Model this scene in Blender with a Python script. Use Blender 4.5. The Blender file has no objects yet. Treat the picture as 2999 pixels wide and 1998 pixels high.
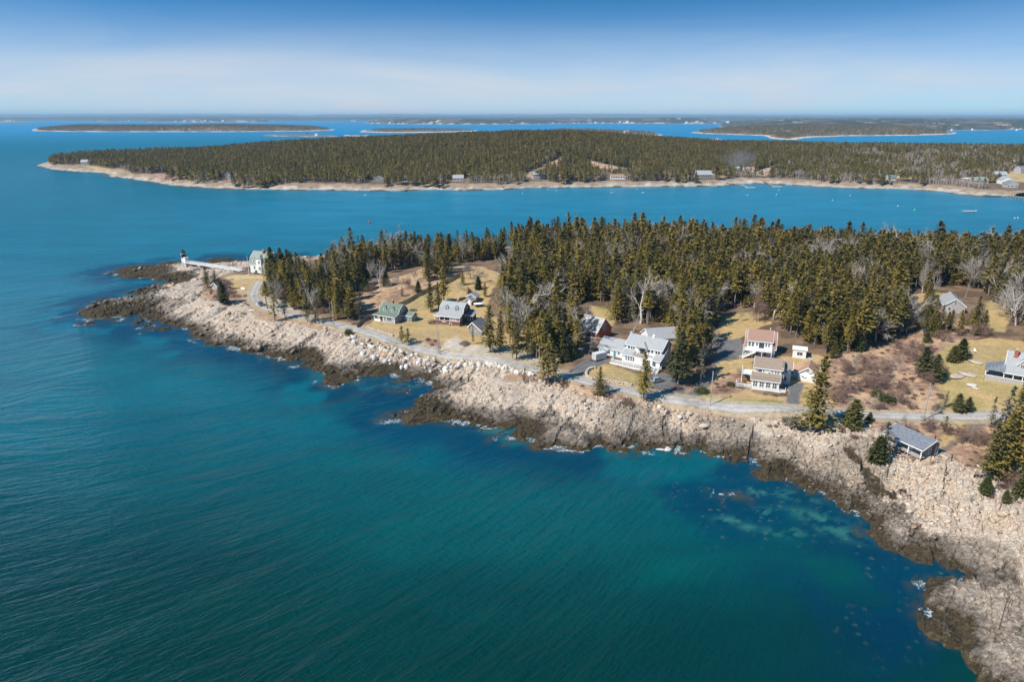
import bpy, math, random
import numpy as np
from mathutils import Vector, Matrix
R = math.radians
random.seed(7)
C = bpy.context.scene.collection
sc = bpy.context.scene
# ---------------------------------------------------------------- camera
CAM_H, PITCH = 85.0, math.atan(659/2000)
cd = bpy.data.cameras.new("camera"); cam = bpy.data.objects.new("camera", cd); C.objects.link(cam)
cam.location = (0, 0, CAM_H); cam.rotation_euler = (math.pi/2-PITCH, 0, 0)
cd.sensor_width = 36; cd.lens = 36*2000/2999; cd.clip_start = 1; cd.clip_end = 90000
sc.camera = cam
# ---------------------------------------------------------------- world and sun
SUN_EL = R(46); SUN_FROM = math.atan2(-0.83, -0.56)      # azimuth from +Y towards +X of the place the sun stands
w = bpy.data.worlds.new("World"); sc.world = w; w.use_nodes = True
nt = w.node_tree; bg = nt.nodes['Background']
sky = nt.nodes.new('ShaderNodeTexSky'); sky.sky_type = 'NISHITA'; sky.sun_disc = False
sky.sun_elevation = SUN_EL; sky.sun_rotation = SUN_FROM
sky.altitude = 0; sky.air_density = 1.0; sky.dust_density = 0.6; sky.ozone_density = 1.6
tc = nt.nodes.new('ShaderNodeTexCoord'); vm = nt.nodes.new('ShaderNodeVectorMath'); vm.operation = 'MULTIPLY'
vm.inputs[1].default_value = (1, 1, 3.4)
va = nt.nodes.new('ShaderNodeVectorMath'); va.operation = 'ADD'; va.inputs[1].default_value = (0, 0, 0.03)
nt.links.new(tc.outputs['Generated'], vm.inputs[0]); nt.links.new(vm.outputs[0], va.inputs[0]); nt.links.new(va.outputs[0], sky.inputs['Vector'])
hs = nt.nodes.new('ShaderNodeHueSaturation'); hs.inputs['Saturation'].default_value = 1.2
nt.links.new(sky.outputs[0], hs.inputs['Color'])
def wmix(mode, f, a, b):
    q = nt.nodes.new('ShaderNodeMix'); q.data_type = 'RGBA'; q.blend_type = mode
    for s_, v_ in ((q.inputs[0], f), (q.inputs[6], a), (q.inputs[7], b)):
        if hasattr(v_, 'is_linked'): nt.links.new(v_, s_)
        elif isinstance(v_, tuple): s_.default_value = v_
        else: s_.default_value = v_
    return q.outputs[2]
deep = wmix('MULTIPLY', 1.0, hs.outputs[0], (.22, .92, 1.10, 1))
sx = nt.nodes.new('ShaderNodeSeparateXYZ'); nt.links.new(tc.outputs['Generated'], sx.inputs[0])
vr = nt.nodes.new('ShaderNodeValToRGB'); nt.links.new(sx.outputs[2], vr.inputs[0]); e = vr.color_ramp.elements
vr.color_ramp.interpolation = 'B_SPLINE'
for p_ in (.04, .08, .12, .16, .2): e.new(p_)
for el, (p_, c_) in zip(sorted(e, key=lambda q: q.position), ((0, 1), (.04, .85), (.08, .46), (.12, .07), (.16, .0), (.2, 0), (.3, 0))): el.position = p_; el.color = (c_, c_, c_, 1)
cm_ = nt.nodes.new('ShaderNodeMapping'); cm_.inputs['Scale'].default_value = (1.2, 1.2, 9); cm_.inputs['Rotation'].default_value = (0, .06, 0); nt.links.new(tc.outputs['Generated'], cm_.inputs[0])
cn_ = nt.nodes.new('ShaderNodeTexNoise'); cn_.inputs['Scale'].default_value = 1.6; cn_.inputs['Detail'].default_value = 6; cn_.inputs['Roughness'].default_value = .6; cn_.inputs['Distortion'].default_value = .5; nt.links.new(cm_.outputs[0], cn_.inputs['Vector'])
ca_ = nt.nodes.new('ShaderNodeMath'); ca_.operation = 'MULTIPLY_ADD'; ca_.inputs[1].default_value = 1.5; ca_.inputs[2].default_value = .25; nt.links.new(cn_.outputs[0], ca_.inputs[0])
cb_ = nt.nodes.new('ShaderNodeMath'); cb_.operation = 'MULTIPLY'; cb_.use_clamp = True; nt.links.new(ca_.outputs[0], cb_.inputs[0]); nt.links.new(vr.outputs[0], cb_.inputs[1])
nt.links.new(wmix('MIX', cb_.outputs[0], deep, (4.3, 4.65, 5.1, 1)), bg.inputs['Color'])
bg.inputs['Strength'].default_value = 0.125
sl = bpy.data.lights.new("sun", 'SUN'); sl.energy = 5.0; sl.angle = R(0.5); sl.color = (1, 0.955, 0.89)
so = bpy.data.objects.new("sun", sl); C.objects.link(so); so.location = (-60, -40, 160)
sdir = Vector((math.sin(SUN_FROM)*math.cos(SUN_EL), math.cos(SUN_FROM)*math.cos(SUN_EL), math.sin(SUN_EL)))
so.rotation_euler = sdir.to_track_quat('Z', 'Y').to_euler()
vs = sc.view_settings; vs.view_transform = 'Standard'; vs.look = 'None'; vs.gamma = 1; vs.use_curve_mapping = False; vs.exposure = 0.3
sc.cycles.max_bounces = 5; sc.cycles.diffuse_bounces = 2; sc.cycles.glossy_bounces = 2; sc.cycles.transmission_bounces = 2
sc.cycles.transparent_max_bounces = 4; sc.cycles.volume_bounces = 0

# ---------------------------------------------------------------- noise in numpy
def h2(ix, iy, s=0):
    ix = ix.astype(np.int64); iy = iy.astype(np.int64)
    n = (ix*374761393 + iy*668265263 + s*974634777) & 0xffffffff
    n = ((n ^ (n >> 13))*1274126177) & 0xffffffff
    n = (n ^ (n >> 16)) & 0xffffffff
    n = (n*2246822519) & 0xffffffff
    return ((n ^ (n >> 15)) & 0xffffff)/float(0x1000000)
def vnoise(x, y, s=0):
    ix, iy = np.floor(x), np.floor(y); fx, fy = x-ix, y-iy
    fx = fx*fx*(3-2*fx); fy = fy*fy*(3-2*fy)
    a, b, c, d = h2(ix, iy, s), h2(ix+1, iy, s), h2(ix, iy+1, s), h2(ix+1, iy+1, s)
    return (a+(b-a)*fx)*(1-fy)+(c+(d-c)*fx)*fy
def fbm(x, y, s=0, o=4):
    r = 0; a = .5; t = 0
    for k in range(o):
        r = r+a*vnoise(x*2**k, y*2**k, s+k); t += a; a *= .5
    return r/t
def voro(x, y, s=0):
    ix, iy = np.floor(x), np.floor(y)
    f1 = np.full(x.shape, 9.); f2 = f1.copy(); rid = np.zeros(x.shape); r2 = rid.copy(); ox = rid.copy(); oy = rid.copy()
    for i in (-1, 0, 1):
        for j in (-1, 0, 1):
            cx, cy = ix+i, iy+j
            dx = cx+.1+.8*h2(cx, cy, s)-x; dy = cy+.1+.8*h2(cx, cy, s+1)-y
            d = np.hypot(dx, dy); m = d < f1
            f2 = np.where(m, f1, np.minimum(f2, d)); f1 = np.where(m, d, f1)
            rid = np.where(m, h2(cx, cy, s+2), rid); r2 = np.where(m, h2(cx, cy, s+3), r2)
            ox = np.where(m, dx, ox); oy = np.where(m, dy, oy)
    return f1, f2, rid, r2, ox, oy
def smooth(t): t = np.clip(t, 0, 1); return t*t*(3-2*t)

# ---------------------------------------------------------------- picture points to ground points
def G(u, v, z=0.0):
    a = (u-1499.5)/2000; b = -(v-999)/2000
    d = (a, math.cos(PITCH)+b*math.sin(PITCH), -math.sin(PITCH)+b*math.cos(PITCH))
    t = (z-CAM_H)/d[2]
    return d[0]*t, d[1]*t
def GP(pts, z=0.0): return np.array([G(u, v, z) for u, v in pts])
def sdist(x, y, P):
    """signed distance to a polygon, positive inside"""
    x = np.asarray(x, float); y = np.asarray(y, float)
    d = np.full(x.shape, 1e18); ins = np.zeros(x.shape, bool); n = len(P)
    for i in range(n):
        ax, ay = P[i]; bx, by = P[(i+1) % n]
        ex, ey = bx-ax, by-ay; wx, wy = x-ax, y-ay
        t = np.clip((wx*ex+wy*ey)/max(ex*ex+ey*ey, 1e-9), 0, 1)
        d = np.minimum(d, (wx-ex*t)**2+(wy-ey*t)**2)
        c = (ay > y) != (by > y)
        if ay != by: ins ^= c & (x < (bx-ax)*(y-ay)/(by-ay)+ax)
    d = np.sqrt(d)
    return np.where(ins, d, -d)
def pdist(x, y, L):
    d = np.full(np.shape(x), 1e18)
    for (ax, ay), (bx, by) in zip(L[:-1], L[1:]):
        ex, ey = bx-ax, by-ay; t = np.clip(((x-ax)*ex+(y-ay)*ey)/max(ex*ex+ey*ey, 1e-9), 0, 1)
        d = np.minimum(d, (x-ax-ex*t)**2+(y-ay-ey*t)**2)
    return np.sqrt(d)

SHORE = GP([(735,766),(700,761),(650,756),(612,760),(600,771),(560,768),(527,766),(480,768),(475,778),(440,782),(408,777),(372,783),(350,790),(334,797),(343,811),(375,816),(408,814),(456,818),(459,827),(497,829),(482,835),(440,840),(408,846),(381,859),(388,868),(349,878),(325,875),(277,884),(250,902),(236,914),(242,928),(270,931),(301,937),(349,928),(393,920),(402,930),(438,937),(497,946),(518,958),(557,967),(587,991),(607,1003),(676,1018),(750,1032),(786,1040),(815,1048),(839,1057),(880,1058),(943,1096),(985,1124),(1015,1122),(1038,1100),(1108,1102),(1168,1110),(1229,1108),(1246,1117),(1270,1134),(1284,1143),(1250,1160),(1212,1182),(1168,1211),(1180,1232),(1212,1241),(1246,1233),(1304,1235),(1331,1230),(1360,1243),(1399,1245),(1406,1260),(1474,1255),(1525,1250),(1491,1271),(1480,1280),(1520,1286),(1569,1284),(1565,1298),(1573,1313),(1644,1318),(1699,1320),(1726,1307),(1780,1316),(1848,1325),(1900,1319),(1923,1312),(1966,1321),(2028,1326),(2066,1329),(2130,1334),(2155,1344),(2193,1362),(2226,1366),(2229,1395),(2265,1399),(2283,1393),(2334,1413),(2385,1433),(2436,1448),(2498,1488),(2540,1508),(2565,1531),(2551,1567),(2578,1587),(2631,1607),(2685,1620),(2738,1632),(2783,1656),(2818,1678),(2787,1709),(2763,1745),(2763,1776),(2722,1788),(2716,1816),(2756,1870),(2787,1847),(2827,1821),(2845,1847),(2850,1874),(2894,1896),(2867,1923),(2890,1950),(2925,1968),(2916,1994),(2956,2030),(3020,2120),(3250,2250),(4300,2250),(5200,1400),(4600,900),(3700,770),(2999,748),(2800,746),(2500,745),(2200,736),(1900,728),(1600,727),(1495,731),(1400,740),(1300,736),(1200,737),(1000,746),(930,752),(870,754),(800,762)])
ISLETS = [GP(p) for p in ([(930,1119),(945,1108),(985,1103),(1030,1108),(1037,1120),(1010,1127),(985,1134),(945,1133)],
    [(130+200,797),(310,797),(310,801),(330,801)], [(222,950),(245,943),(262,945),(263,951),(240,953)],
    [(398,938),(415,932),(432,940),(425,946),(402,948)], [(402,961),(450,950),(462,948),(455,954),(408,964)], [(432,971),(500,960),(500,965),(440,975)],
    [(324,938),(345,934),(362,934),(345,944)], [(1135,1213),(1160,1214),(1165,1222),(1140,1226)], [(1157,1146),(1178,1143),(1178,1150),(1160,1152)],
    [(1450,1290),(1480,1285),(1482,1292),(1455,1296)], [(2120,1455),(2150,1450),(2160,1458),(2130,1464)], [(2720,1715),(2755,1708),(2765,1720),(2740,1733)])]
ROAD = GP([(760,822),(748,848),(742,872),(765,896),(800,908),(839,917),(900,930),(949,942),(1008,955),(1059,969),(1105,982),(1151,996),(1200,1005),(1246,1013),(1335,1028),(1420,1043),(1474,1058),(1542,1075),(1644,1096),(1695,1111),(1746,1125),(1814,1138),(1900,1153),(2000,1170),(2085,1180),(2170,1188),(2340,1200),(2467,1211),(2637,1221),(2891,1229),(3100,1232),(3400,1230)], 6.0)
def resample(L, step):
    L = np.asarray(L, float)
    for _ in range(2):
        q = [L[0]]
        for a, b in zip(L[:-1], L[1:]): q += [a*.75+b*.25, a*.25+b*.75]
        L = np.array(q+[L[-1]])
    s = np.r_[0, np.cumsum(np.hypot(*np.diff(L, axis=0).T))]
    t = np.arange(0, s[-1], step)
    return np.c_[np.interp(t, s, L[:, 0]), np.interp(t, s, L[:, 1])]
ROADR = resample(ROAD, 3.0); ROADF = resample(ROAD, 1.0)
BIGROCK = [(2120,1270,7,.9),(2280,1330,6,.8),(2260,1385,5,2.0),(2480,1400,8,1.0),(2520,1350,5,1.2),(2860,1640,6,1.2),(2860,1760,9,2.8),(2745,1830,4,1.8),(2960,1920,7,2.6),(2900,1930,4,1.6),(1850,1250,8,1.0),(1640,1270,6,1.6),(1260,1200,6,.8),(1700,1290,5,1.6),(1100,1085,4,.6),(500,905,6,1.0)]
BIGROCK = [(*G(u, v, 1.5), r, h) for u, v, r, h in BIGROCK]
KLAWN = GP([(596,868),(612,838),(650,803),(706,790),(800,790),(800,870),(780,905),(730,885),(700,880),(660,905),(620,890)], 5)
SX, SY = 0.55, 0.835                       # strike of the ledges
def shape(x, y):
    x = np.asarray(x, float); y = np.asarray(y, float)
    q1 = voro((x*SY-y*SX)/3.5, (x*SX+y*SY)/7, 501); q2 = voro((x*SY-y*SX)/1.3, (x*SX+y*SY)/2.4, 511)
    wx = x+4.4*(fbm(x/7, y/7, 11, 3)-.5)+2.6*(q1[2]-.5)+1.1*(q2[2]-.5); wy = y+4.4*(fbm(x/7, y/7, 31, 3)-.5)+2.6*(q1[3]-.5)+1.1*(q2[3]-.5)
    d = sdist(wx, wy, SHORE)
    isl = np.full(x.shape, -99.)
    for P in ISLETS: isl = np.maximum(isl, sdist(wx, wy, P))
    return d, isl
def lie(x, y, d):
    """the smooth lie of the land"""
    far = smooth((y-300)/60)*smooth((-60-x)/60)
    top = 6.0-1.6*far
    z = np.where(d < 0, d*.22, top*(.45*smooth((d+3)/31)+.55*np.clip((d+1)/26,0,1)**.85)-.15)
    z = z+2.6*smooth((d-45)/60)+4.5*np.exp(-((x-70)/110)**2-((y-400)/55)**2)*smooth((d-10)/25)+smooth((d-25)/60)*(2.4*fbm(x/70, y/70, 5, 3)-.7+smooth((x-100)/120)*1.5)
    return z
def height(x, y, rough=True, full=False):
    x = np.asarray(x, float); y = np.asarray(y, float)
    d, isl = shape(x, y)
    z = lie(x, y, d)
    rock = smooth((25+9*smooth((x-70)/30)+16*smooth((-105-x)/30)*smooth(-sdist(x, y, KLAWN)/3)-d)/6)*smooth((d+9)/5)
    rd = pdist(x, y, ROADR)
    rock = rock*smooth((rd-3.4)/3.5)*(1-((x > -95) & (x < 260) & (y > np.interp(x, ROADR[14:, 0], ROADR[14:, 1])+1)))
    inl = smooth((d-24)/8)*smooth((rd-4)/5)
    if rough:
        for bx, by, br, bh in BIGROCK:
            q = np.hypot((x-bx), (y-by))/br
            if np.any(q < 1): z = z+.55*bh*smooth(1.15-q)*rock
        n = x*SY-y*SX; s = x*SX+y*SY
        n = n+1.3*(fbm(x/9, y/9, 77, 2)-.5)
        f1, f2, ra, rb, ox, oy = voro(n/5.2, s/14., 3)
        slab = smooth((fbm(x/13, y/13, 401, 2)-.46)/.1)
        big = (ra-.45)*1.15+(rb-.5)*1.7*ox+(ra-.5)*1.2*oy-.3*smooth(1-(f2-f1)/.1)
        f1, f2, ra, rb, ox, oy = voro(n/1.7+7, s/3.1, 13)
        mid = (ra-.5)*.75+(rb-.5)*1.3*ox+(ra-.5)*.9*oy-.28*smooth(1-(f2-f1)/.16)
        f1, f2, ra, rb, ox, oy = voro(n/.8+3, s/1.15, 23)
        sm = (ra-.5)*.34+(rb-.5)*.5*ox-.12*smooth(1-(f2-f1)/.2)
        beach = smooth((x-38)/16)*smooth((165-y)/25)*.0+smooth(1-np.hypot((x-72)/34, (y-140)/18))
        k = 1-.75*beach
        z = z+rock*(k*(big*1.0+mid*.95*(1-.82*slab))+sm*(1-.75*slab))*(.35+.65*smooth((d+6)/8))
        z = z+inl*(.25*(fbm(x/3, y/3, 9, 3)-.5))
        isz = -1.3+1.9*smooth((isl+1.0)/2.4)+.5*mid+.35*big+.6*sm
        z = np.where(isl > -3, np.maximum(z, isz), z)
    if full: return z, d, isl, rock, rd
    return z
def ground(u, v, z=6.0):
    for _ in range(6):
        x, y = G(u, v, z); z = float(height(np.array([x]), np.array([y]), False)[0])
    return x, y, z
def hz(x, y, rough=True): return float(height(np.array([x]), np.array([y]), rough)[0])

# ---------------------------------------------------------------- materials
def new_mat(name):
    m = bpy.data.materials.new(name); m.use_nodes = True
    return m, m.node_tree, m.node_tree.nodes['Principled BSDF']
def N(nt, t, **k):
    n = nt.nodes.new(t)
    for a, b in k.items():
        if a.startswith('i_'): n.inputs[int(a[2:])].default_value = b
        else: setattr(n, a, b)
    return n
def ramp(nt, stops, src=None):
    r = nt.nodes.new('ShaderNodeValToRGB'); e = r.color_ramp.elements
    while len(e) < len(stops): e.new(.5)
    for el, (p, c) in zip(e, stops): el.position = p; el.color = (*c, 1) if len(c) == 3 else c
    if src: nt.links.new(src, r.inputs[0])
    return r
def mixc(nt, f, a, b, mode='MIX'):
    m = nt.nodes.new('ShaderNodeMix'); m.data_type = 'RGBA'; m.blend_type = mode
    for s, v in ((m.inputs[0], f), (m.inputs[6], a), (m.inputs[7], b)):
        if hasattr(v, 'is_linked'): nt.links.new(v, s)
        elif isinstance(v, tuple): s.default_value = (*v, 1)
        else: s.default_value = v
    return m.outputs[2]
def noise(nt, vec, scale, detail=3, rough=.55, dist=0):
    n = nt.nodes.new('ShaderNodeTexNoise'); n.inputs['Scale'].default_value = scale; n.inputs['Detail'].default_value = detail
    n.inputs['Roughness'].default_value = rough; n.inputs['Distortion'].default_value = dist
    if vec is not None: nt.links.new(vec, n.inputs['Vector'])
    return n
def paint(name, col, rough=.6, var=.12, scale=3., bump=0., metal=0., spec=.4, streak=None):
    """painted or plain surface with faint wear"""
    m, nt, b = new_mat(name); tc = nt.nodes.new('ShaderNodeTexCoord'); vec = tc.outputs['Object']
    if streak:
        mp = nt.nodes.new('ShaderNodeMapping'); mp.inputs['Scale'].default_value = streak; nt.links.new(vec, mp.inputs[0]); vec = mp.outputs[0]
    n = noise(nt, vec, scale, 5, .65)
    lo = tuple(c*(1-var*1.6) for c in col); hi = tuple(min(1, c*(1+var)) for c in col)
    r = ramp(nt, [(.3, lo), (.7, hi)], n.outputs[0])
    nt.links.new(r.outputs[0], b.inputs['Base Color'])
    b.inputs['Roughness'].default_value = rough; b.inputs['Metallic'].default_value = metal; b.inputs['Specular IOR Level'].default_value = spec
    if bump:
        bp = nt.nodes.new('ShaderNodeBump'); bp.inputs['Distance'].default_value = bump; nt.links.new(n.outputs[0], bp.inputs['Height']); nt.links.new(bp.outputs[0], b.inputs['Normal'])
    return m
def boards(name, col, pitch=.16, dark=.72, axis=2, rough=.7, var=.15):
    """clapboard, shingle or plank courses"""
    m, nt, b = new_mat(name); tc = nt.nodes.new('ShaderNodeTexCoord')
    sp = nt.nodes.new('ShaderNodeSeparateXYZ'); nt.links.new(tc.outputs['Object'], sp.inputs[0])
    mm = N(nt, 'ShaderNodeMath', operation='DIVIDE'); nt.links.new(sp.outputs[axis], mm.inputs[0]); mm.inputs[1].default_value = pitch
    fr = N(nt, 'ShaderNodeMath', operation='FRACT'); nt.links.new(mm.outputs[0], fr.inputs[0])
    n = noise(nt, tc.outputs['Object'], 2.2, 5, .65)
    lo = tuple(c*(1-var*1.5) for c in col); hi = tuple(min(1, c*(1+var)) for c in col)
    r = ramp(nt, [(.3, lo), (.7, hi)], n.outputs[0])
    r2 = ramp(nt, [(0, (dark,)*3), (.16, (1, 1, 1)), (1, (1, 1, 1))], fr.outputs[0])
    nt.links.new(mixc(nt, 1.0, r.outputs[0], r2.outputs[0], 'MULTIPLY'), b.inputs['Base Color'])
    bp = nt.nodes.new('ShaderNodeBump'); bp.inputs['Distance'].default_value = .03; nt.links.new(fr.outputs[0], bp.inputs['Height']); nt.links.new(bp.outputs[0], b.inputs['Normal'])
    b.inputs['Roughness'].default_value = rough
    return m
def foliage(name, stops, hue=.0):
    m, nt, b = new_mat(name)
    oi = nt.nodes.new('ShaderNodeObjectInfo'); g = nt.nodes.new('ShaderNodeNewGeometry'); tc = nt.nodes.new('ShaderNodeTexCoord')
    n = noise(nt, g.outputs['Position'], .9, 3, .6)
    a = N(nt, 'ShaderNodeMath', operation='MULTIPLY_ADD'); nt.links.new(oi.outputs['Random'], a.inputs[0]); a.inputs[1].default_value = .62
    s = N(nt, 'ShaderNodeMath', operation='MULTIPLY_ADD'); nt.links.new(n.outputs[0], s.inputs[0]); s.inputs[1].default_value = .9; s.inputs[2].default_value = -.27
    nt.links.new(s.outputs[0], a.inputs[2])
    r = ramp(nt, stops, a.outputs[0])
    nt.links.new(r.outputs[0], b.inputs['Base Color']); b.inputs['Roughness'].default_value = .75; b.inputs['Specular IOR Level'].default_value = .25
    return m
M = {}
M['needles'] = foliage('spruce_needles', [(0, (.06, .056, .016)), (.3, (.12, .098, .022)), (.55, (.18, .136, .024)), (.8, (.25, .18, .034)), (1, (.32, .235, .10))])
M['needles_dark'] = foliage('dark_spruce_needles', [(0, (.028, .035, .014)), (.5, (.065, .068, .024)), (1, (.125, .115, .04))])
M['needles_young'] = foliage('young_spruce_needles', [(0, (.03, .04, .012)), (.5, (.075, .078, .018)), (1, (.14, .125, .035))])
M['needles_grey'] = foliage('lichen_needles', [(0, (.06, .055, .035)), (.5, (.15, .13, .085)), (1, (.24, .21, .15))])
M['twigs'] = foliage('bare_twigs', [(0, (.15, .11, .085)), (.5, (.27, .21, .17)), (1, (.38, .31, .26))])
M['brush'] = foliage('brush_twigs', [(0, (.13, .075, .055)), (.5, (.22, .13, .10)), (1, (.33, .22, .16))])
M['evergreen_bush'] = foliage('bush_leaves', [(0, (.03, .04, .01)), (.5, (.075, .085, .02)), (1, (.13, .12, .03))])
M['bark'] = paint('grey_bark', (.23, .19, .16), .9, .4, 4, streak=(1, 1, .25))
M['birch'] = paint('birch_bark', (.55, .50, .44), .8, .25, 3, streak=(1, 1, .4))
M['dead'] = paint('dead_wood', (.36, .31, .26), .9, .3, 3)

def mesh_np(name, verts, faces, mat=None, smooth_=False, attrs=None, mats=None, mi=None):
    me = bpy.data.meshes.new(name); verts = np.asarray(verts, np.float32); faces = np.asarray(faces, np.int32)
    k = faces.shape[1]
    me.vertices.add(len(verts)); me.vertices.foreach_set('co', verts.ravel())
    me.loops.add(faces.size); me.loops.foreach_set('vertex_index', faces.ravel())
    me.polygons.add(len(faces)); me.polygons.foreach_set('loop_start', np.arange(0, faces.size, k, dtype=np.int32))
    if smooth_: me.polygons.foreach_set('use_smooth', np.ones(len(faces), bool))
    for m in (mats or ([mat] if mat else [])): me.materials.append(m)
    if mi is not None: me.polygons.foreach_set('material_index', np.asarray(mi, np.int32))
    for an, (ty, dom, dat) in (attrs or {}).items():
        a = me.attributes.new(an, ty, dom)
        a.data.foreach_set('color' if 'COLOR' in ty else ('vector' if ty == 'FLOAT_VECTOR' else 'value'), np.asarray(dat, np.float32).ravel())
    me.update(calc_edges=True)
    return me
def link(name, me, parent=None, loc=None, rz=0):
    o = bpy.data.objects.new(name, me); C.objects.link(o)
    if parent is not None: o.parent = parent
    if loc is not None: o.location = loc
    if rz: o.rotation_euler = (0, 0, rz)
    return o
def tag(o, label=None, cat=None, group=None, kind=None):
    if label: o['label'] = label
    if cat: o['category'] = cat
    if group: o['group'] = group
    if kind: o['kind'] = kind
    return o
def thing(name, label, cat, loc=(0, 0, 0), rz=0, group=None):
    o = bpy.data.objects.new(name, None); C.objects.link(o); o.location = loc; o.rotation_euler = (0, 0, rz)
    o.empty_display_size = .5
    return tag(o, label, cat, group)
def copy_tree(o, parent=None):
    c = o.copy(); C.objects.link(c); c.parent = parent
    for ch in list(o.children): copy_tree(ch, c)
    return c
def icos():
    t = (1+5**.5)/2
    v = np.array([(-1,t,0),(1,t,0),(-1,-t,0),(1,-t,0),(0,-1,t),(0,1,t),(0,-1,-t),(0,1,-t),(t,0,-1),(t,0,1),(-t,0,-1),(-t,0,1)], float)
    f = np.array([(0,11,5),(0,5,1),(0,1,7),(0,7,10),(0,10,11),(1,5,9),(5,11,4),(11,10,2),(10,7,6),(7,1,8),(3,9,4),(3,4,2),(3,2,6),(3,6,8),(3,8,9),(4,9,5),(2,4,11),(6,2,10),(8,6,7),(9,8,1)])
    return v/np.linalg.norm(v[0]), f
IV, IF = icos()
rng = np.random.default_rng(5)

# ---------------------------------------------------------------- near land
Z6 = 6.3
zones = []          # (polygon, kind, edge softness)
def zone(kind, pts, z=Z6, soft=1.0): zones.append((GP(pts, z), kind, soft))
zone('field', [(1050,905),(1060,850),(1180,825),(1240,805),(1330,790),(1420,800),(1440,830),(1400,900),(1360,905),(1240,875),(1150,900)])
zone('lawn', [(1060,965),(1085,945),(1130,900),(1180,885),(1240,862),(1330,830),(1400,800),(1480,820),(1440,870),(1420,930),(1420,960),(1440,1015),(1420,1030),(1330,1015),(1240,1000),(1150,985)])
zone('sand', [(1260,1018),(1310,990),(1340,985),(1380,1010),(1440,1010),(1500,1010),(1540,1025),(1590,1060),(1560,1078),(1480,1060),(1400,1040)])
zone('brush', [(1215,995),(1260,985),(1300,1000),(1290,1008),(1220,1005)])
zone('lawn', [(1410,960),(1430,930),(1500,920),(1600,940),(1640,980),(1560,1010),(1430,1005)])
zone('lawn', [(650,815),(690,795),(735,792),(790,800),(778,815),(752,840),(735,862),(700,858),(690,840),(660,825)])
zone('path', [(650,803),(685,795),(706,795),(775,803),(775,807),(720,806),(690,812),(665,818),(650,812)])
zone('brush', [(600,850),(650,815),(700,850),(735,868),(740,885),(720,905),(690,930),(640,900),(600,870)])
zone('sand', [(730,870),(748,845),(752,830),(768,815),(775,818),(765,848),(790,862),(830,880),(860,900),(930,925),(925,940),(820,925),(765,905)])
zone('lawn', [(1700,1100),(1720,1080),(1760,1060),(1800,1070),(1880,1095),(1920,1120),(1900,1150),(1780,1125)])
zone('asphalt', [(1640,1098),(1700,1060),(1755,1035),(1790,1048),(1770,1065),(1730,1080),(1700,1112)])
zone('asphalt', [(1905,1095),(1960,1090),(2010,1105),(2005,1150),(1985,1172),(1905,1150)])
zone('asphalt', [(1990,1165),(2040,1130),(2085,1075),(2100,1030),(2085,1005),(2170,1000),(2180,1045),(2120,1060),(2100,1100),(2060,1140),(2045,1180)])
zone('lawn', [(2080,1005),(2110,950),(2145,930),(2200,930),(2250,940),(2260,965),(2190,985),(2170,1003)])
zone('lawn', [(2045,1180),(2060,1145),(2090,1115),(2100,1062),(2170,1052),(2210,1050),(2210,1110),(2200,1150),(2280,1160),(2310,1165),(2300,1195),(2170,1186)])
zone('green', [(2040,1176),(2080,1158),(2130,1168),(2230,1168),(2300,1172),(2290,1192),(2170,1186)])
zone('brush', [(2075,1135),(2110,1100),(2190,1085),(2200,1130),(2160,1145),(2110,1160),(2080,1150)])
zone('lawn', [(2290,1050),(2380,1045),(2440,1060),(2430,1205),(2300,1198),(2290,1130)])
zone('asphalt', [(2305,1195),(2303,1165),(2315,1140),(2275,1120),(2360,1120),(2345,1150),(2340,1170),(2350,1199)])
zone('brush', [(2400,1205),(2410,1080),(2440,1050),(2560,1040),(2640,1020),(2700,980),(2800,960),(2880,1000),(2760,1080),(2760,1200),(2720,1222),(2500,1212)], 6.5)
zone('lawn', [(2740,1222),(2760,1160),(2720,1110),(2740,1060),(2770,1030),(2820,1020),(2900,1015),(3100,1040),(3200,1230),(2900,1228)], 7)
zone('lawn', [(2680,900),(2670,880),(2740,870),(2790,880),(2800,900),(2760,960),(2720,970)], 8)
zone('lawn', [(2880,910),(2910,890),(2960,940),(2940,990),(2890,985)], 8)
zone('lawn', [(1730,905),(1780,915),(1800,940),(1790,960),(1740,950)], 7)
zone('field', [(2000,890),(2120,890),(2110,930),(2000,930)], 8)
zone('brush', [(2400,1265),(2420,1222),(2640,1240),(2760,1240),(3100,1250),(3000,1420),(3100,1560),(2940,1500),(2860,1440),(2780,1400),(2720,1360),(2640,1350),(2560,1310),(2480,1285)], 5.5)
zone('lawn', [(2700,1330),(2740,1330),(2860,1260),(2910,1245),(2880,1240),(2790,1245),(2760,1285),(2730,1300),(2640,1345),(2680,1370),(2740,1350)], 5.5)
zone('track', [(2730,1350),(2790,1300),(2830,1262),(2850,1240),(2890,1240),(2870,1265),(2830,1285),(2790,1320),(2740,1360)], 5.5)
zone('brush', [(2200,1215),(2350,1220),(2440,1230),(2440,1290),(2380,1290),(2300,1240)])
zone('brush', [(1500,1085),(1560,1085),(1660,1115),(1720,1130),(1800,1145),(1900,1163),(1880,1185),(1790,1165),(1660,1140),(1560,1120)])
KCOL = {'field': (.40, .26, .155), 'lawn': (.45, .315, .145), 'green': (.22, .22, .07), 'sand': (.47, .41, .33), 'path': (.52, .39, .22), 'brush': (.33, .205, .14), 'asphalt': (.15, .145, .145), 'track': (.20, .155, .12)}
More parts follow.
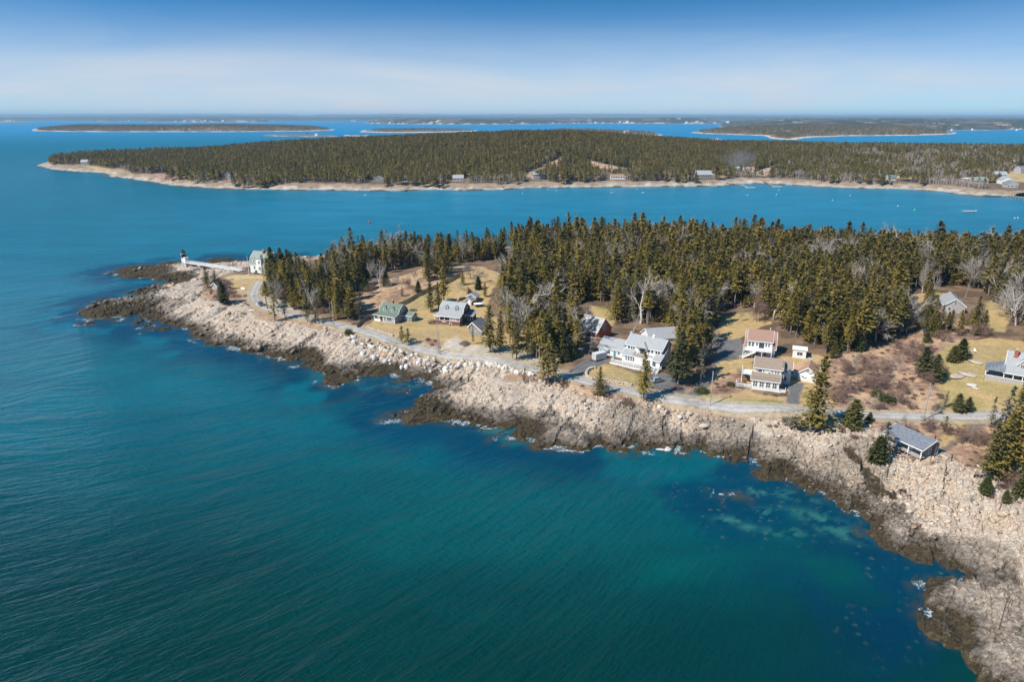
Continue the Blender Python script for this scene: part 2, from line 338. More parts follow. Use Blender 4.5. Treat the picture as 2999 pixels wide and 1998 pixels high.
def land_colour(x, y, z, d, isl, rock, rd):
    n1 = fbm(x/6, y/6, 51, 4); n2 = fbm(x/1.3, y/1.3, 61, 3); n3 = fbm(x/25, y/25, 71, 3)
    c = np.empty((len(x), 3)); c[:] = (.125, .085, .055)
    br = smooth((n1-.45)/.12)[:, None]; c = c*(1-br*.6)+np.array((.27, .175, .11))*br*.6
    k = smooth((40-d)/14)[:, None]
    c = c*(1-k)+np.array((.36, .24, .155))*k
    wx = x+2.4*(fbm(x/4, y/4, 81, 3)-.5); wy = y+2.4*(fbm(x/4, y/4, 91, 3)-.5)
    for P, kind, soft in zones:
        bb = (x > P[:, 0].min()-3) & (x < P[:, 0].max()+3) & (y > P[:, 1].min()-3) & (y < P[:, 1].max()+3)
        i = np.nonzero(bb)[0]
        if not len(i): continue
        ww = (wx, wy) if kind not in ('asphalt', 'path') else ((wx+x*2)/3, (wy+y*2)/3)
        q = smooth(sdist(ww[0][i], ww[1][i], P)/soft+.5)[:, None]
        col = np.array(KCOL[kind])[None, :].repeat(len(i), 0)
        if kind == 'lawn':
            g = smooth((n3[i]+.35*n1[i]-.68)/.18)[:, None]; col = col*(1-g*.6)+np.array((.30, .26, .10))*g*.6
            g = smooth((n1[i]-.56)/.1)[:, None]; col = col*(1-g*.4)+np.array((.42, .28, .17))*g*.4
        if kind in ('brush', 'field'):
            g = smooth((n1[i]+.4*n2[i]-.68)/.16)[:, None]; col = col*(1-g*.8)+np.array((.50, .34, .21))*g*.8
            g = smooth((.56-n1[i]-.3*n2[i])/.1)[:, None]; col = col*(1-g*.6)+np.array((.19, .12, .085))*g*.6
        c[i] = c[i]*(1-q)+col*q
    sh = smooth((5.2-rd)/1.6)[:, None]; c = c*(1-sh*.75)+np.array((.42, .34, .23))*sh*.75
    c *= (.78+.44*n2)[:, None]
    r = smooth((rock+.5*(n1-.5)+.5*(n2-.5)-.32)/.22)
    r = np.maximum(r, (isl > -2).astype(float))
    return c, r

def fan(t0, t1, nt_, y0, y1, ny):
    t = np.linspace(t0, t1, nt_); y = y0*(y1/y0)**(np.arange(ny)/(ny-1))
    Y, T = np.meshgrid(y, t, indexing='ij')
    return (T*Y).ravel(), Y.ravel()
def grid_faces(ny, nx):
    i = np.arange((ny-1)*(nx-1)); r, c = i//(nx-1), i % (nx-1); a = r*nx+c
    return np.c_[a, a+1, a+nx+1, a+nx]
NX, NY = 820, 900
X, Y = fan(-.98, 1.12, NX, 74, 500, NY)
Zt, D, ISL, ROCK, RD = height(X, Y, True, True)
f = grid_faces(NY, NX)
keep = ((Zt > -.9) & ((D > -12) | (ISL > -5)))[f].any(axis=1); f = f[keep]
used = np.unique(f); rm = np.full(len(X), -1); rm[used] = np.arange(len(used)); f = rm[f]
X, Y, Zt, D, ISL, ROCK, RD = (q[used] for q in (X, Y, Zt, D, ISL, ROCK, RD))
col, rk = land_colour(X, Y, Zt, D, ISL, ROCK, RD)
m, nt, b = new_mat('ground_and_rock'); M['land'] = m
g = nt.nodes.new('ShaderNodeNewGeometry'); P_ = g.outputs['Position']
at = N(nt, 'ShaderNodeAttribute', attribute_name='soil'); ar = N(nt, 'ShaderNodeAttribute', attribute_name='rock')
sp = nt.nodes.new('ShaderNodeSeparateXYZ'); nt.links.new(P_, sp.inputs[0])
def mixn(nt, a, b_):
    q = N(nt, 'ShaderNodeMath', operation='ADD'); nt.links.new(a.outputs[0], q.inputs[0]); nt.links.new(b_.outputs[0], q.inputs[1]); h_ = N(nt, 'ShaderNodeMath', operation='MULTIPLY'); nt.links.new(q.outputs[0], h_.inputs[0]); h_.inputs[1].default_value = .5; return h_.outputs[0]
def rock_colour(nt, P_, zsock, tone=None):
    nb = noise(nt, P_, .16, 4, .6); na = noise(nt, P_, .9, 6, .7); nc = noise(nt, P_, 5, 4, .7)
    dk = noise(nt, P_, .38, 5, .75, .6)
    pale = ramp(nt, [(.25, (.26, .205, .155)), (.42, (.46, .365, .275)), (.58, (.57, .47, .365)), (.75, (.63, .56, .47))], na.outputs[0]).outputs[0]
    warm = mixc(nt, ramp(nt, [(.5, (0, 0, 0)), (.68, (1, 1, 1))], nb.outputs[0]).outputs[0], pale, mixc(nt, .45, pale, (.52, .34, .22)))
    grey = mixc(nt, ramp(nt, [(.30, (1, 1, 1)), (.42, (0, 0, 0))], nb.outputs[0]).outputs[0], warm, mixc(nt, .6, pale, (.42, .41, .38)))
    grey = mixc(nt, ramp(nt, [(.56, (0, 0, 0)), (.66, (.8, .8, .8))], dk.outputs[0]).outputs[0], grey, (.20, .175, .145))
    zz = N(nt, 'ShaderNodeMath', operation='MULTIPLY_ADD'); nt.links.new(na.outputs[0], zz.inputs[0]); zz.inputs[1].default_value = 2.2; nt.links.new(zsock, zz.inputs[2])
    z2 = N(nt, 'ShaderNodeMath', operation='MULTIPLY_ADD'); nt.links.new(nb.outputs[0], z2.inputs[0]); z2.inputs[1].default_value = 2.6; nt.links.new(zz.outputs[0], z2.inputs[2])
    mid = ramp(nt, [(.3, (.085, .065, .048)), (.55, (.19, .155, .12)), (.75, (.28, .235, .185))], na.outputs[0]).outputs[0]
    weed = ramp(nt, [(.35, (.014, .010, .007)), (.47, (.05, .036, .02)), (.58, (.095, .07, .035)), (.72, (.19, .14, .07))], mixn(nt, na, nc)).outputs[0]
    def st(a, bb):
        mr = nt.nodes.new('ShaderNodeMapRange'); mr.inputs['From Min'].default_value = a; mr.inputs['From Max'].default_value = bb; nt.links.new(z2.outputs[0], mr.inputs[0]); return mr.outputs[0]
    c = mixc(nt, st(2.9, 3.6), weed, mid)
    if tone is not None:
        t_ = ramp(nt, [(.25, (0, 0, 0)), (.6, (1, 1, 1))], None); tm = N(nt, 'ShaderNodeMath', operation='MULTIPLY_ADD'); nt.links.new(na.outputs[0], tm.inputs[0]); tm.inputs[1].default_value = .7; tm.inputs[2].default_value = -.35; ta = N(nt, 'ShaderNodeMath', operation='ADD'); nt.links.new(tone, ta.inputs[0]); nt.links.new(tm.outputs[0], ta.inputs[1]); nt.links.new(ta.outputs[0], t_.inputs[0])
        brown = ramp(nt, [(.3, (.17, .13, .095)), (.5, (.33, .265, .20)), (.7, (.46, .385, .30))], na.outputs[0]).outputs[0]; grey = mixc(nt, t_.outputs[0], grey, brown)
    c = mixc(nt, st(3.9, 4.8), c, grey)
    fine = ramp(nt, [(.3, (.72, .72, .72)), (.6, (1.06, 1.06, 1.06))], nc.outputs[0]).outputs[0]
    return mixc(nt, 1.0, c, fine, 'MULTIPLY'), na, nc
tn = N(nt, 'ShaderNodeAttribute', attribute_name='tone'); we_ = N(nt, 'ShaderNodeAttribute', attribute_name='wet'); zw_ = N(nt, 'ShaderNodeMath', operation='SUBTRACT'); nt.links.new(sp.outputs[2], zw_.inputs[0]); nt.links.new(we_.outputs['Fac'], zw_.inputs[1])
rc, na, nc = rock_colour(nt, P_, zw_.outputs[0], tn.outputs['Fac'])
n3 = noise(nt, P_, 1.7, 5, .7)
soil = mixc(nt, 1.0, at.outputs['Color'], ramp(nt, [(.3, (.68, .68, .68)), (.65, (1.2, 1.18, 1.12))], n3.outputs[0]).outputs[0], 'MULTIPLY')
nt.links.new(mixc(nt, ar.outputs['Fac'], soil, rc), b.inputs['Base Color'])
vo = nt.nodes.new('ShaderNodeTexVoronoi'); vo.feature = 'DISTANCE_TO_EDGE'; mp = nt.nodes.new('ShaderNodeMapping')
mp.inputs['Rotation'].default_value = (0, 0, -math.atan2(SY, SX)); mp.inputs['Scale'].default_value = (.35, 1, 1)
dn = noise(nt, P_, .8, 3); ad = N(nt, 'ShaderNodeVectorMath', operation='MULTIPLY_ADD'); nt.links.new(dn.outputs['Color'], ad.inputs[0]); ad.inputs[1].default_value = (1.2, 1.2, 1.2); nt.links.new(P_, ad.inputs[2])
nt.links.new(ad.outputs[0], mp.inputs[0]); nt.links.new(mp.outputs[0], vo.inputs['Vector']); vo.inputs['Scale'].default_value = 1.1
cr = ramp(nt, [(0, (0, 0, 0)), (.07, (1, 1, 1))], vo.outputs['Distance'])
bh = N(nt, 'ShaderNodeMath', operation='MULTIPLY_ADD'); nt.links.new(na.outputs[0], bh.inputs[0]); bh.inputs[1].default_value = 1.4; nt.links.new(cr.outputs[0], bh.inputs[2])
bm2 = N(nt, 'ShaderNodeMath', operation='MULTIPLY'); nt.links.new(bh.outputs[0], bm2.inputs[0])
sc2 = N(nt, 'ShaderNodeMath', operation='MULTIPLY_ADD'); nt.links.new(ar.outputs['Fac'], sc2.inputs[0]); sc2.inputs[1].default_value = .8; sc2.inputs[2].default_value = .25
nt.links.new(sc2.outputs[0], bm2.inputs[1])
bp = nt.nodes.new('ShaderNodeBump'); bp.inputs['Distance'].default_value = .2; bp.inputs['Strength'].default_value = .7; nt.links.new(bm2.outputs[0], bp.inputs['Height']); nt.links.new(bp.outputs[0], b.inputs['Normal'])
b.inputs['Roughness'].default_value = .9; b.inputs['Specular IOR Level'].default_value = .2
WEEDY = [(*G(u, v, .5), r) for u, v, r in ((300,905,30),(350,920,20),(260,915,16),(390,795,22),(430,800,15),(350,797,16),(430,845,12),(490,825,14),(640,765,16),(700,768,14),(860,1060,9),(1230,1225,10),(1110,1105,8),(2290,1385,4),(930,1110,8),(1530,1265,6))]
WRACK = GP([(2478,1330),(2498,1352),(2530,1372),(2548,1400),(2575,1425),(2610,1440),(2640,1438)], 3.2)
def wet_at(x, y, d):
    t = .35*smooth((4-d)/4)
    t = np.maximum(t, 6.5*smooth((1.7+3*(fbm(x/3, y/3, 88, 3)-.5)-pdist(x, y, WRACK))/1.0))
    for bx, by, r in WEEDY: t = np.maximum(t, 2.8*smooth((1.3-np.hypot(x-bx, (y-by)*.8)/r)*1.3))
    return t
def tone_at(x, y, d):
    t = .6*smooth((12-d)/8)*smooth((62-x)/20)*smooth((fbm(x/10, y/10, 301, 3)-.34)/.14)
    for bx, by, br, bh in BIGROCK: t = np.maximum(t, .9*smooth((1.5-np.hypot(x-bx, y-by)/br)*1.5))
    return t
me = mesh_np('land', np.c_[X, Y, Zt], f, M['land'], False, {'tone': ('FLOAT', 'POINT', tone_at(X, Y, D)), 'wet': ('FLOAT', 'POINT', wet_at(X, Y, D)), 'soil': ('FLOAT_COLOR', 'POINT', np.c_[col, np.ones(len(col))]), 'rock': ('FLOAT', 'POINT', rk)})
me.polygons.foreach_set('use_smooth', (ROCK[f].mean(axis=1) < .25)); 
tag(link('peninsula_ground', me), kind='structure')
# road: one paved sheet on a levelled bed
def strip(name, L, wid, mat, lift=.10, wob=.15):
    L = np.asarray(L); t = np.gradient(L, axis=0); t /= np.linalg.norm(t, axis=1)[:, None]; nrm = np.c_[-t[:, 1], t[:, 0]]
    vs_ = []; K = 12
    zc = height(L[:, 0], L[:, 1], False)
    zc = np.convolve(np.pad(zc, 6, 'edge'), np.ones(13)/13, 'valid')
    for j in range(K+1):
        q = L+nrm*(wid*(j/K-.5)+(wob*(vnoise(L[:, 0]*.3, L[:, 1]*.3, j)-.5) if j in (0, K) else 0))[:, None] if j in (0, K) else L+nrm*(wid*(j/K-.5))
        z = np.maximum(height(q[:, 0], q[:, 1], True), height(q[:, 0], q[:, 1], False))+lift-.12*(abs(j/K-.5)*2)**2
        vs_.append(np.c_[q, z])
    V = np.stack(vs_, 1).reshape(-1, 3)
    return mesh_np(name, V, grid_faces(len(L), K+1), mat, True, {'across': ('FLOAT', 'POINT', np.tile(np.linspace(0, 1, K+1), len(L)))})
m, nt, b = new_mat('worn_road'); M['road'] = m
gg = nt.nodes.new('ShaderNodeNewGeometry'); ac_ = N(nt, 'ShaderNodeAttribute', attribute_name='across'); r1 = noise(nt, gg.outputs['Position'], .13, 5, .7); r2 = noise(nt, gg.outputs['Position'], 1.1, 5, .7)
tr_ = ramp(nt, [(0, (.80, .70, .55)), (.1, (.98, .95, .9)), (.27, (1.08, 1.08, 1.08)), (.5, (.86, .85, .84)), (.73, (1.08, 1.08, 1.08)), (.9, (.98, .95, .9)), (1, (.80, .70, .55))], ac_.outputs['Fac'])
c_ = mixc(nt, 1.0, ramp(nt, [(.35, (.30, .27, .235)), (.5, (.40, .375, .345)), (.68, (.45, .425, .395))], r1.outputs[0]).outputs[0], tr_.outputs[0], 'MULTIPLY')
nt.links.new(mixc(nt, 1.0, c_, ramp(nt, [(.3, (.78, .78, .78)), (.65, (1.1, 1.1, 1.1))], r2.outputs[0]).outputs[0], 'MULTIPLY'), b.inputs['Base Color']); b.inputs['Roughness'].default_value = .95; b.inputs['Specular IOR Level'].default_value = .15
tag(link('road', strip('road', ROADF, 4.5, M['road'], .16, .9)), kind='structure')

# ---------------------------------------------------------------- sea
m, nt, b = new_mat('sea_water'); M['sea'] = m
g = nt.nodes.new('ShaderNodeNewGeometry'); P_ = g.outputs['Position']
aw = N(nt, 'ShaderNodeAttribute', attribute_name='tint'); af = N(nt, 'ShaderNodeAttribute', attribute_name='foam'); ac = N(nt, 'ShaderNodeAttribute', attribute_name='crest')
amp = N(nt, 'ShaderNodeAttribute', attribute_name='calm')
n0m = nt.nodes.new('ShaderNodeMapping'); n0m.inputs['Scale'].default_value = (.45, 1.3, 1); nt.links.new(P_, n0m.inputs[0]); n0 = noise(nt, n0m.outputs[0], .03, 6, .72)
base = mixc(nt, 1.0, aw.outputs['Color'], ramp(nt, [(.3, (.70, .76, .78)), (.7, (1.25, 1.18, 1.16))], n0.outputs[0]).outputs[0], 'MULTIPLY')
nf = noise(nt, P_, 1.1, 7, .82, .8)
fm = N(nt, 'ShaderNodeMath', operation='MULTIPLY_ADD'); nt.links.new(af.outputs['Fac'], fm.inputs[0]); fm.inputs[1].default_value = .55; nt.links.new(nf.outputs[0], fm.inputs[2])
ff = ramp(nt, [(.80, (0, 0, 0)), (.93, (.8, .8, .8))], fm.outputs[0])
base = mixc(nt, ff.outputs[0], base, (.75, .8, .82))
ab = N(nt, 'ShaderNodeAttribute', attribute_name='bed'); vb = nt.nodes.new('ShaderNodeTexVoronoi'); vb.inputs['Scale'].default_value = .55
dnn = noise(nt, P_, .7, 3); wad = N(nt, 'ShaderNodeVectorMath', operation='MULTIPLY_ADD'); nt.links.new(dnn.outputs['Color'], wad.inputs[0]); wad.inputs[1].default_value = (1.6, 1.6, 0); nt.links.new(P_, wad.inputs[2]); nt.links.new(wad.outputs[0], vb.inputs['Vector'])
rb_ = ramp(nt, [(.16, (1, 1, 1)), (.34, (0, 0, 0))], vb.outputs['Distance']); nb_ = noise(nt, P_, .22, 4, .7); rn_ = ramp(nt, [(.47, (0, 0, 0)), (.6, (1, 1, 1))], nb_.outputs[0])
bf = N(nt, 'ShaderNodeMath', operation='MULTIPLY'); nt.links.new(rb_.outputs[0], bf.inputs[0]); nt.links.new(rn_.outputs[0], bf.inputs[1]); bf2 = N(nt, 'ShaderNodeMath', operation='MULTIPLY'); nt.links.new(bf.outputs[0], bf2.inputs[0]); nt.links.new(ab.outputs['Fac'], bf2.inputs[1]); bf3 = N(nt, 'ShaderNodeMath', operation='MULTIPLY'); nt.links.new(bf2.outputs[0], bf3.inputs[0]); bf3.inputs[1].default_value = .55
base = mixc(nt, bf3.outputs[0], base, (.085, .13, .09))
nt.links.new(base, b.inputs['Base Color']); ag = N(nt, 'ShaderNodeAttribute', attribute_name='gloss'); nt.links.new(ag.outputs['Fac'], b.inputs['Specular IOR Level'])
arg = N(nt, 'ShaderNodeAttribute', attribute_name='chop'); nt.links.new(arg.outputs['Fac'], b.inputs['Roughness']); b.inputs['IOR'].default_value = 1.33
def cvec(sx, sy):
    v = N(nt, 'ShaderNodeVectorMath', operation='MULTIPLY'); nt.links.new(ac.outputs['Vector'], v.inputs[0]); v.inputs[1].default_value = (sx, sy, 1); return v.outputs[0]
rm_ = nt.nodes.new('ShaderNodeMapping'); rm_.inputs['Rotation'].default_value = (0, 0, .5); rm_.inputs['Scale'].default_value = (.32, 1.1, 1); nt.links.new(ac.outputs['Vector'], rm_.inputs[0]); rot_ = rm_.outputs[0]
wv = [noise(nt, cvec(.18, .028), 1, 3, .55, .3), noise(nt, cvec(.62, .17), 1, 3, .6, .4), noise(nt, cvec(1.9, .45), 1, 3, .6, .2), noise(nt, P_, 2.6, 4, .65), noise(nt, rot_, 1, 3, .6, .3)]
wt = [2.4, 1.0, .42, .14, .32]
acc = None
for n_, w_ in zip(wv, wt):
    q = N(nt, 'ShaderNodeMath', operation='MULTIPLY_ADD'); nt.links.new(n_.outputs[0], q.inputs[0]); q.inputs[1].default_value = w_
    if acc is not None: nt.links.new(acc, q.inputs[2])
    else: q.inputs[2].default_value = 0
    acc = q.outputs[0]
q = N(nt, 'ShaderNodeMath', operation='MULTIPLY'); nt.links.new(acc, q.inputs[0]); nt.links.new(amp.outputs['Fac'], q.inputs[1])
bp = nt.nodes.new('ShaderNodeBump'); bp.inputs['Distance'].default_value = .62; nt.links.new(q.outputs[0], bp.inputs['Height']); nt.links.new(bp.outputs[0], b.inputs['Normal'])
SNX, SNY = 640, 700
yrow = np.r_[20*(620/20)**(np.arange(520)/519), 620*(45000/620)**(np.arange(1, 181)/180)]
YS, XS = np.meshgrid(yrow, np.linspace(-1.5, 1.5, SNX), indexing='ij'); XS = (XS*YS).ravel(); YS = YS.ravel()
near = (YS < 620)
d = np.full(len(XS), -300.); isl = np.full(len(XS), -99.)
dd, ii = shape(XS[near], YS[near]); d[near] = dd; isl[near] = ii
dmax = np.maximum(d, isl)
def blob(u, v, rx, ry, rot=0):
    x0, y0 = G(u, v); ca, sa = math.cos(rot), math.sin(rot); dx, dy = XS-x0, YS-y0
    return np.exp(-(((dx*ca+dy*sa)/rx)**2+((-dx*sa+dy*ca)/ry)**2))
lerp = lambda a, b_, t: a*(1-t[:, None])+np.asarray(b_)*t[:, None]
tint = np.empty((len(XS), 3)); tint[:] = (0, .031, .027)
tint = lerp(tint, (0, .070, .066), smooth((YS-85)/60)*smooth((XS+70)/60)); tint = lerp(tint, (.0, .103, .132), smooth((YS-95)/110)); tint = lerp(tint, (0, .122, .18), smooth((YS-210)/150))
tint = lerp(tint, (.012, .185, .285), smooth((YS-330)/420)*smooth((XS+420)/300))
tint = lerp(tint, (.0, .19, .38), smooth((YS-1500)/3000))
tint = lerp(tint, (0, .045, .13), .75*smooth(1-((YS-400)/200)**2)*smooth((-330-XS)/250))
wn = fbm(XS/16, YS/16, 3, 4); wn2 = fbm(XS/4.5, YS/4.5, 8, 4)
kelp = np.clip(smooth((dmax+26)/20)*1.05, 0, 1)*smooth((wn-.30)/.2)
for bb in ((2300,1480,14,9),(2450,1750,16,14),(2650,1900,16,16),(1150,1150,24,8,.2),(1000,1090,16,12),(870,1080,22,9,.5),(2600,1740,12,14),(1850,1400,12,6),(1250,1280,12,6),(560,1040,22,9,-.3),(2000,1500,10,6),(2500,1600,12,10)): kelp = np.maximum(kelp, .85*blob(*bb)*smooth((wn-.25)/.25))
tint = lerp(tint, (.0, .030, .062), np.clip(kelp, 0, 1)*.84)
wn3 = fbm(XS/2.2, YS/2.2, 18, 4)
sand = np.zeros(len(XS))
for bb in ((2135,1525,3.0,1.6),(2190,1545,2,1.2),(2240,1500,3,1.6),(2330,1455,5,2,-.5),(2400,1520,6,2.5,-.6),(2460,1560,5,2.5,-.6),(2230,1440,3,2),(1180,1130,6,2),(1150,1240,3,2),(640,1012,6,2),(1450,1260,5,2),(2300,1560,5,2)): sand = np.maximum(sand, blob(*bb))
tint = lerp(tint, (.03, .15, .125), np.clip(sand*smooth((wn3-.44)/.12)*.9, 0, 1))
soft = np.maximum(blob(1960,1670,9,4,.3), .5*blob(1330,1480,20,7,.7)); tint = lerp(tint, (0, .085, .075), soft*.7)
shal = smooth((dmax+4.5)/4)*(YS < 600)
tint = lerp(tint, (.045, .045, .028), shal*.8*smooth((wn3-.35)/.25))
bed = smooth((dmax+26)/16)*smooth((XS-15)/30)*smooth((230-YS)/40)*smooth((wn-.35)/.2)
foam = np.zeros(len(XS))
for bb in ((250,935,7,3),(345,808,6,3),(560,1000,9,2,-.7),(700,1024,10,2,-.3),(760,1036,6,2),(1150,1235,8,3,.3),(1335,1232,5,2.5),(2140,1447,3,1.5),(2310,1408,7,1.0,-.3),(2500,1485,4,1.5,-.6),(2725,1800,2.5,2.5,1),(2795,1876,1.2,.6),(2570,1575,2,1,0),(620,757,9,3),(1500,1285,4,2),(1570,1310,4,2),(1900,1330,4,1.5),(860,1075,5,3),(170,930,6,2)): foam = np.maximum(foam, .62*blob(*bb))
foam = np.maximum(foam, .62*smooth((dmax+3.2)/2.6)*(YS < 600)*(YS > 90)*smooth((wn2-.40)/.15))
calm = 1/(1+YS/700.)
calm = calm*(.28+.72*smooth((-dmax-2)/30)*np.where(near, 1, 1))*np.where((YS > 480), .8, 1)*(1-.45*smooth((XS-5)/40)*smooth((150-YS)/30))
# calmer lee of the far shore
cx = XS+.0016*XS**2*np.sign(1)*(XS > -400)+.0; th = None
ph = (XS+.0028*np.clip(XS, -150, 200)**2)*.74-YS*.67; ps = XS*.67+YS*.74
crest = np.c_[ph, ps, np.zeros(len(ph))]
me = mesh_np('sea', np.c_[XS, YS, np.zeros(len(XS))], grid_faces(SNY, SNX), M['sea'], True, {'tint': ('FLOAT_COLOR', 'POINT', np.c_[np.clip(tint, 0, 1), np.ones(len(XS))]), 'foam': ('FLOAT', 'POINT', foam), 'bed': ('FLOAT', 'POINT', bed), 'chop': ('FLOAT', 'POINT', .025+.255*smooth((YS-130)/350)+.22*smooth((YS-900)/1500)), 'gloss': ('FLOAT', 'POINT', .5-.42*smooth((YS-120)/380)), 'crest': ('FLOAT_VECTOR', 'POINT', crest), 'calm': ('FLOAT', 'POINT', calm)})
tag(link('sea', me), kind='structure')
# ================================================================ vegetation
class Acc:
    def __init__(s): s.v = []; s.f = []; s.m = []; s.n = 0
    def add(s, V, F, mi=0):
        V = np.asarray(V, float); F = np.asarray(F, int); s.v.append(V); s.f.append(F+s.n); s.m.append(np.full(len(F), mi)); s.n += len(V)
    def quads(s, c, a, b, mi=0):
        """many quads: centre, half axes"""
        n = len(c); V = np.stack([c-a-b*.35, c-a*.1-b, c+a, c-a*.1+b], 1).reshape(-1, 3); s.add(V, np.arange(4*n).reshape(n, 4), mi)
    def tube(s, p, r, k=6, mi=0):
        p = np.asarray(p, float); r = np.asarray(r, float); T = np.gradient(p, axis=0); T /= np.linalg.norm(T, axis=1)[:, None]+1e-9
        up = np.where(np.abs(T[:, 2:3]) > .9, [[1., 0, 0]], [[0, 0, 1.]]); A = np.cross(T, up); A /= np.linalg.norm(A, axis=1)[:, None]; B = np.cross(T, A)
        an = np.arange(k)*2*math.pi/k
        V = (p[:, None]+r[:, None, None]*(A[:, None]*np.cos(an)[None, :, None]+B[:, None]*np.sin(an)[None, :, None])).reshape(-1, 3)
        F = [(i*k+j, i*k+(j+1) % k, (i+1)*k+(j+1) % k, (i+1)*k+j) for i in range(len(p)-1) for j in range(k)]
        s.add(V, F, mi)
    def mesh(s, name, mats): return mesh_np(name, np.concatenate(s.v), np.concatenate(s.f), mats=mats, mi=np.concatenate(s.m))
def unit(v): return v/(np.linalg.norm(v, axis=-1, keepdims=True)+1e-9)
def spruce(seed, h, cb, rad, dens=1.0, spray=.62, ragged=.3, irregular=.0, nb0=7, gap=.5):
    """returns (crown, trunk) accumulators; cb = height of the lowest live branch"""
    g = np.random.default_rng(seed); cr, tr = Acc(), Acc()
    lean = g.normal(0, .012, 2)
    def axis(z): return np.array([lean[0]*z+.08*math.sin(z*.5+seed), lean[1]*z+.08*math.cos(z*.4+seed), z])
    zs = np.linspace(-.6, h*.985, 9)
    tr.tube([axis(z) for z in zs], [max(.012, h*.0125*(1-.93*max(z, 0)/h))*1.15 for z in zs], 6)
    z = cb; Cc, Aa, Bb = [], [], []
    while z < h-.25:
        t = (z-cb)/(h-cb)
        L = rad*((1-t)**.78)*(1-.35*max(0, .12-t)/.12)+.12
        nb = max(4, int(nb0*(1-.35*t)*dens+g.random()))
        a0 = g.random()*6.28
        for k in range(nb):
            az = a0+6.283*k/nb+g.normal(0, .25); l = L*(1-ragged+ragged*1.5*g.random())*(1+irregular*math.sin(az*2+seed)*.8)
            if g.random() < irregular*.45: continue
            dr = np.array([math.cos(az), math.sin(az), 0]); slope = -.28+.75*t+g.normal(0, .1)
            ns = max(2, int(l/(spray*.62)*dens))
            for q in range(ns):
                u = (q+.6+.4*g.random())/(ns+.4); p = axis(z)+dr*l*u+np.array([0, 0, slope*l*u+.22*l*u*u])
                wdt = spray*(.72+.45*g.random())*(1.15-.45*u)
                side = np.array([-dr[1], dr[0], 0]); jit = g.normal(0, .33, 3)
                ax_ = unit(dr+jit+np.array([0, 0, slope-.12])); bx = unit(side+g.normal(0, .4, 3))
                off = side*g.normal(0, .22*l*(1-.3*u))
                Cc.append(p+off); Aa.append(ax_*wdt*.85); Bb.append(bx*wdt*.52)
        z += gap*(.75+.5*g.random())*(1-.35*t)*(h/15)**.35
    for q in range(4): Cc.append(axis(h-.1-q*.16)); Aa.append(np.array([0, 0, .3])+g.normal(0, .05, 3)); Bb.append(unit(g.normal(0, 1, 3)*[1, 1, .1])*(.07+.05*q))
    cr.quads(np.array(Cc), np.array(Aa), np.array(Bb), 0)
    if cb > 1.6:                                                   # dead lower branches
        z = 1.0
        while z < cb+.15*(h-cb):
            az = g.random()*6.28; l = .5+1.3*g.random(); d = np.array([math.cos(az), math.sin(az), -.1]); p = axis(z)
            tr.tube([p, p+d*l*.5+[0, 0, .02], p+d*l-[0, 0, .1]], [.03, .022, .008], 3); z += .38+.3*g.random()
    return cr, tr
def bare_tree(seed, h, spread, limb0=.25, twig=260, tw=.011, white=False, trunks=1):
    g = np.random.default_rng(seed); wd, tw_ = Acc(), Acc(); C_, A_, B_ = [], [], []
    def grow(p, d, l, r, dep):
        n = 4; pts = [p]; dd = d.copy()
        for i in range(n):
            dd = unit(dd+g.normal(0, .13, 3)+np.array([0, 0, .05])); pts.append(pts[-1]+dd*l/n)
        wd.tube(pts, np.linspace(r, r*.55, n+1), 5 if dep < 2 else 3)
        if dep >= 3:
            for _ in range(int(twig/60)):
                q = pts[g.integers(1, n+1)]; t = unit(dd*.6+g.normal(0, .6, 3)+[0, 0, .15]); ln = .5+.7*g.random()
                C_.append(q+t*ln*.5); A_.append(t*ln*.5); B_.append(unit(np.cross(t, g.normal(0, 1, 3)))*tw*1.6)
            return
        kids = (5, 4, 4)[dep] if dep < 3 else 0
        for k in range(kids):
            u = limb0+(1-limb0)*(k+g.random())/kids if dep == 0 else .35+.65*(k+g.random())/kids
            q = pts[min(n, int(u*n+.5))]; az = g.random()*6.28
            side = unit(np.cross(dd, [math.cos(az), math.sin(az), .3])); nd = unit(dd*(.75 if dep else .6)+side*spread)
            grow(q, nd, l*(.62 if dep else .58)*(1.15-.4*u), r*.5, dep+1)
        grow(pts[-1], dd, l*.6, r*.5, dep+1)
    for k in range(trunks):
        d0 = unit(np.array([0, 0, 1.])+(g.normal(0, .28, 3) if trunks > 1 else g.normal(0, .05, 3)))
        grow(np.array([0, 0, -.4])+(g.normal(0, .15, 3)*[1, 1, 0] if trunks > 1 else 0), d0, h*.52, h*(.017 if trunks == 1 else .012), 0)
    if C_:
        tw_.quads(np.array(C_), np.array(A_), np.array(B_), 0)
    return tw_, wd
def snag(seed, h):
    g = np.random.default_rng(seed); a = Acc(); l = g.normal(0, .03, 2)
    ax_ = lambda z: np.array([l[0]*z, l[1]*z, z]); zs = np.linspace(-.5, h, 6)
    a.tube([ax_(z) for z in zs], np.linspace(h*.012, .02, 6), 5); z = 2.0
    while z < h-.3:
        az = g.random()*6.28; ln = (.4+1.1*g.random())*(1.1-z/h*.8); d = np.array([math.cos(az), math.sin(az), -.12]); p = ax_(z)
        a.tube([p, p+d*ln], [.03, .01], 3); z += .28+.2*g.random()
    return a
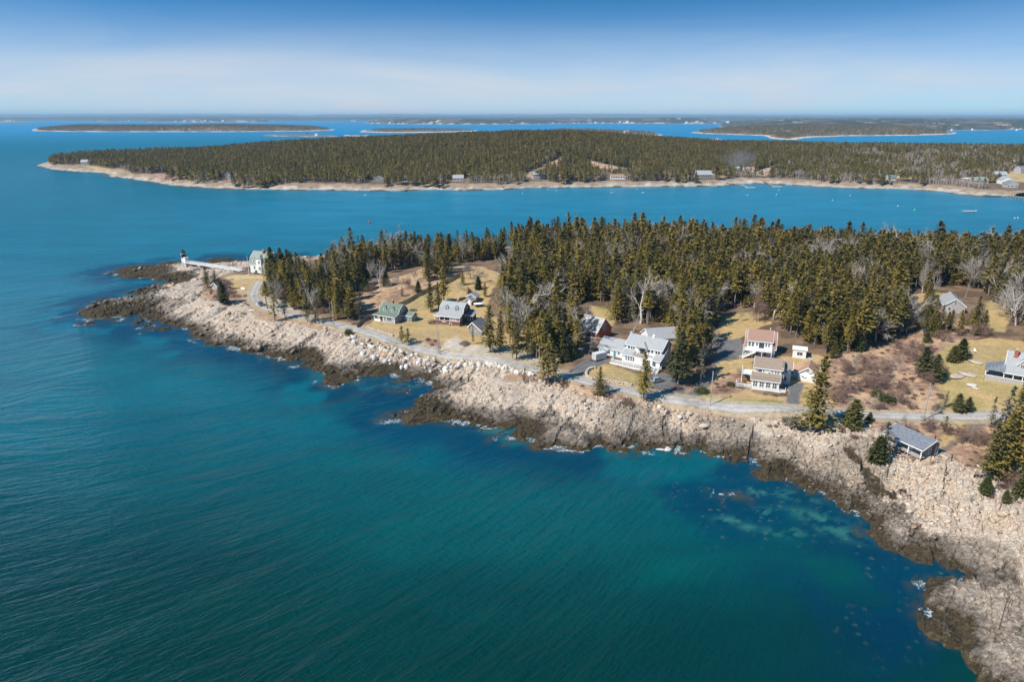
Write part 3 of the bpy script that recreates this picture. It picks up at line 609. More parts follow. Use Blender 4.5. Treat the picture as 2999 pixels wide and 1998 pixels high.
def bush(seed, r, hh, n, size=.16, leafy=True, thin=.02):
    g = np.random.default_rng(seed); a, st = Acc(), Acc()
    d = unit(g.normal(0, 1, (n, 3))); d[:, 2] = np.abs(d[:, 2]); rr = (.45+.6*g.random(n))[:, None]
    lob = 1+.22*np.sin(d[:, :1]*5+seed)*np.cos(d[:, 1:2]*4+seed)
    c = d*rr*lob*[r, r, hh]
    if leafy: a.quads(c, unit(g.normal(0, 1, (n, 3)))*size, unit(g.normal(0, 1, (n, 3)))*size*.6)
    else:
        t = unit(d+g.normal(0, .35, (n, 3))+[0, 0, .3]); a.quads(c, t*size*2.2, unit(np.cross(t, g.normal(0, 1, (n, 3))))*thin)
    for k in range(5):
        az = g.random()*6.28; st.tube([[0, 0, -.3], [math.cos(az)*r*.3, math.sin(az)*r*.3, hh*.45], [math.cos(az)*r*.6, math.sin(az)*r*.6, hh*.8]], [.03, .02, .01], 3)
    return a, st
VAR = {}
def variant(key, cr, tr, cm, tm):
    VAR[key] = (cr.mesh('crown_'+key, [cm]), tr.mesh('trunk_'+key, [tm]))
for i in range(6): variant('full%d' % i, *spruce(20+i, 14, 1.3+.7*(i % 3), 3.0-.2*(i % 3), 1.05, .5, .5, .25+.2*(i % 2)), M['needles'], M['bark'])
for i in range(6): variant('wood%d' % i, *spruce(40+i, 14, 5.0+.9*(i % 3), 2.2+.15*(i % 2), 1.15, .55, .42, .25*(i % 2)), M['needles'], M['bark'])
for i in range(3): variant('thin%d' % i, *spruce(60+i, 14, 3.0, 2.1, .85, .46, .55, .5), M['needles_grey'], M['dead'])
for i in range(3): variant('young%d' % i, *spruce(70+i, 6, .15, 2.2, 1.5, .46, .25, .1, 8, .38), M['needles_young'], M['bark'])
for i in range(3): variant('open%d' % i, *spruce(80+i, 12, 2.6, 3.3, 1.0, .62, .55, .5, 6, .75), M['needles'], M['bark'])
for i in range(3): variant('dark%d' % i, *spruce(90+i, 14, 2.0, 3.0, 1.35, .58, .3, .1), M['needles_dark'], M['bark'])
for i in range(3): variant('birch%d' % i, *bare_tree(100+i, 14, .40, .35, 240, .012), M['twigs'], M['birch'])
for i in range(3): variant('clump%d' % i, *bare_tree(110+i, 11, .5, .3, 240, .012, trunks=3), M['twigs'], M['birch'])
for i in range(3): variant('round%d' % i, *bare_tree(120+i, 9, 1.0, .3, 620, .013), M['twigs'], M['dead'])
for i in range(2): variant('brushtree%d' % i, *bare_tree(130+i, 7, .7, .15, 420, .014, trunks=3), M['brush'], M['dead'])
for i in range(3): variant('bush%d' % i, *bush(140+i, 1.0, 1.1, 420, .13, False, .022), M['brush'], M['dead'])
for i in range(2): variant('bough%d' % i, *bush(170+i, 1.0, .9, 520, .16), M['needles_grey'], M['dead'])
for i in range(2): variant('green%d' % i, *bush(150+i, 1.0, .95, 700, .12), M['evergreen_bush'], M['dead'])
HT = dict(full=14, wood=14, thin=14, young=6, open=12, dark=14, birch=16, clump=12.5, round=10.5, brushtree=8, bush=1.1, green=.95, bough=.9)
for i in range(2):
    a = snag(160+i, 12); VAR['snag%d' % i] = (None, a.mesh('trunk_snag', [M['dead']]))
HT['snag'] = 12
def tree(kind, i, x, y, s, label, cat='tree', group=None, name=None, z=None, tilt=0):
    cr, tr = VAR['%s%d' % (kind, i)]
    nm = name or {'birch': 'birch_tree', 'clump': 'birch_tree', 'round': 'bare_tree', 'brushtree': 'bare_tree', 'bush': 'bush', 'bough': 'brush_pile', 'green': 'bush', 'snag': 'dead_tree'}.get(kind, 'spruce_tree')
    o = thing(nm, label, cat, (x, y, hz(x, y, False) if z is None else z), random.random()*6.28, group)
    o.scale = (s[0], s[0], s[1]) if isinstance(s, tuple) else (s, s, s)
    if tilt: o.rotation_euler = (tilt, tilt*.4, o.rotation_euler[2])
    if cr: link('foliage' if kind in ('green', 'bough') else ('twigs' if kind in ('bush', 'birch', 'clump', 'round', 'brushtree') else 'crown'), cr, o)
    link('trunk' if kind not in ('bush', 'green', 'bough') else 'stem', tr, o)
    return o
def put(kind, u, v, hpx, label, cat='tree', i=None, group=None, wide=1.0, name=None, z0=6.0):
    """a tree whose foot stands at picture point (u, v); hpx = its height there in photo pixels"""
    x, y, z = ground(u, v, z0); D = math.hypot(y, CAM_H-z); dep = math.atan2(CAM_H-z, y)
    fwd = y*math.cos(PITCH)+(CAM_H-z)*math.sin(PITCH)
    hm = hpx*fwd/2000/math.cos(dep-0*(v-999)/2000)*.97
    if kind in ('bush', 'green', 'bough'): hm *= .6; wide *= .78
    s = hm/HT[kind]
    if kind in ('full', 'dark', 'thin', 'wood', 'open'): wide *= 1.38
    if i is None: i = random.randrange({'full': 6, 'wood': 6, 'green': 2, 'bough': 2, 'snag': 2, 'brushtree': 2}.get(kind, 3))
    return tree(kind, i, x, y, (s*wide, s), label, cat, group, name, z)
# ---- single trees one can point to
S_ = [
 ('full',1885,1178,150,'tall spruce standing by the road in front of the big white house',.8),
 ('full',1756,1163,88,'small pointed spruce at the road edge before the stone lawn wall',.9),
 ('dark',1985,1125,160,'broad dark spruce right of the big white house above the asphalt drive',.9),
 ('thin',2050,1120,130,'grey lichen covered spruce behind the broad one beside the white house',.9),
 ('full',2385,1262,215,'large spruce on the sea side of the road below the tan roofed garage',.95),
 ('full',2440,1050,50,'low spruce top at the wood edge behind the garage',1.2),
 ('young',2496,1252,84,'bushy young spruce beside the road next to the large leaning shore spruce',1.15),
 ('young',2545,1235,28,'tiny spruce on the bank right of the bushy young spruce',1.3),
 ('thin',2583,1345,110,'patchy spruce close against the seaward side of the grey shore cottage',1.3),
 ('young',2570,1355,78,'olive spruce clump spreading in front of the grey shore cottage porch',1.2),
 ('open',2765,1268,50,'small spiky spruce on the bank below the road near the shore cottage',1.1),
 ('dark',2705,1105,92,'dense green spruce on the brushy slope, larger of a touching pair',1.35),
 ('dark',2735,1118,80,'dense green spruce on the slope, nearer of a touching pair',1.3),
 ('young',2790,1060,50,'rounded young spruce on the lawn edge before the two white chairs',1.3),
 ('young',2815,1050,60,'young spruce rising behind the rounded one near the white chairs',1.2),
 ('dark',2805,1208,55,'dark young spruce by the road below the outcrop lawn',1.5),
 ('dark',2835,1206,44,'lower dark spruce at the end of the roadside group below the lawn',1.4),
 ('thin',2765,1195,50,'thin topped spruce behind the roadside group below the lawn',1.2),
 ('open',1178,1007,52,'wind spread spruce at the road edge above the pale boulders',1.2),
 ('open',1196,1012,50,'branching roadside spruce next to the wind spread one above the boulders',1.2),
 ('green',1022,980,30,'low dark evergreen on the rocks at the bend of the road',.9),
 ('full',1435,1032,140,'full spruce right of the grey shingled garage by the sandy lot',.9),
 ('full',1465,1028,120,'spruce with bare lower trunk behind the full one at the sandy lot',.8),
 ('thin',1385,1012,58,'slim two stemmed spruce in front of the grey shingled garage',.7),
 ('full',1513,1052,125,'tall spruce at the inner edge of the sandy lot',.8),
 ('open',1545,1050,90,'dark open spruce beside the sandy lot drive',.8),
 ('thin',1535,1125,48,'little spruce standing alone on the pale shore rock',.9),
 ('open',1590,1128,120,'leftmost spruce of the group on the shore side of the road bend',.8),
 ('full',1605,1130,150,'tallest spruce of the group on the shore side of the road bend',.7),
 ('open',1625,1120,110,'spreading spruce of the road bend group beside the utility pole',.8),
 ('full',1262,912,95,'tall dense spruce between the green and the grey gambrel cottages',.9),
 ('full',1285,908,85,'spruce behind the tall dense one between the two gambrel cottages',.9),
 ('full',1300,885,120,'tallest spruce on the lawn behind the grey gambrel cottage',.8),
 ('full',1255,815,95,'spruce standing above the wooden fence, left of a pair',.9),
 ('full',1310,800,100,'spruce standing above the wooden fence, right of a pair',.9),
 ('full',608,842,60,'bushy spruce left of the small purple roofed shed',1.25),
 ('full',632,838,48,'shorter spruce between the bushy one and the shed roof',1.1),
 ('dark',658,893,72,'full round spruce in front of the small purple roofed shed',1.3),
 ('open',807,943,105,'bent spruce on the shore side of the gravel lot',.8),
 ('thin',835,932,80,'thin spruce on the shore side beyond the gravel lot',.8),
 ('open',900,945,90,'spruce on the seaward edge of the lane right of the grey sign',.8),
 ('open',925,948,70,'low spruce on the seaward edge of the lane near the bend',.9),
 ('dark',800,830,110,'tallest dark spruce beside the white keeper house',.8),
 ('dark',828,828,105,'dark spruce second from the white keeper house',.9),
 ('dark',850,815,88,'dark spruce third from the white keeper house at the gap',.8),
 ('thin',888,812,70,'spindly spruce standing apart before the pale north rocks',.9),
 ('thin',912,812,66,'spindly spruce, outer one of two before the pale north rocks',.8),
 ('wood',783,905,85,'spruce crowding the drive just below the keeper house',1.1),
]
for k, u, v, hp, lb, wd in S_: put(k, u, v, hp, lb, 'bush' if k == 'green' else 'spruce', wide=wd)
# right hand clump of spruces near the frame edge, above the boulder beach
for j, (k, u, v, hp, wd, lb) in enumerate([('young',2885,1445,50,1.2,'rounded small spruce lowest on the slope above the boulder beach'),('full',2890,1410,170,.9,'broad spruce at the seaward corner of the dense clump above the beach'),('full',2925,1400,190,.9,'spruce with drooping boughs in the middle of the clump above the beach'),('full',2960,1390,230,.8,'tallest spruce of the clump above the boulder beach'),('thin',2930,1290,160,1.0,'pale lichened spruce rising behind the clump beside the road end'),('dark',2985,1330,200,.9,'dark spruce behind the clump where the road leaves'),('full',3010,1420,200,.9,'spruce cut by the picture edge in the beach clump'),('young',2990,1455,70,1.1,'small spruce on the brush slope under the tall clump'),('young',2910,1385,70,1.1,'young spruce tucked under the corner spruce of the beach clump'),('thin',2900,1250,90,.9,'ragged grey spruce at the lawn end of the road'),('young',2945,1470,34,1.1,'very small spruce near the boulders below the clump'),('full',3030,1280,200,.9,'spruce beyond the road end hiding the porch corner'),('full',2975,1250,130,.8,'spruce standing in front of the grey porch house')]): put(k, u, v, hp, lb, 'spruce', wide=wd, z0=5)
B_ = [('birch',1113,843,96,'white bare birch standing alone in the brown clearing',.9),('clump',1085,820,70,'thin grey birches behind the lone white birch',.8),('round',985,850,60,'purplish bare tree rising among the spruces left of the clearing',1.1),('round',1480,800,90,'large pale rounded bare tree at the north beach gap',1.15),('round',1380,815,60,'spreading grey bare tree behind the lawn',1.5),('round',1410,830,52,'lower grey bare tree beside the spreading one behind the lawn',1.4),('round',1560,790,80,'whitish bare tree at the wood edge right of the beach gap',1.0),('birch',1852,985,95,'tall white birch behind the roof of the big white house',.9),('birch',1725,1040,50,'leaning slender birch below the red barn',.5),('clump',2170,940,48,'slanting bare birch on the back lawn',.5),('brushtree',2215,940,75,'reddish bare tree at the edge of the back lawn',.9),('brushtree',2260,915,110,'tall reddish bare tree inside the wood edge',.8),('round',2790,912,48,'white bare tree beside the roof of the house in the wood',.7),('birch',2826,872,70,'tall white birch behind the house in the wood',.5),('clump',2700,860,110,'white birch clump standing in the far clearing, left one',.5),('clump',2720,862,115,'white birch clump standing in the far clearing, right one',.5),('round',2545,1200,62,'crooked white bare tree beside the road on the brushy slope',.8),('clump',2738,1215,40,'white forked bare sapling beside the road opposite the cottage',1.0),('clump',2640,1262,60,'pair of thin birch stems behind the shore cottage roof',.5),('round',2052,1010,60,'pale dead looking tree behind the asphalt drive spruces',.8),('birch',2950,790,110,'white slanting birch near the right end of the wood',.5),('brushtree',2480,1100,55,'thicket tree with thin reddish stems at the foot of the wood',1.3),('brushtree',2580,1110,60,'pink stemmed thicket tree in the middle of the brush slope',1.3),('brushtree',2530,1080,50,'thicket tree behind the dark bushes on the brush slope',1.3),('clump',2500,1095,70,'grey stems standing in the brush behind the road',.6),('clump',2625,1090,75,'slender pale stems left of the dense green spruce pair',.5),('round',1455,900,60,'reddish bare tree behind the covered boat',1.4),('brushtree',1490,880,80,'bare reddish thicket tree behind the lawn shed',1.3)]
for q_, (u_, v_, h_) in enumerate(((1140,850,38),(1165,835,44),(1195,842,36),(1215,822,42),(1240,835,34),(1090,862,40),(1290,812,40),(1345,850,34),(1375,870,36),(1062,875,36),(2690,925,50),(2745,940,44),(2850,925,48),(2870,945,44),(2835,952,36))):
    put(['round', 'clump', 'brushtree'][q_ % 3], u_, v_, h_, 'bare grey tree standing in the brown field behind the long fence' if u_ < 1400 else 'bare grey tree standing around the grey gabled house in the wood', 'tree', group='bare trees of the brown field' if u_ < 1400 else 'bare trees around the wood house', wide=.9)
for q_, (u_, v_, h_) in enumerate(((1130,838,46),(1178,868,30),(1225,855,34),(1355,835,46),(1400,848,40),(1420,870,44),(1068,852,50))): put('full' if q_ % 2 else 'young', u_, v_, h_, 'small spruce standing out in the open behind the two gambrel cottages', 'spruce', group='scattered field spruces')
for k, u, v, hp, lb, wd in B_: put(k, u, v, hp, lb, 'tree', wide=wd)
HB = [('green',2055,1150,26,'rounded clipped evergreen bush beside the utility pole and drive',1.7),('green',2140,1130,18,'yellow green clipped bush near the sunroom deck',1.6),('bush',1268,947,18,'red brown bare bush against the green cottage porch',2.0),('bush',1288,940,14,'red brown bare bush beside the rear wing of the green cottage',2.2),('bush',1362,1008,14,'mauve bare bush where the sandy lot meets the lawn',3.0),('bush',2120,1145,9,'low heather mound nearest the road before the white sunroom',3),('bush',2105,1135,8,'low purple heather mound behind the front one in the garden bed',3),('bush',2170,1135,14,'purple brown shrub against the sunroom deck',3),('bush',2295,1158,12,'rounded purple shrub at the corner of the sunroom',2.8),('bush',2270,1160,9,'low shrub under the small white porch of the sunroom house',2.6),('bush',2240,1155,7,'low shrub in the bed along the sunroom wall',2.6),('bush',1210,910,10,'brown shrub on the lawn behind the green cottage',3),('bush',1040,950,10,'bare shrub by the low wooden fence next to the lane',3),('bush',690,870,14,'grey brown thicket beside the small purple roofed shed',3),('bush',1985,1140,18,'red stemmed bush beside the parked silver car',2.2),('green',2600,1175,30,'dark evergreen thicket in the brush slope above the road',1.8),('green',2570,1160,26,'evergreen thicket behind the larger dark one in the brush',1.7),('bush',1940,970,12,'brown bush behind the rear garage of the white house',2.4),('bush',1830,1175,16,'tan dry shrub between the road and the rocks under the tall spruce',2.4),('bush',1650,1128,16,'red brown scrub under the road bend spruces',3),('bough',2330,1246,30,'fallen dead spruce boughs spilling over the beach bank',2.0),('bough',2312,1238,22,'grey brushwood beside the fallen boughs on the beach bank',2.0),('bush',2150,1180-52,16,'bare shrub by the garden path of the sunroom house',2)]
for k, u, v, hp, lb, wd in HB: put(k, u, v, hp, lb, 'bush', wide=wd)

# ---- woods of the peninsula: nearest as objects, the rest one mass
WOOD = [GP(p, 6.5) for p in (
 [(776,912),(780,868),(786,835),(800,808),(835,800),(870,808),(930,835),(955,800),(1000,770),(1100,756),(1240,752),(1235,800),(1170,815),(1085,822),(1065,850),(1030,880),(1048,905),(1066,935),(1030,948),(960,930),(900,915),(850,905),(810,898)],
 [(940,800),(960,775),(1060,758),(1480,752),(1470,775),(1380,785),(1230,790),(1130,812),(1060,845),(990,850)],
 [(1255,800),(1320,790),(1300,830),(1250,840)],
 [(1500,770),(1495,745),(1700,742),(2100,744),(2500,752),(3100,758),(3300,900),(3200,980),(2960,985),(2900,905),(2850,870),(2760,862),(2640,880),(2650,1000),(2560,1030),(2480,1050),(2420,1048),(2330,1005),(2200,925),(2110,915),(2090,960),(2060,985),(1960,965),(1800,960),(1790,905),(1740,900),(1560,905),(1480,940),(1460,880),(1510,830)],
 [(1475,1000),(1500,930),(1560,930),(1690,960),(1688,1010),(1690,1050),(1620,1065),(1580,1055),(1540,1010)],
 [(1960,985),(2060,990),(2080,1030),(2070,1070),(2000,1110),(1975,1060)],
 [(2680,975),(2700,900),(2760,930),(2850,960),(2900,1000),(2860,1015),(2790,1000),(2740,1010),(2700,1030)],
 [(3000,1010),(3200,990),(3400,1300),(3100,1500),(3020,1440),(3060,1250),(3040,1130)])]
HOUSES_XY = [ground(u, v)[:2]+(r,) for u, v, r in ((765,785,16),(1150,920,20),(1320,930,20),(1385,885,12),(1400,970,10),(1745,965,13),(1780,1030,14),(1850,1020,22),(1930,1010,14),(2225,1010,15),(2345,1035,9),(2250,1095,18),(2320,1070,12),(2365,1105,10),(2660,1320,12),(2960,1080,18),(2800,895,15),(2795,928,14),(2785,955,9),(2130,1030,12),(1770,935,6))]
g = np.random.default_rng(99)
sp_pts = []
xx, yy = np.meshgrid(np.arange(-180, 380, 3.15), np.arange(150, 480, 3.15))
px = (xx+g.uniform(-1.4, 1.4, xx.shape)).ravel(); py = (yy+g.uniform(-1.4, 1.4, xx.shape)).ravel()
inw = np.full(px.shape, -99.)
for P in WOOD: inw = np.maximum(inw, sdist(px, py, P))
dsh = sdist(px, py, SHORE); rd = pdist(px, py, ROADR)
ok = (inw > 0) & (dsh > 13) & (rd > 4.5)
for hx, hy, r in HOUSES_XY: ok &= np.hypot(px-hx, py-hy) > r*.62
den = fbm(px/17, py/17, 41, 3)
leftwood = (px < -5)
ok &= (g.random(px.shape) < np.where(leftwood, .55, .92)*np.clip(1.25-1.6*np.clip(.42-den, 0, 1), 0, 1))
px, py, inw, den, leftwood = px[ok], py[ok], inw[ok], den[ok], leftwood[ok]
pz = height(px, py, False)
u01 = g.random(len(px)); edge = inw < 5
kind = np.where(edge & (u01 < .30), 3, np.where(u01 < .17, 2, np.where(u01 < .35, 0, 1)))   # 0 full 1 wood 2 thin 3 young 4 birch
kind = np.where((g.random(len(px)) < .045), 4, kind)
pink = fbm(px/22, py/22, 44, 2) > .66; kind = np.where(pink & (g.random(len(px)) < .35), 4, kind)
hh = (11+4.6*g.random(len(px))+3*(fbm(px/30, py/30, 46, 2)-.3))*np.where(leftwood, .92, 1.06)
hh = hh*(1-.22*g.random(len(px))*(g.random(len(px)) > .5))+(1.5+4.0*g.random(len(px)))*(g.random(len(px)) > .86)
hh = np.where(kind == 3, 3.5+3*g.random(len(px)), hh)
hh = np.where(sdist(px, py, WOOD[6]) > -2, hh*.62, hh)
order = np.argsort(py-0.0*px)
isspruce = kind[order] != 4
n_single = 230
near_ids = order[isspruce][:n_single]; near_b = order[~isspruce][:36]
GL = {0: 'full crowned spruce standing in the dense wood behind the houses', 1: 'spruce with long bare trunk in the dense wood behind the houses', 2: 'grey lichened spruce among the green ones in the wood behind the houses', 3: 'young low spruce at the edge of the wood behind the houses', 4: 'bare pale birch among the spruces of the wood behind the houses'}
GN_ = {0: 'full crowned spruces of the wood', 1: 'bare trunked spruces of the wood', 2: 'lichened spruces of the wood', 3: 'young spruces at the wood edge', 4: 'birches among the wood spruces'}
KN = {0: ('full', 6), 1: ('wood', 6), 2: ('thin', 3), 3: ('young', 3), 4: ('birch', 3)}
for i in list(near_ids)+list(near_b):
    k = int(kind[i]); nm, cnt = KN[k]; s = hh[i]/HT[nm]
    tree(nm, int(g.integers(cnt)), px[i], py[i], (s*float(g.uniform(1.15, 1.5)), s), GL[k], 'spruce' if k < 4 else 'birch', GN_[k], z=pz[i])
rest = np.setdiff1d(np.arange(len(px)), np.r_[near_ids, near_b])
def mass(name, label, cat, srcs, P, S, extra=None):
    """one object that scatters whole tree meshes over its points"""
    me = mesh_np(name, P, np.array([[0, 0, 0]])) if False else bpy.data.meshes.new(name)
    me.vertices.add(len(P)); me.vertices.foreach_set('co', np.asarray(P, np.float32).ravel())
    a = me.attributes.new('sc', 'FLOAT_VECTOR', 'POINT'); a.data.foreach_set('vector', np.asarray(S, np.float32).ravel())
    a = me.attributes.new('rz', 'FLOAT_VECTOR', 'POINT'); rr = np.zeros((len(P), 3), np.float32); rr[:, 2] = np.random.default_rng(3).random(len(P))*6.28; a.data.foreach_set('vector', rr.ravel())
    a = me.attributes.new('pick', 'INT', 'POINT'); a.data.foreach_set('value', np.random.default_rng(4).integers(0, len(srcs), len(P)).astype(np.int32))
    o = bpy.data.objects.new(name, me); C.objects.link(o); tag(o, label, cat, kind='stuff')
    ng = bpy.data.node_groups.new(name+'_nodes', 'GeometryNodeTree')
    ng.interface.new_socket('Geometry', in_out='INPUT', socket_type='NodeSocketGeometry'); ng.interface.new_socket('Geometry', in_out='OUTPUT', socket_type='NodeSocketGeometry')
    gi = ng.nodes.new('NodeGroupInput'); go = ng.nodes.new('NodeGroupOutput'); ip = ng.nodes.new('GeometryNodeInstanceOnPoints'); jg = ng.nodes.new('GeometryNodeJoinGeometry')
    for cr, tr in srcs:
        mats = [m for m in cr.materials] if cr else []
        key = 'mass_'+(cr.name if cr else tr.name)
        so_ = bpy.data.objects.get(key)
        if so_ is None:
            V, F, MI = [], [], []; n = 0; ms = []
            for q, me_ in enumerate([m_ for m_ in (cr, tr) if m_]):
                v = np.empty(len(me_.vertices)*3, np.float32); me_.vertices.foreach_get('co', v); f_ = np.empty(len(me_.loops), np.int32); me_.loops.foreach_get('vertex_index', f_)
                V.append(v.reshape(-1, 3)); F.append(f_.reshape(-1, 4)+n); MI.append(np.full(len(f_)//4, q)); n += len(me_.vertices); ms.append(me_.materials[0])
            so_ = bpy.data.objects.new(key, mesh_np(key, np.concatenate(V), np.concatenate(F), mats=ms, mi=np.concatenate(MI)))
        oi = ng.nodes.new('GeometryNodeObjectInfo'); oi.inputs['Object'].default_value = so_; oi.inputs['As Instance'].default_value = True
        ng.links.new(oi.outputs['Geometry'], jg.inputs[0])
    def nattr(nm, ty):
        q = ng.nodes.new('GeometryNodeInputNamedAttribute'); q.data_type = ty; q.inputs[0].default_value = nm; return q.outputs[0]
    ng.links.new(gi.outputs[0], ip.inputs['Points']); ng.links.new(jg.outputs[0], ip.inputs['Instance']); ip.inputs['Pick Instance'].default_value = True
    ng.links.new(nattr('pick', 'INT'), ip.inputs['Instance Index']); ng.links.new(nattr('rz', 'FLOAT_VECTOR'), ip.inputs['Rotation']); ng.links.new(nattr('sc', 'FLOAT_VECTOR'), ip.inputs['Scale'])
    ng.links.new(ip.outputs[0], go.inputs[0])
    o.modifiers.new('scatter', 'NODES').node_group = ng
    return o
def scl(h, base, g_): s = h/base; w_ = s*g_.uniform(1.15, 1.55, len(h)); return np.c_[w_, w_, s]
sel = rest[kind[rest] < 4]; ks = kind[sel]
mass('spruce_wood', 'dense dark green spruce wood covering the back of the near peninsula', 'wood', [VAR['full0'], VAR['wood0'], VAR['wood1'], VAR['wood2'], VAR['wood3'], VAR['full3'], VAR['wood5'], VAR['thin0'], VAR['full2']], np.c_[px[sel], py[sel], pz[sel]], scl(np.maximum(hh[sel], 5.5), 14, g))
sel = rest[kind[rest] == 4]
mass('birch_wood', 'pale bare birches scattered through the far side of the spruce wood', 'wood', [VAR['birch0'], VAR['birch1'], VAR['clump0'], VAR['thin1']], np.c_[px[sel], py[sel], pz[sel]], scl(hh[sel], 13, g))
# brushwood ground cover
bp_ = []
for kz in zones:
    if kz[1] == 'brush':
        P = kz[0]; n = int(abs(np.sum(P[:, 0]*np.roll(P[:, 1], -1)-P[:, 1]*np.roll(P[:, 0], -1))/2)*.16)
        q = np.c_[g.uniform(P[:, 0].min(), P[:, 0].max(), n*2), g.uniform(P[:, 1].min(), P[:, 1].max(), n*2)]; q = q[(sdist(q[:, 0], q[:, 1], P) > .3) & (pdist(q[:, 0], q[:, 1], ROADR) > 3.6)]; bp_.append(q)
q = np.concatenate(bp_)
for hx, hy, r in HOUSES_XY: q = q[np.hypot(q[:, 0]-hx, q[:, 1]-hy) > r*.45]
q = q[fbm(q[:, 0]/5, q[:, 1]/5, 17, 2) > .47]
mass('brushwood', 'low reddish brown brush covering the slopes beside the road', 'brush', [VAR['bush0'], VAR['bush1'], VAR['bush2'], VAR['bush0'], VAR['bush2'], VAR['brushtree0']], np.c_[q, height(q[:, 0], q[:, 1], False)], (lambda s: np.c_[s, s, s*.75])(g.uniform(.35, 1.0, len(q))))

# ---------------------------------------------------------------- boulders of the shore
m, nt, b = new_mat('boulder_stone'); M['boulder'] = m
gg = nt.nodes.new('ShaderNodeNewGeometry'); sp = nt.nodes.new('ShaderNodeSeparateXYZ'); nt.links.new(gg.outputs['Position'], sp.inputs[0])
rc, na, nc = rock_colour(nt, gg.outputs['Position'], sp.outputs[2])
at = N(nt, 'ShaderNodeAttribute', attribute_name='shade')
nt.links.new(mixc(nt, 1.0, rc, at.outputs['Color'], 'MULTIPLY'), b.inputs['Base Color']); b.inputs['Roughness'].default_value = .9; b.inputs['Specular IOR Level'].default_value = .2
g = np.random.default_rng(12)
n = 260000
bx = g.uniform(-215, 120, n); by = g.uniform(74, 400, n)
z, d, isl, rock, rd = height(bx, by, True, True)
cl = fbm(bx/9, by/9, 201, 3)
beach = smooth(1-np.hypot((bx-74)/40, (by-138)/26))
upper = smooth((rd-2.6)/1)*smooth((13-rd)/6)
pr = .04+.22*smooth((cl-.5)/.12)+1.0*beach+.3*upper*(bx > -60)*(bx < 60)
nearw = smooth((310-by)/160)
ok = (d > 1.2) & (d < 24+9*smooth((bx-70)/30)) & (rd > 3.3) & (rock > .04) & (g.random(n) < pr*(.30+.70*nearw))
bx, by, z, d, rd, beach, upper = (q[ok] for q in (bx, by, z, d, rd, beach, upper))
nb = len(bx); sz = .16+.30*g.random(nb)**2+.5*(g.random(nb) > .93)*g.random(nb); sz *= (1+.8*(by > 230)+.35*upper)
V = IV[None]*(1+.25*g.normal(0, 1, (nb, 12, 1))).clip(.55, 1.5)
V = V*np.stack([sz*g.uniform(.8, 1.5, nb), sz*g.uniform(.7, 1.1, nb), sz*g.uniform(.45, .85, nb)], 1)[:, None]
an = g.random(nb)*3.1416+.6; ca, sa = np.cos(an)[:, None], np.sin(an)[:, None]
V = np.stack([V[..., 0]*ca-V[..., 1]*sa, V[..., 0]*sa+V[..., 1]*ca, V[..., 2]+.25*V[..., 0]*g.normal(0, 1, (nb, 1))], 2)
V += np.stack([bx, by, z+sz*.18], 1)[:, None]
F = (IF[None]+12*np.arange(nb)[:, None, None]).reshape(-1, 3)
gr = g.uniform(.72, 1.22, nb)[:, None]*(np.array([[1, .97, .93]])+g.normal(0, .05, (nb, 1))*[[1, 0, -1]])
gr = gr*(1+.12*beach)[:, None]*(1-.35*np.clip(tone_at(bx, by, d), 0, 1)-.45*np.clip(wet_at(bx, by, d)*.5, 0, 1))[:, None]
me = mesh_np('beach_stones', V.reshape(-1, 3), F, M['boulder'], False, {'shade': ('FLOAT_COLOR', 'POINT', np.c_[np.repeat(np.clip(gr, 0, 1.6), 12, 0), np.ones(nb*12)])})
tag(link('beach_stones', me), 'pale beach stones and loose rock covering the shore ledges', 'stones', kind='stuff')
print('stones', nb, 'wood', len(px), 'rest', len(rest))
# pale armour boulders along the road
from mathutils import noise as mnoise
def boulder_mesh(seed, mat):
    g_ = np.random.default_rng(seed); bm_v = IV*(1+.28*g_.normal(0, 1, (12, 1)).clip(-1, 1)); bm_v = bm_v*[1.25, .9, .8]
    # one level of subdivision with kept hard faces, then cut by planes
    V = list(map(tuple, bm_v)); F = [tuple(f) for f in IF]; cache = {}; nf = []
    def midp(a, b_):
        k = (min(a, b_), max(a, b_))
        if k not in cache: V.append(tuple((np.array(V[a])+np.array(V[b_]))/2*(1+.06*g_.normal()))); cache[k] = len(V)-1
        return cache[k]
    for a, b_, c in F: ab, bc, ca_ = midp(a, b_), midp(b_, c), midp(c, a); nf += [(a, ab, ca_), (ab, b_, bc), (ca_, bc, c), (ab, bc, ca_)]
    V = np.array(V)
    for k in range(5):
        nn = unit(g_.normal(0, 1, 3)); dd = V@nn; lim = .62+.2*g_.random(); V = V-np.clip(dd-lim, 0, None)[:, None]*nn
    return mesh_np('boulder', V, np.array(nf), mat)
M['granite'] = paint('pale_granite', (.60, .57, .52), .9, .18, 2.5, .02)
M['granite_tan'] = paint('tan_granite', (.50, .42, .33), .9, .2, 2.5, .02)
BM = [boulder_mesh(i, M['granite'] if i % 3 else M['granite_tan']) for i in range(9)]
rp = []
for t in np.linspace(0, 1, 120):
    u = 1035+t*(1560-1035); vr = np.interp(u, [1035, 1151, 1246, 1335, 1420, 1474, 1560], [985, 1010, 1027, 1043, 1058, 1074, 1096])
    rp.append((u+g.normal(0, 6), vr+g.uniform(0, 34 if u < 1300 else 15)))
for u, v in rp:
    x, y = G(u, v, 5.3)
    if pdist(np.array([x]), np.array([y]), ROADR)[0] < 3.4: continue
    o = link('boulder', BM[g.integers(9)], None, (x, y, hz(x, y)+.25)); s = float(g.uniform(.55, 1.35)); o.scale = (s, s*g.uniform(.8, 1.1), s*g.uniform(.75, 1.1)); o.rotation_euler = tuple(g.uniform(0, 6.28, 3))
    tag(o, 'pale angular granite boulder piled along the seaward edge of the road', 'boulder', 'granite boulders protecting the road')
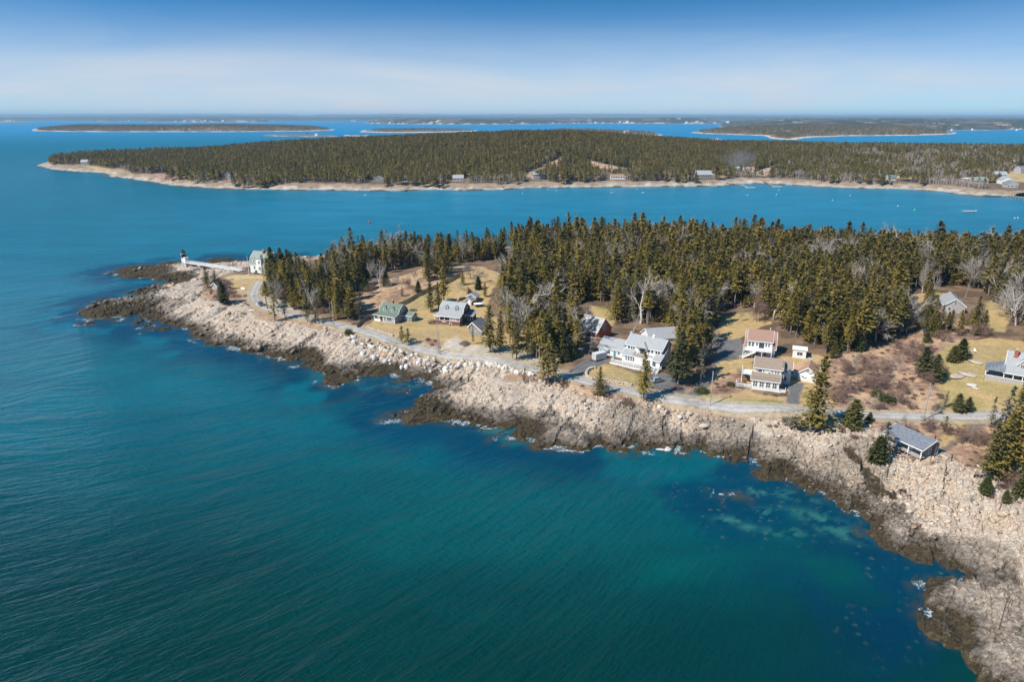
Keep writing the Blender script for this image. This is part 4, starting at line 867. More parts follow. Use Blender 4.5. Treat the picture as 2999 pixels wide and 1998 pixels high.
for u, v, s, lb in ((2855,1062,2.2,'grey boulder on the grass left of the porch house'),(2800,1105,2.8,'flat pale outcrop ledge on the lawn below the porch house'),(2830,1098,2.6,'pale outcrop hump beside the porch house steps'),(2846,1130,1.3,'pale lawn rock, higher of a small cluster'),(2855,1138,1.2,'pale lawn rock, lower of a small cluster'),(1740,1108,.7,'loose stone beside the curved lawn wall'),(1990,1222,1.0,'white round boulder lying on the rocks below the road'),(2061,1252,1.5,'bright white boulder on the ledges below the sunroom house'),(738,909,1.3,'white block beside the gravel lot'),(738,833,.6,'white painted stone along the keeper drive, nearest'),(745,826,.6,'white painted stone along the keeper drive, middle'),(752,819,.6,'white painted stone along the keeper drive, farthest'),(1935,1321,1.3,'rounded pale boulder at the water edge, left of two'),(1955,1320,1.3,'rounded pale boulder at the water edge, right of two')):
    x, y, z = ground(u, v); o = link('boulder', BM[int(s*10) % 9 if s < 1.8 else 3], None, (x, y, hz(x, y)+.1*s)); o.scale = (s, s*.85, s*(.5 if s < 1.8 else .22)); o.rotation_euler = (0, 0, u); tag(o, lb, 'boulder')
# ================================================================ lands beyond the channel
m, nt, b = new_mat('far_ground'); M['far'] = m
gg = nt.nodes.new('ShaderNodeNewGeometry')
at = N(nt, 'ShaderNodeAttribute', attribute_name='soil'); nn = noise(nt, gg.outputs['Position'], .12, 5, .7)
nt.links.new(mixc(nt, 1.0, at.outputs['Color'], ramp(nt, [(.3, (.62, .62, .62)), (.65, (1.2, 1.2, 1.2))], nn.outputs[0]).outputs[0], 'MULTIPLY'), b.inputs['Base Color'])
b.inputs['Roughness'].default_value = .95; b.inputs['Specular IOR Level'].default_value = .15
bp = nt.nodes.new('ShaderNodeBump'); bp.inputs['Distance'].default_value = 1.2; nt.links.new(nn.outputs[0], bp.inputs['Height']); nt.links.new(bp.outputs[0], b.inputs['Normal'])
m, nt, b = new_mat('far_wood'); M['farwood'] = m
gg = nt.nodes.new('ShaderNodeNewGeometry')
n1 = noise(nt, gg.outputs['Position'], .004, 6, .75); n2 = noise(nt, gg.outputs['Position'], .05, 4, .8)
c1 = ramp(nt, [(.35, (.028, .036, .024)), (.5, (.06, .058, .036)), (.62, (.12, .095, .07)), (.72, (.26, .22, .16))], n1.outputs[0])
nt.links.new(mixc(nt, 1.0, c1.outputs[0], ramp(nt, [(.3, (.5, .5, .5)), (.7, (1.4, 1.4, 1.4))], n2.outputs[0]).outputs[0], 'MULTIPLY'), b.inputs['Base Color'])
bp = nt.nodes.new('ShaderNodeBump'); bp.inputs['Distance'].default_value = 14; nt.links.new(n2.outputs[0], bp.inputs['Height']); nt.links.new(bp.outputs[0], b.inputs['Normal'])
b.inputs['Roughness'].default_value = 1; b.inputs['Specular IOR Level'].default_value = 0

ISL = GP([(98,487),(118,489),(140,495),(212,503),(255,505),(297,508),(314,519),(350,521),(382,525),(430,533),(480,542),(552,548),(610,551),(680,555),(760,556),(870,558),(1000,558),(1090,560),(1178,561),(1250,557),(1340,558),(1467,556),(1552,551),(1700,550),(1850,549),(2000,547),(2110,546),(2160,540),(2212,538),(2290,541),(2382,546),(2470,551),(2552,553),(2640,555),(2696,558),(2764,563),(2800,570),(2870,575),(2934,577),(3000,583),(3300,600),(3900,560),(3900,450),(3200,450),(2600,444),(2000,438),(1400,436),(900,440),(500,452),(300,462),(180,470),(120,478)])
RX = np.array([-1100,-800,-640,-455,-200,0,120,230,380,560,975,1500]); RH = np.array([5,8,13,27,37,46,46,37,27,25,22,20])
def isl_h(x, y, d):
    wx = fbm(x/30, y/30, 5, 3)
    r = np.interp(x*1300/np.clip(y, 900, 1800), RX, RH)
    z = np.where(d < 0, d*.15, 6.5*smooth(d/38)+(r-6.5)*smooth((d-45)/380)**.9+1.2*(wx-.5)*smooth(d/20))
    return z
def island_d(x, y): return sdist(x+10*(fbm(x/40, y/40, 15, 3)-.5), y+10*(fbm(x/40, y/40, 16, 3)-.5), ISL)
def isl_ground(u, v, z=6.0):
    for _ in range(8):
        x, y = G(u, v, z); X_, Y_ = np.array([x]), np.array([y]); z = float(isl_h(X_, Y_, island_d(X_, Y_))[0])
    return x, y, z
FX, FY = fan(-.84, 1.0, 620, 770, 1950, 260)
fd = island_d(FX, FY); FZ = isl_h(FX, FY, fd)
q = voro(FX/9, FY/16, 61); FZ = FZ+smooth((30-fd)/10)*smooth((fd+4)/5)*((q[2]-.5)*2.0+(q[3]-.5)*2*q[4])
fz = []
def fzone(pts, c, z=7): fz.append((np.array([isl_ground(u, v)[:2] for u, v in pts]), c))
TAN, GRS = (.42, .29, .19), (.42, .31, .16)
fzone([(1520,541),(1530,534),(1550,530),(1590,531),(1600,536),(1640,537),(1640,541)], TAN)
fzone([(1720,541),(1740,534),(1790,531),(1840,532),(1870,536),(1880,540)], TAN)
fzone([(2010,540),(2025,520),(2060,512),(2110,520),(2130,532),(2090,541)], GRS)
fzone([(2150,535),(2165,522),(2180,512),(2215,510),(2235,518),(2270,528),(2290,535)], TAN)
fzone([(2560,540),(2640,525),(2740,528),(2800,530),(2850,520),(2930,515),(2960,500),(3100,490),(3100,575),(2940,566),(2800,558),(2700,548)], GRS)
fzone([(1150,537),(1170,530),(1215,532),(1210,540)], GRS); fzone([(1310,537),(1330,530),(1370,530),(1370,540)], TAN)
fzone([(440,522),(470,516),(550,516),(560,528),(470,532)], (.36, .22, .16)); fzone([(200,500),(240,483),(275,485),(370,500),(300,506)], GRS)
fzone([(645,540),(650,530),(680,530),(685,540)], TAN)
sc_ = np.empty((len(FX), 3)); sc_[:] = (.16, .11, .075)
fn = fbm(FX/12, FY/12, 71, 3)
k = smooth((32-fd+10*(fn-.5))/6)[:, None]; sc_ = sc_*(1-k)+np.array((.30, .22, .15))*k
for P, c in fz:
    k = smooth(sdist(FX, FY, P)/6+.5)[:, None]; sc_ = sc_*(1-k)+np.array(c)*(.8+.4*fn)[:, None]*k
k = smooth((17-fd+22*(fn-.5))/5)[:, None]; sc_ = sc_*(1-k)+np.array((.42, .36, .29))*k
k = smooth((6-fd+6*(fn-.5))/3)[:, None]; sc_ = sc_*(1-k)+np.array((.10, .08, .06))*k
f = grid_faces(260, 620); f = f[(fd > -14)[f].any(axis=1)]
tag(link('island_ground', mesh_np('island', np.c_[FX, FY, FZ], f, M['far'], False, {'soil': ('FLOAT_COLOR', 'POINT', np.c_[np.clip(sc_, 0, 1), np.ones(len(FX))])})), kind='structure')
# low detail trees for far woods
def far_spruce(seed, h=14, r=2.6, cb=2.0, n=60, size=1.5):
    g_ = np.random.default_rng(seed); cr, tr = Acc(), Acc()
    t = g_.random(n)**.8; z = cb+(h-cb)*t; rr = r*(1-t)**.8*g_.uniform(.4, 1.05, n); az = g_.random(n)*6.28
    c = np.c_[np.cos(az)*rr, np.sin(az)*rr, z-.2*rr]
    ax_ = unit(np.c_[np.cos(az), np.sin(az), -.35+g_.normal(0, .3, n)])*size*(.45+.55*(1-t))[:, None]; bx = unit(np.c_[-np.sin(az), np.cos(az), g_.normal(0, .4, n)])*size*.55*(.45+.6*(1-t))[:, None]
    cr.quads(c, ax_, bx); cr.quads(np.array([[0, 0, h-.8]]), np.array([[0, 0, .9]]), np.array([[.3, 0, 0]])); tr.tube([[0, 0, -1], [0, 0, h*.6], [0, 0, h*.95]], [.2, .12, .03], 3)
    return cr, tr
def far_bare(seed, h=12, r=2.4, n=46):
    g_ = np.random.default_rng(seed); cr, tr = Acc(), Acc()
    d = unit(g_.normal(0, 1, (n, 3))); c = d*[r, r, h*.33]*g_.uniform(.3, 1, (n, 1))+[0, 0, h*.62]
    t = unit(d+[0, 0, .9]); cr.quads(c, t*1.1, unit(np.cross(t, g_.normal(0, 1, (n, 3))))*.10)
    tr.tube([[0, 0, -1], [.2, .1, h*.5], [.1, 0, h*.95]], [.17, .12, .03], 4)
    for k in range(5):
        az = g_.random()*6.28; tr.tube([[.1, .1, h*.35+k*.5], [math.cos(az)*r*.8, math.sin(az)*r*.8, h*.75+.3*k]], [.08, .02], 3)
    return cr, tr
for i in range(3): variant('farspruce%d' % i, *far_spruce(200+i, 14, 3.2-.3*i, 1.2+1.6*i, 90), M['needles'], M['bark'])
variant('fartrunky0', *far_spruce(210, 14, 2.5, 6.5, 54), M['needles'], M['dead'])
for i in range(2): variant('farbare%d' % i, *far_bare(220+i), M['twigs'], M['birch'])
g = np.random.default_rng(31)
sx = 5.3
xx, yy = np.meshgrid(np.arange(-860, 1400, sx), np.arange(800, 1620, sx))
tx = (xx+g.uniform(-2.4, 2.4, xx.shape)).ravel(); ty = (yy+g.uniform(-2.4, 2.4, xx.shape)).ravel()
ok = (tx/ty < .84) & (tx/ty > -.8); tx, ty = tx[ok], ty[ok]
td = island_d(tx, ty); cl = fbm(tx/45, ty/45, 88, 3)
ok = (td > 21+20*(cl-.5)*2)&(td < 1000)
for P, c in fz: ok &= sdist(tx, ty, P) < -2+5*(cl-.5)
for hu, hv in ((245,482),(390,486),(668,531),(1102,531),(1336,531),(1572,529),(1800,526),(2055,519),(2160,497),(2190,503),(2610,528),(2830,534),(2865,537),(2925,526),(2935,556),(2955,553),(2975,490)):
    hx, hy = isl_ground(hu, hv)[:2]; ok &= ~((np.abs(tx-hx) < 14) & (ty > hy-60) & (ty < hy+14))
ok &= g.random(len(tx)) < np.where(ty > 1300, .7, .95)
tx, ty, td, cl = tx[ok], ty[ok], td[ok], cl[ok]
tz = isl_h(tx, ty, td); bareness = .07+.60*smooth((tx/ty-.28)/.25)*smooth((cl-.30)/.2)+.3*smooth((60-td)/20)*smooth((cl-.45)/.1)*(tx > -200)
isb = g.random(len(tx)) < bareness
th = (9.5+4.5*g.random(len(tx)))*(1-.18*isb)*(1-.2*smooth((cl-.6)/.1))
front = td < 75
s1 = ~isb
mass('island_spruce_wood', 'dense spruce wood covering the long island across the channel', 'wood', [VAR['farspruce0'], VAR['farspruce1'], VAR['farspruce2'], VAR['farspruce0']], np.c_[tx, ty, tz][s1 & ~front], scl(th[s1 & ~front], 14, g))
mass('island_shore_wood', 'spruces with bare pale trunks lining the shore and clearings of the long island', 'wood', [VAR['farspruce2'], VAR['fartrunky0'], VAR['fartrunky0'], VAR['farspruce1'], VAR['farbare0']], np.c_[tx, ty, tz][s1 & front], scl(th[s1 & front]*1.08, 14, g))
mass('island_bare_wood', 'greyish bare trees mixed into the eastern wood of the long island', 'wood', [VAR['farbare0'], VAR['farbare1']], np.c_[tx, ty, tz][isb], scl(th[isb], 12, g))
print('island trees', len(tx))
# ---- farther islands
def far_land(name, pts, top, label, trees=0, sp=13, rock=.35, ny=60, nx=260, tree_h=13, bare=.15, kind='structure', canopy=0, wv=(2, 8), taper=120, mat=None):
    P = GP(pts); t = P[:, 0]/P[:, 1]
    X_, Y_ = fan(t.min()-.01, t.max()+.01, nx, P[:, 1].min()*.985, P[:, 1].max()*1.015, ny)
    sc__ = max(20, P[:, 1].mean()/90)
    dj = lambda x, y: sdist(x+sc__*(fbm(x/sc__/2, y/sc__/2, 7, 3)-.5), y+sc__*1.5*(fbm(x/sc__/2, y/sc__/2, 8, 3)-.5), P)
    def hh_(x, y, d):
        z = np.where(d < 0, -1.0, 2.5*smooth(d/18)+(top-2.5)*smooth((d-12)/taper)*(.35+.9*fbm(x/(sc__*7), y/(sc__*7), 19, 3)))
        if canopy: z = z+canopy*smooth((d-25)/40)*(.7+.5*vnoise(x/14, y/50, 3)+.35*vnoise(x/40, y/90, 4))
        return z
    d_ = dj(X_, Y_); Z_ = hh_(X_, Y_, d_)
    cn = fbm(X_/sc__/1.5, Y_/sc__/1.5, 27, 3); c = np.empty((len(X_), 3)); c[:] = (.20, .14, .10)
    k = smooth((rock*60-d_+40*(cn-.5))/8)[:, None]; c = c*(1-k)+np.array((.60, .49, .37))*k
    if canopy:
        k = smooth((d_-rock*60)/10)[:, None]; cc = np.array((.035, .042, .026))*(1-smooth((cn-.5)/.15))[:, None]+np.array((.13, .10, .075))*smooth((cn-.5)/.15)[:, None]
        fld = smooth((fbm(X_/sc__/1.1, Y_/sc__/2, 37, 3)-.74)/.03)[:, None]; cc = cc*(1-fld)+np.array((.42, .34, .22))*fld; c = c*(1-k)+cc*k
    f_ = grid_faces(ny, nx); f_ = f_[(d_ > -sc__)[f_].any(axis=1)]
    o = link(name, mesh_np(name, np.c_[X_, Y_, Z_], f_, mat or M['far'], False, {'soil': ('FLOAT_COLOR', 'POINT', np.c_[c, np.ones(len(c))])})); tag(o, kind='structure')
    if trees:
        xx, yy = np.meshgrid(np.arange(P[:, 0].min(), P[:, 0].max(), sp), np.arange(P[:, 1].min(), P[:, 1].max(), sp*1.5))
        x = (xx+g.uniform(-sp*.45, sp*.45, xx.shape)).ravel(); y = (yy+g.uniform(-sp*.6, sp*.6, xx.shape)).ravel(); d_ = dj(x, y); cc = fbm(x/sc__/1.6, y/sc__/1.6, 47, 3)
        ok = (d_ > rock*60+16) & (g.random(len(x)) < trees) & (cc > .33); x, y, d_, cc = x[ok], y[ok], d_[ok], cc[ok]
        z = hh_(x, y, d_); bb = g.random(len(x)) < bare*smooth((cc-.4)/.2)*2; h_ = tree_h*g.uniform(.65, 1.15, len(x))
        src = [VAR['farspruce0'], VAR['farspruce1'], VAR['farspruce0'], VAR['farspruce2']]
        if bare > .25: src += [VAR['farbare0'], VAR['farbare1']]*(2 if bare > .5 else 1)
        w_ = 1.25 if sp > 9 else 1
        mass(name+'_wood', label, 'wood', src, np.c_[x, y, z], np.c_[h_/14*w_, h_/14*w_, h_/14])
    return dj, hh_
far_land('long_low_island', [(92,383),(200,385),(330,386),(640,386),(800,385),(900,384),(975,381),(980,379),(900,375),(700,372.5),(500,374),(300,374),(150,375),(100,378)], 20, 'low dark wood on the long narrow island left of the main island top', 1, 12, .4, tree_h=15, bare=.3, taper=250)
far_land('bare_rock_islet', [(765,396.5),(830,399),(930,400),(990,399),(985,397),(930,395),(830,394),(780,395)], 4, 'tiny tree tuft on the bare rock islet', .02, 16, .1, 30, 160)
far_land('shoal_ledge', [(1000,397),(1060,399),(1095,398),(1080,396),(1010,396)], 2, 'x', 0)
far_land('small_wooded_islet', [(1058,386.5),(1130,388.5),(1240,388),(1330,386),(1400,384),(1400,382),(1300,381.5),(1180,381),(1060,382.5)], 8, 'scattered spruces on the small low islet behind the main island', .55, 14, .5, 40, 200, 13, .2)
far_land('rocky_house_islet', [(1570,391),(1640,396),(1700,397),(1800,398),(1900,398),(1935,396),(1940,393),(1850,388),(1700,384),(1600,384)], 10, 'grey bare trees on the rocky islet with the pink roofed house', .8, 10, .3, 50, 220, 13, .75)
far_land('wooded_sound_island', [(2020,388),(2060,391),(2110,393),(2240,397),(2255,405),(2300,408),(2340,409),(2345,404),(2390,401),(2480,398),(2560,397),(2700,396),(2800,392),(2800,388),(2700,382),(2550,378),(2400,377),(2250,379),(2100,382),(2040,385)], 24, 'dark spruce wood on the island in the sound at the upper right', 1, 10, .4, 80, 360, 15, .45, taper=260)
far_land('flat_rock_islet', [(2068,409),(2100,411),(2120,410),(2115,407),(2080,406.5)], 4, 'small spruce tuft on the flat rock islet', .3, 14, .35, 24, 80)
far_land('spectacle_islet', [(-60,356),(0,357),(60,356.5),(88,356),(60,354),(-60,353.5)], 18, 'x', canopy=14, rock=.4, nx=160)
far_land('far_wooded_islands', [(268,355.6),(360,355.8),(366,354.6),(320,354),(272,354.6)], 16, 'x', canopy=14, rock=.3, nx=120)
far_land('far_spit_island', [(418,356.2),(560,357),(760,356.6),(790,355.6),(700,353.6),(520,352.8),(430,354)], 30, 'x', canopy=14, rock=.15, nx=300)
far_land('far_dark_island', [(1072,361),(1200,363.2),(1400,364),(1560,363),(1720,360.5),(1730,358.5),(1560,356),(1350,354.5),(1180,355.5),(1080,358.5)], 40, 'x', canopy=14, rock=.2, nx=460, taper=300)
far_land('far_east_island', [(1640,359.5),(1900,361.6),(2080,362),(2130,360),(2100,356),(1900,354),(1700,355)], 45, 'x', canopy=14, rock=.15, nx=400, taper=400)
far_land('east_shore', [(2105,372),(2150,377),(2300,381),(2700,382),(2950,380.5),(2955,378),(3100,381),(3300,382),(3300,357),(2900,357),(2500,356),(2130,356.5),(2110,364)], 42, 'x', canopy=15, rock=.12, nx=700, ny=110, taper=700)
def ridge(name, v0, y1, top, seed, u0=-500, u1=3500):
    ys = G(1500, v0)[1]; X_, Y_ = fan(-1.15, 1.15, 1100, ys, y1, 46)
    d_ = Y_-ys-1500*(fbm(X_/2600, X_*0+seed, seed, 4)-.4)
    Z_ = np.where(d_ < 0, -4, top*smooth(d_/(y1-ys)*1.3)*(.55+.75*fbm(X_/2300, Y_/9000, seed+3, 4))+14*smooth(d_/200)*(.5+vnoise(X_/30, Y_/400, seed)))
    f_ = grid_faces(46, 1100); f_ = f_[(d_ > -500)[f_].any(axis=1)]
    tag(link(name, mesh_np(name, np.c_[X_, Y_, Z_], f_, M['farwood'], False)), kind='structure')
ridge('mainland_hills', 353.0, 17500, 60, 5); ridge('mainland_far_hills', 347.5, 33000, 165, 9)
# ---- air: a closed box of thin haze
hb = bpy.data.meshes.new('haze'); hv = [(x, y, z) for x in (-52000, 52000) for y in (-400, 46500) for z in (-9, 205)]
hb.from_pydata(hv, [], [(0, 1, 3, 2), (4, 6, 7, 5), (0, 4, 5, 1), (2, 3, 7, 6), (0, 2, 6, 4), (1, 5, 7, 3)]); ho = link('haze', hb); tag(ho, 'thin blue sea haze over the far water and hills', 'haze', kind='stuff')
m = bpy.data.materials.new('sea_air'); m.use_nodes = True; nt = m.node_tree; nt.nodes.remove(nt.nodes['Principled BSDF'])
pv = nt.nodes.new('ShaderNodeVolumePrincipled'); pv.inputs['Color'].default_value = (.50, .78, 1.0, 1); pv.inputs['Density'].default_value = 5e-5; pv.inputs['Anisotropy'].default_value = .0
nt.links.new(pv.outputs[0], nt.nodes['Material Output'].inputs['Volume']); hb.materials.append(m); m.cycles.homogeneous_volume = True if hasattr(m.cycles, 'homogeneous_volume') else True
# ================================================================ buildings
W = dict(
 white=boards('white_clapboard', (.80, .79, .76), .16, .84, var=.05), grey=boards('grey_shingle', (.30, .285, .27), .17, .7, var=.22), greylight=boards('pale_grey_shingle', (.42, .40, .38), .17, .75, var=.16),
 dark=boards('dark_brown_shingle', (.065, .05, .05), .17, .7), redbrown=boards('red_brown_shingle', (.19, .07, .055), .17, .75), barnred=boards('red_vertical_board', (.42, .085, .05), .3, .7, axis=0), beige=boards('beige_board', (.48, .40, .32), .2, .75),
 trim=paint('white_trim', (.82, .81, .79), .5, .05), roof_green=boards('green_shingle_roof', (.14, .185, .14), .22, .78, var=.2), roof_grey=boards('grey_shingle_roof', (.34, .35, .35), .22, .8, var=.16), roof_keeper=boards('faded_green_shingle_roof', (.24, .285, .235), .22, .82, var=.14),
 roof_dark=boards('weathered_grey_roof', (.19, .20, .225), .24, .75, var=.35), roof_red=boards('red_shingle_roof', (.335, .20, .145), .22, .82, var=.12), roof_brown=boards('brown_shingle_roof', (.30, .225, .165), .22, .82, var=.16), roof_tan=boards('tan_shingle_roof', (.42, .25, .15), .22, .82, var=.12),
 roof_purple=boards('purple_shingle_roof', (.16, .07, .08), .22, .8), metal=boards('seamed_metal_roof', (.46, .45, .43), .55, .7, axis=0, rough=.45, var=.18), brick=boards('red_brick', (.42, .115, .06), .1, .75, var=.25),
 stone=paint('field_stone', (.34, .28, .23), .9, .5, 3.5, .05), conc=paint('concrete', (.45, .43, .40), .9, .15, 2), wood=boards('weathered_plank', (.33, .27, .21), .14, .7, axis=0, var=.25), deckwood=boards('grey_deck_plank', (.46, .42, .38), .14, .8, axis=0, var=.15),
 granite=boards('granite_courses', (.46, .44, .41), .5, .72, var=.2), black=paint('black_iron', (.012, .013, .015), .35, .2), blue=paint('blue_paint', (.06, .22, .42), .45, .1), bluedoor=paint('teal_paint', (.08, .30, .42), .45, .1), garage=boards('white_garage_door', (.78, .77, .75), .5, .85, var=.04), fence=boards('weathered_fence_board', (.20, .155, .13), .28, .55, var=.3), pole=paint('pole_wood', (.40, .35, .30), .9, .25, 2, streak=(1, 1, .2)))
m, nt, b = new_mat('window_glass'); M['glass'] = m
b.inputs['Base Color'].default_value = (.035, .05, .065, 1); b.inputs['Roughness'].default_value = .08; b.inputs['Specular IOR Level'].default_value = .8
m, nt, b = new_mat('blue_glass'); M['glassb'] = m
b.inputs['Base Color'].default_value = (.07, .20, .32, 1); b.inputs['Roughness'].default_value = .1
TR = W['trim']
class MB:
    def __init__(s): s.v = []; s.f = []; s.m = []
    def q(s, *p, mi=0): n = len(s.v); s.v += [tuple(map(float, a)) for a in p]; s.f.append(tuple(range(n, n+len(p)))); s.m.append(mi)
    def box(s, x0, x1, y0, y1, z0, z1, mi=0):
        p = [(x, y, z) for x in (x0, x1) for y in (y0, y1) for z in (z0, z1)]; n = len(s.v); s.v += p
        for f in ((0, 1, 3, 2), (4, 6, 7, 5), (0, 4, 5, 1), (2, 3, 7, 6), (0, 2, 6, 4), (1, 5, 7, 3)): s.f.append(tuple(n+i for i in f)); s.m.append(mi)
    def bar(s, a, b_, w_, h_=None, mi=0):
        a, b_ = Vector(a), Vector(b_); d = (b_-a).normalized(); up = Vector((0, 0, 1)) if abs(d.z) < .95 else Vector((1, 0, 0)); r_ = d.cross(up).normalized()*w_/2; u_ = r_.cross(d).normalized()*(h_ or w_)/2
        n = len(s.v); s.v += [tuple(p+i*r_+j*u_) for p in (a, b_) for i, j in ((-1, -1), (1, -1), (1, 1), (-1, 1))]
        for f in ((3, 2, 1, 0), (4, 5, 6, 7), (0, 1, 5, 4), (1, 2, 6, 5), (2, 3, 7, 6), (3, 0, 4, 7)): s.f.append(tuple(n+i for i in f)); s.m.append(mi)
    def lathe(s, prof, k=20, cx=0, cy=0, mi=0):
        n = len(s.v)
        for r_, z in prof: s.v += [(cx+r_*math.cos(i*2*math.pi/k), cy+r_*math.sin(i*2*math.pi/k), z) for i in range(k)]
        for j in range(len(prof)-1):
            for i in range(k): s.f.append((n+j*k+i, n+j*k+(i+1) % k, n+(j+1)*k+(i+1) % k, n+(j+1)*k+i)); s.m.append(mi)
        s.f.append(tuple(n+i for i in range(k))[::-1]); s.m.append(mi); s.f.append(tuple(n+(len(prof)-1)*k+i for i in range(k))); s.m.append(mi)
    def build(s, name, mats, parent=None, label=None):
        me_ = bpy.data.meshes.new(name); me_.from_pydata(s.v, [], s.f)
        for m_ in (mats if isinstance(mats, (list, tuple)) else [mats]): me_.materials.append(m_)
        for p, i in zip(me_.polygons, s.m): p.material_index = i
        me_.update(); o = link(name, me_, parent)
        if label: o['label'] = label
        return o
def AX(ax): return (lambda l, c, z: (l, c, z)) if ax == 'x' else (lambda l, c, z: (c, l, z))
def walls(par, l0, l1, prof, mat, ax='x', z0=-1.5, name='wall'):
    T = AX(ax); mb = MB()
    for (c0, a0), (c1, a1) in zip(prof[:-1], prof[1:]):
        for l in (l0, l1): mb.q(T(l, c0, z0), T(l, c1, z0), T(l, c1, a1), T(l, c0, a0))
    for c, a in (prof[0], prof[-1]): mb.q(T(l0, c, z0), T(l1, c, z0), T(l1, c, a), T(l0, c, a))
    return mb.build(name, mat, par)
def roof(par, l0, l1, prof, mat, ax='x', t=.2, oh=.35, eave=.4, trim=True):
    T = AX(ax); P = [list(p) for p in prof]
    def ext(a, b_, e): d = math.hypot(a[0]-b_[0], a[1]-b_[1]); return [a[0]+(a[0]-b_[0])/d*e, a[1]+(a[1]-b_[1])/d*e]
    P = [ext(P[0], P[1], eave)]+P[1:-1]+[ext(P[-1], P[-2], eave)]
    mb = MB(); A_, B_ = l0-oh, l1+oh; lo = [(c, z+.015) for c, z in P]; hi = [(c, z+t) for c, z in P]
    for i in range(len(P)-1):
        mb.q(T(A_, *hi[i]), T(B_, *hi[i]), T(B_, *hi[i+1]), T(A_, *hi[i+1])); mb.q(T(A_, *lo[i]), T(A_, *lo[i+1]), T(B_, *lo[i+1]), T(B_, *lo[i]))
        for l in (A_, B_): mb.q(T(l, *lo[i]), T(l, *hi[i]), T(l, *hi[i+1]), T(l, *lo[i+1]))
    for i in (0, -1): mb.q(T(A_, *lo[i]), T(B_, *lo[i]), T(B_, *hi[i]), T(A_, *hi[i]))
    o = mb.build('roof', mat, par)
    if trim:
        tb = MB()
        for l in (A_-.05, B_+.05):
            for i in range(len(P)-1): tb.bar(T(l, lo[i][0], lo[i][1]+.02), T(l, lo[i+1][0], lo[i+1][1]+.02), .09, .28)
        for i in (0, -1): tb.bar(T(A_, lo[i][0]+(-.06 if i == 0 else .06), lo[i][1]+.02), T(B_, lo[i][0]+(-.06 if i == 0 else .06), lo[i][1]+.02), .1, .22)
        tb.build('trim', TR, par)
    return o
FR = lambda y=0: ((0, y), (1, 0), (0, -1)); RT = lambda x: ((x, 0), (0, 1), (1, 0)); LF = lambda x: ((x, 0), (0, 1), (-1, 0))
def win(par, F, a, z, w_, h_, nx=1, ny=2, glass=None, frame=None, solo=False, name='window', fw=.11):
    """window centred at a along the wall, sill at z"""
    (ox, oy), (dx, dy), (nx_, ny_) = F
    def bx(mb, a0, a1, z0, z1, o0, o1, mi=0):
        p0 = (ox+dx*a0+nx_*o0, oy+dy*a0+ny_*o0); p1 = (ox+dx*a1+nx_*o1, oy+dy*a1+ny_*o1)
        mb.box(min(p0[0], p1[0]), max(p0[0], p1[0]), min(p0[1], p1[1]), max(p0[1], p1[1]), z0, z1, mi)
    a0, a1 = a-w_/2, a+w_/2; fb = MB()
    for q in ((a0-fw, a0, z-fw, z+h_+fw), (a1, a1+fw, z-fw, z+h_+fw), (a0, a1, z-fw, z), (a0, a1, z+h_, z+h_+fw)): bx(fb, *q, -.05, .09)
    for i in range(1, nx): q = a0+w_*i/nx; bx(fb, q-.03, q+.03, z, z+h_, .045, .075)
    for i in range(1, ny): q = z+h_*i/ny; bx(fb, a0, a1, q-.03, q+.03, .045, .075)
    gl = glass or M['glass']
    if solo:
        bx(fb, a0, a1, z, z+h_, -.04, .04, 1); return fb.build(name, [frame or TR, gl], par)
    f_ = fb.build(name, frame or TR, par); pb = MB(); bx(pb, a0, a1, z, z+h_, -.04, .04); pb.build('pane', gl, f_); return f_
def door(par, F, a, z, w_, h_, mat, name='door'):
    (ox, oy), (dx, dy), (nx_, ny_) = F; mb = MB()
    for a0, a1, z0, z1, o1, mi in ((a-w_/2, a+w_/2, z, z+h_, .06, 0), (a-w_/2-.12, a-w_/2, z, z+h_+.12, .1, 1), (a+w_/2, a+w_/2+.12, z, z+h_+.12, .1, 1), (a-w_/2, a+w_/2, z+h_, z+h_+.12, .1, 1)):
        p0 = (ox+dx*a0-nx_*.05, oy+dy*a0-ny_*.05); p1 = (ox+dx*a1+nx_*o1, oy+dy*a1+ny_*o1); mb.box(min(p0[0], p1[0]), max(p0[0], p1[0]), min(p0[1], p1[1]), max(p0[1], p1[1]), z0, z1, mi)
    return mb.build(name, [mat, TR], par)
def chimney(par, x, y, z0, z1, w_=.8, mat=None, cap=True):
    mb = MB(); mb.box(x-w_/2, x+w_/2, y-w_/2, y+w_/2, z0, z1)
    o = mb.build('chimney', mat or W['brick'], par)
    c = MB(); c.box(x-w_/2-.08, x+w_/2+.08, y-w_/2-.08, y+w_/2+.08, z1, z1+.14); c.box(x-w_*.22, x+w_*.22, y-w_*.22, y+w_*.22, z1+.14, z1+.4); c.build('chimney_cap', W['conc'], o)
    return o
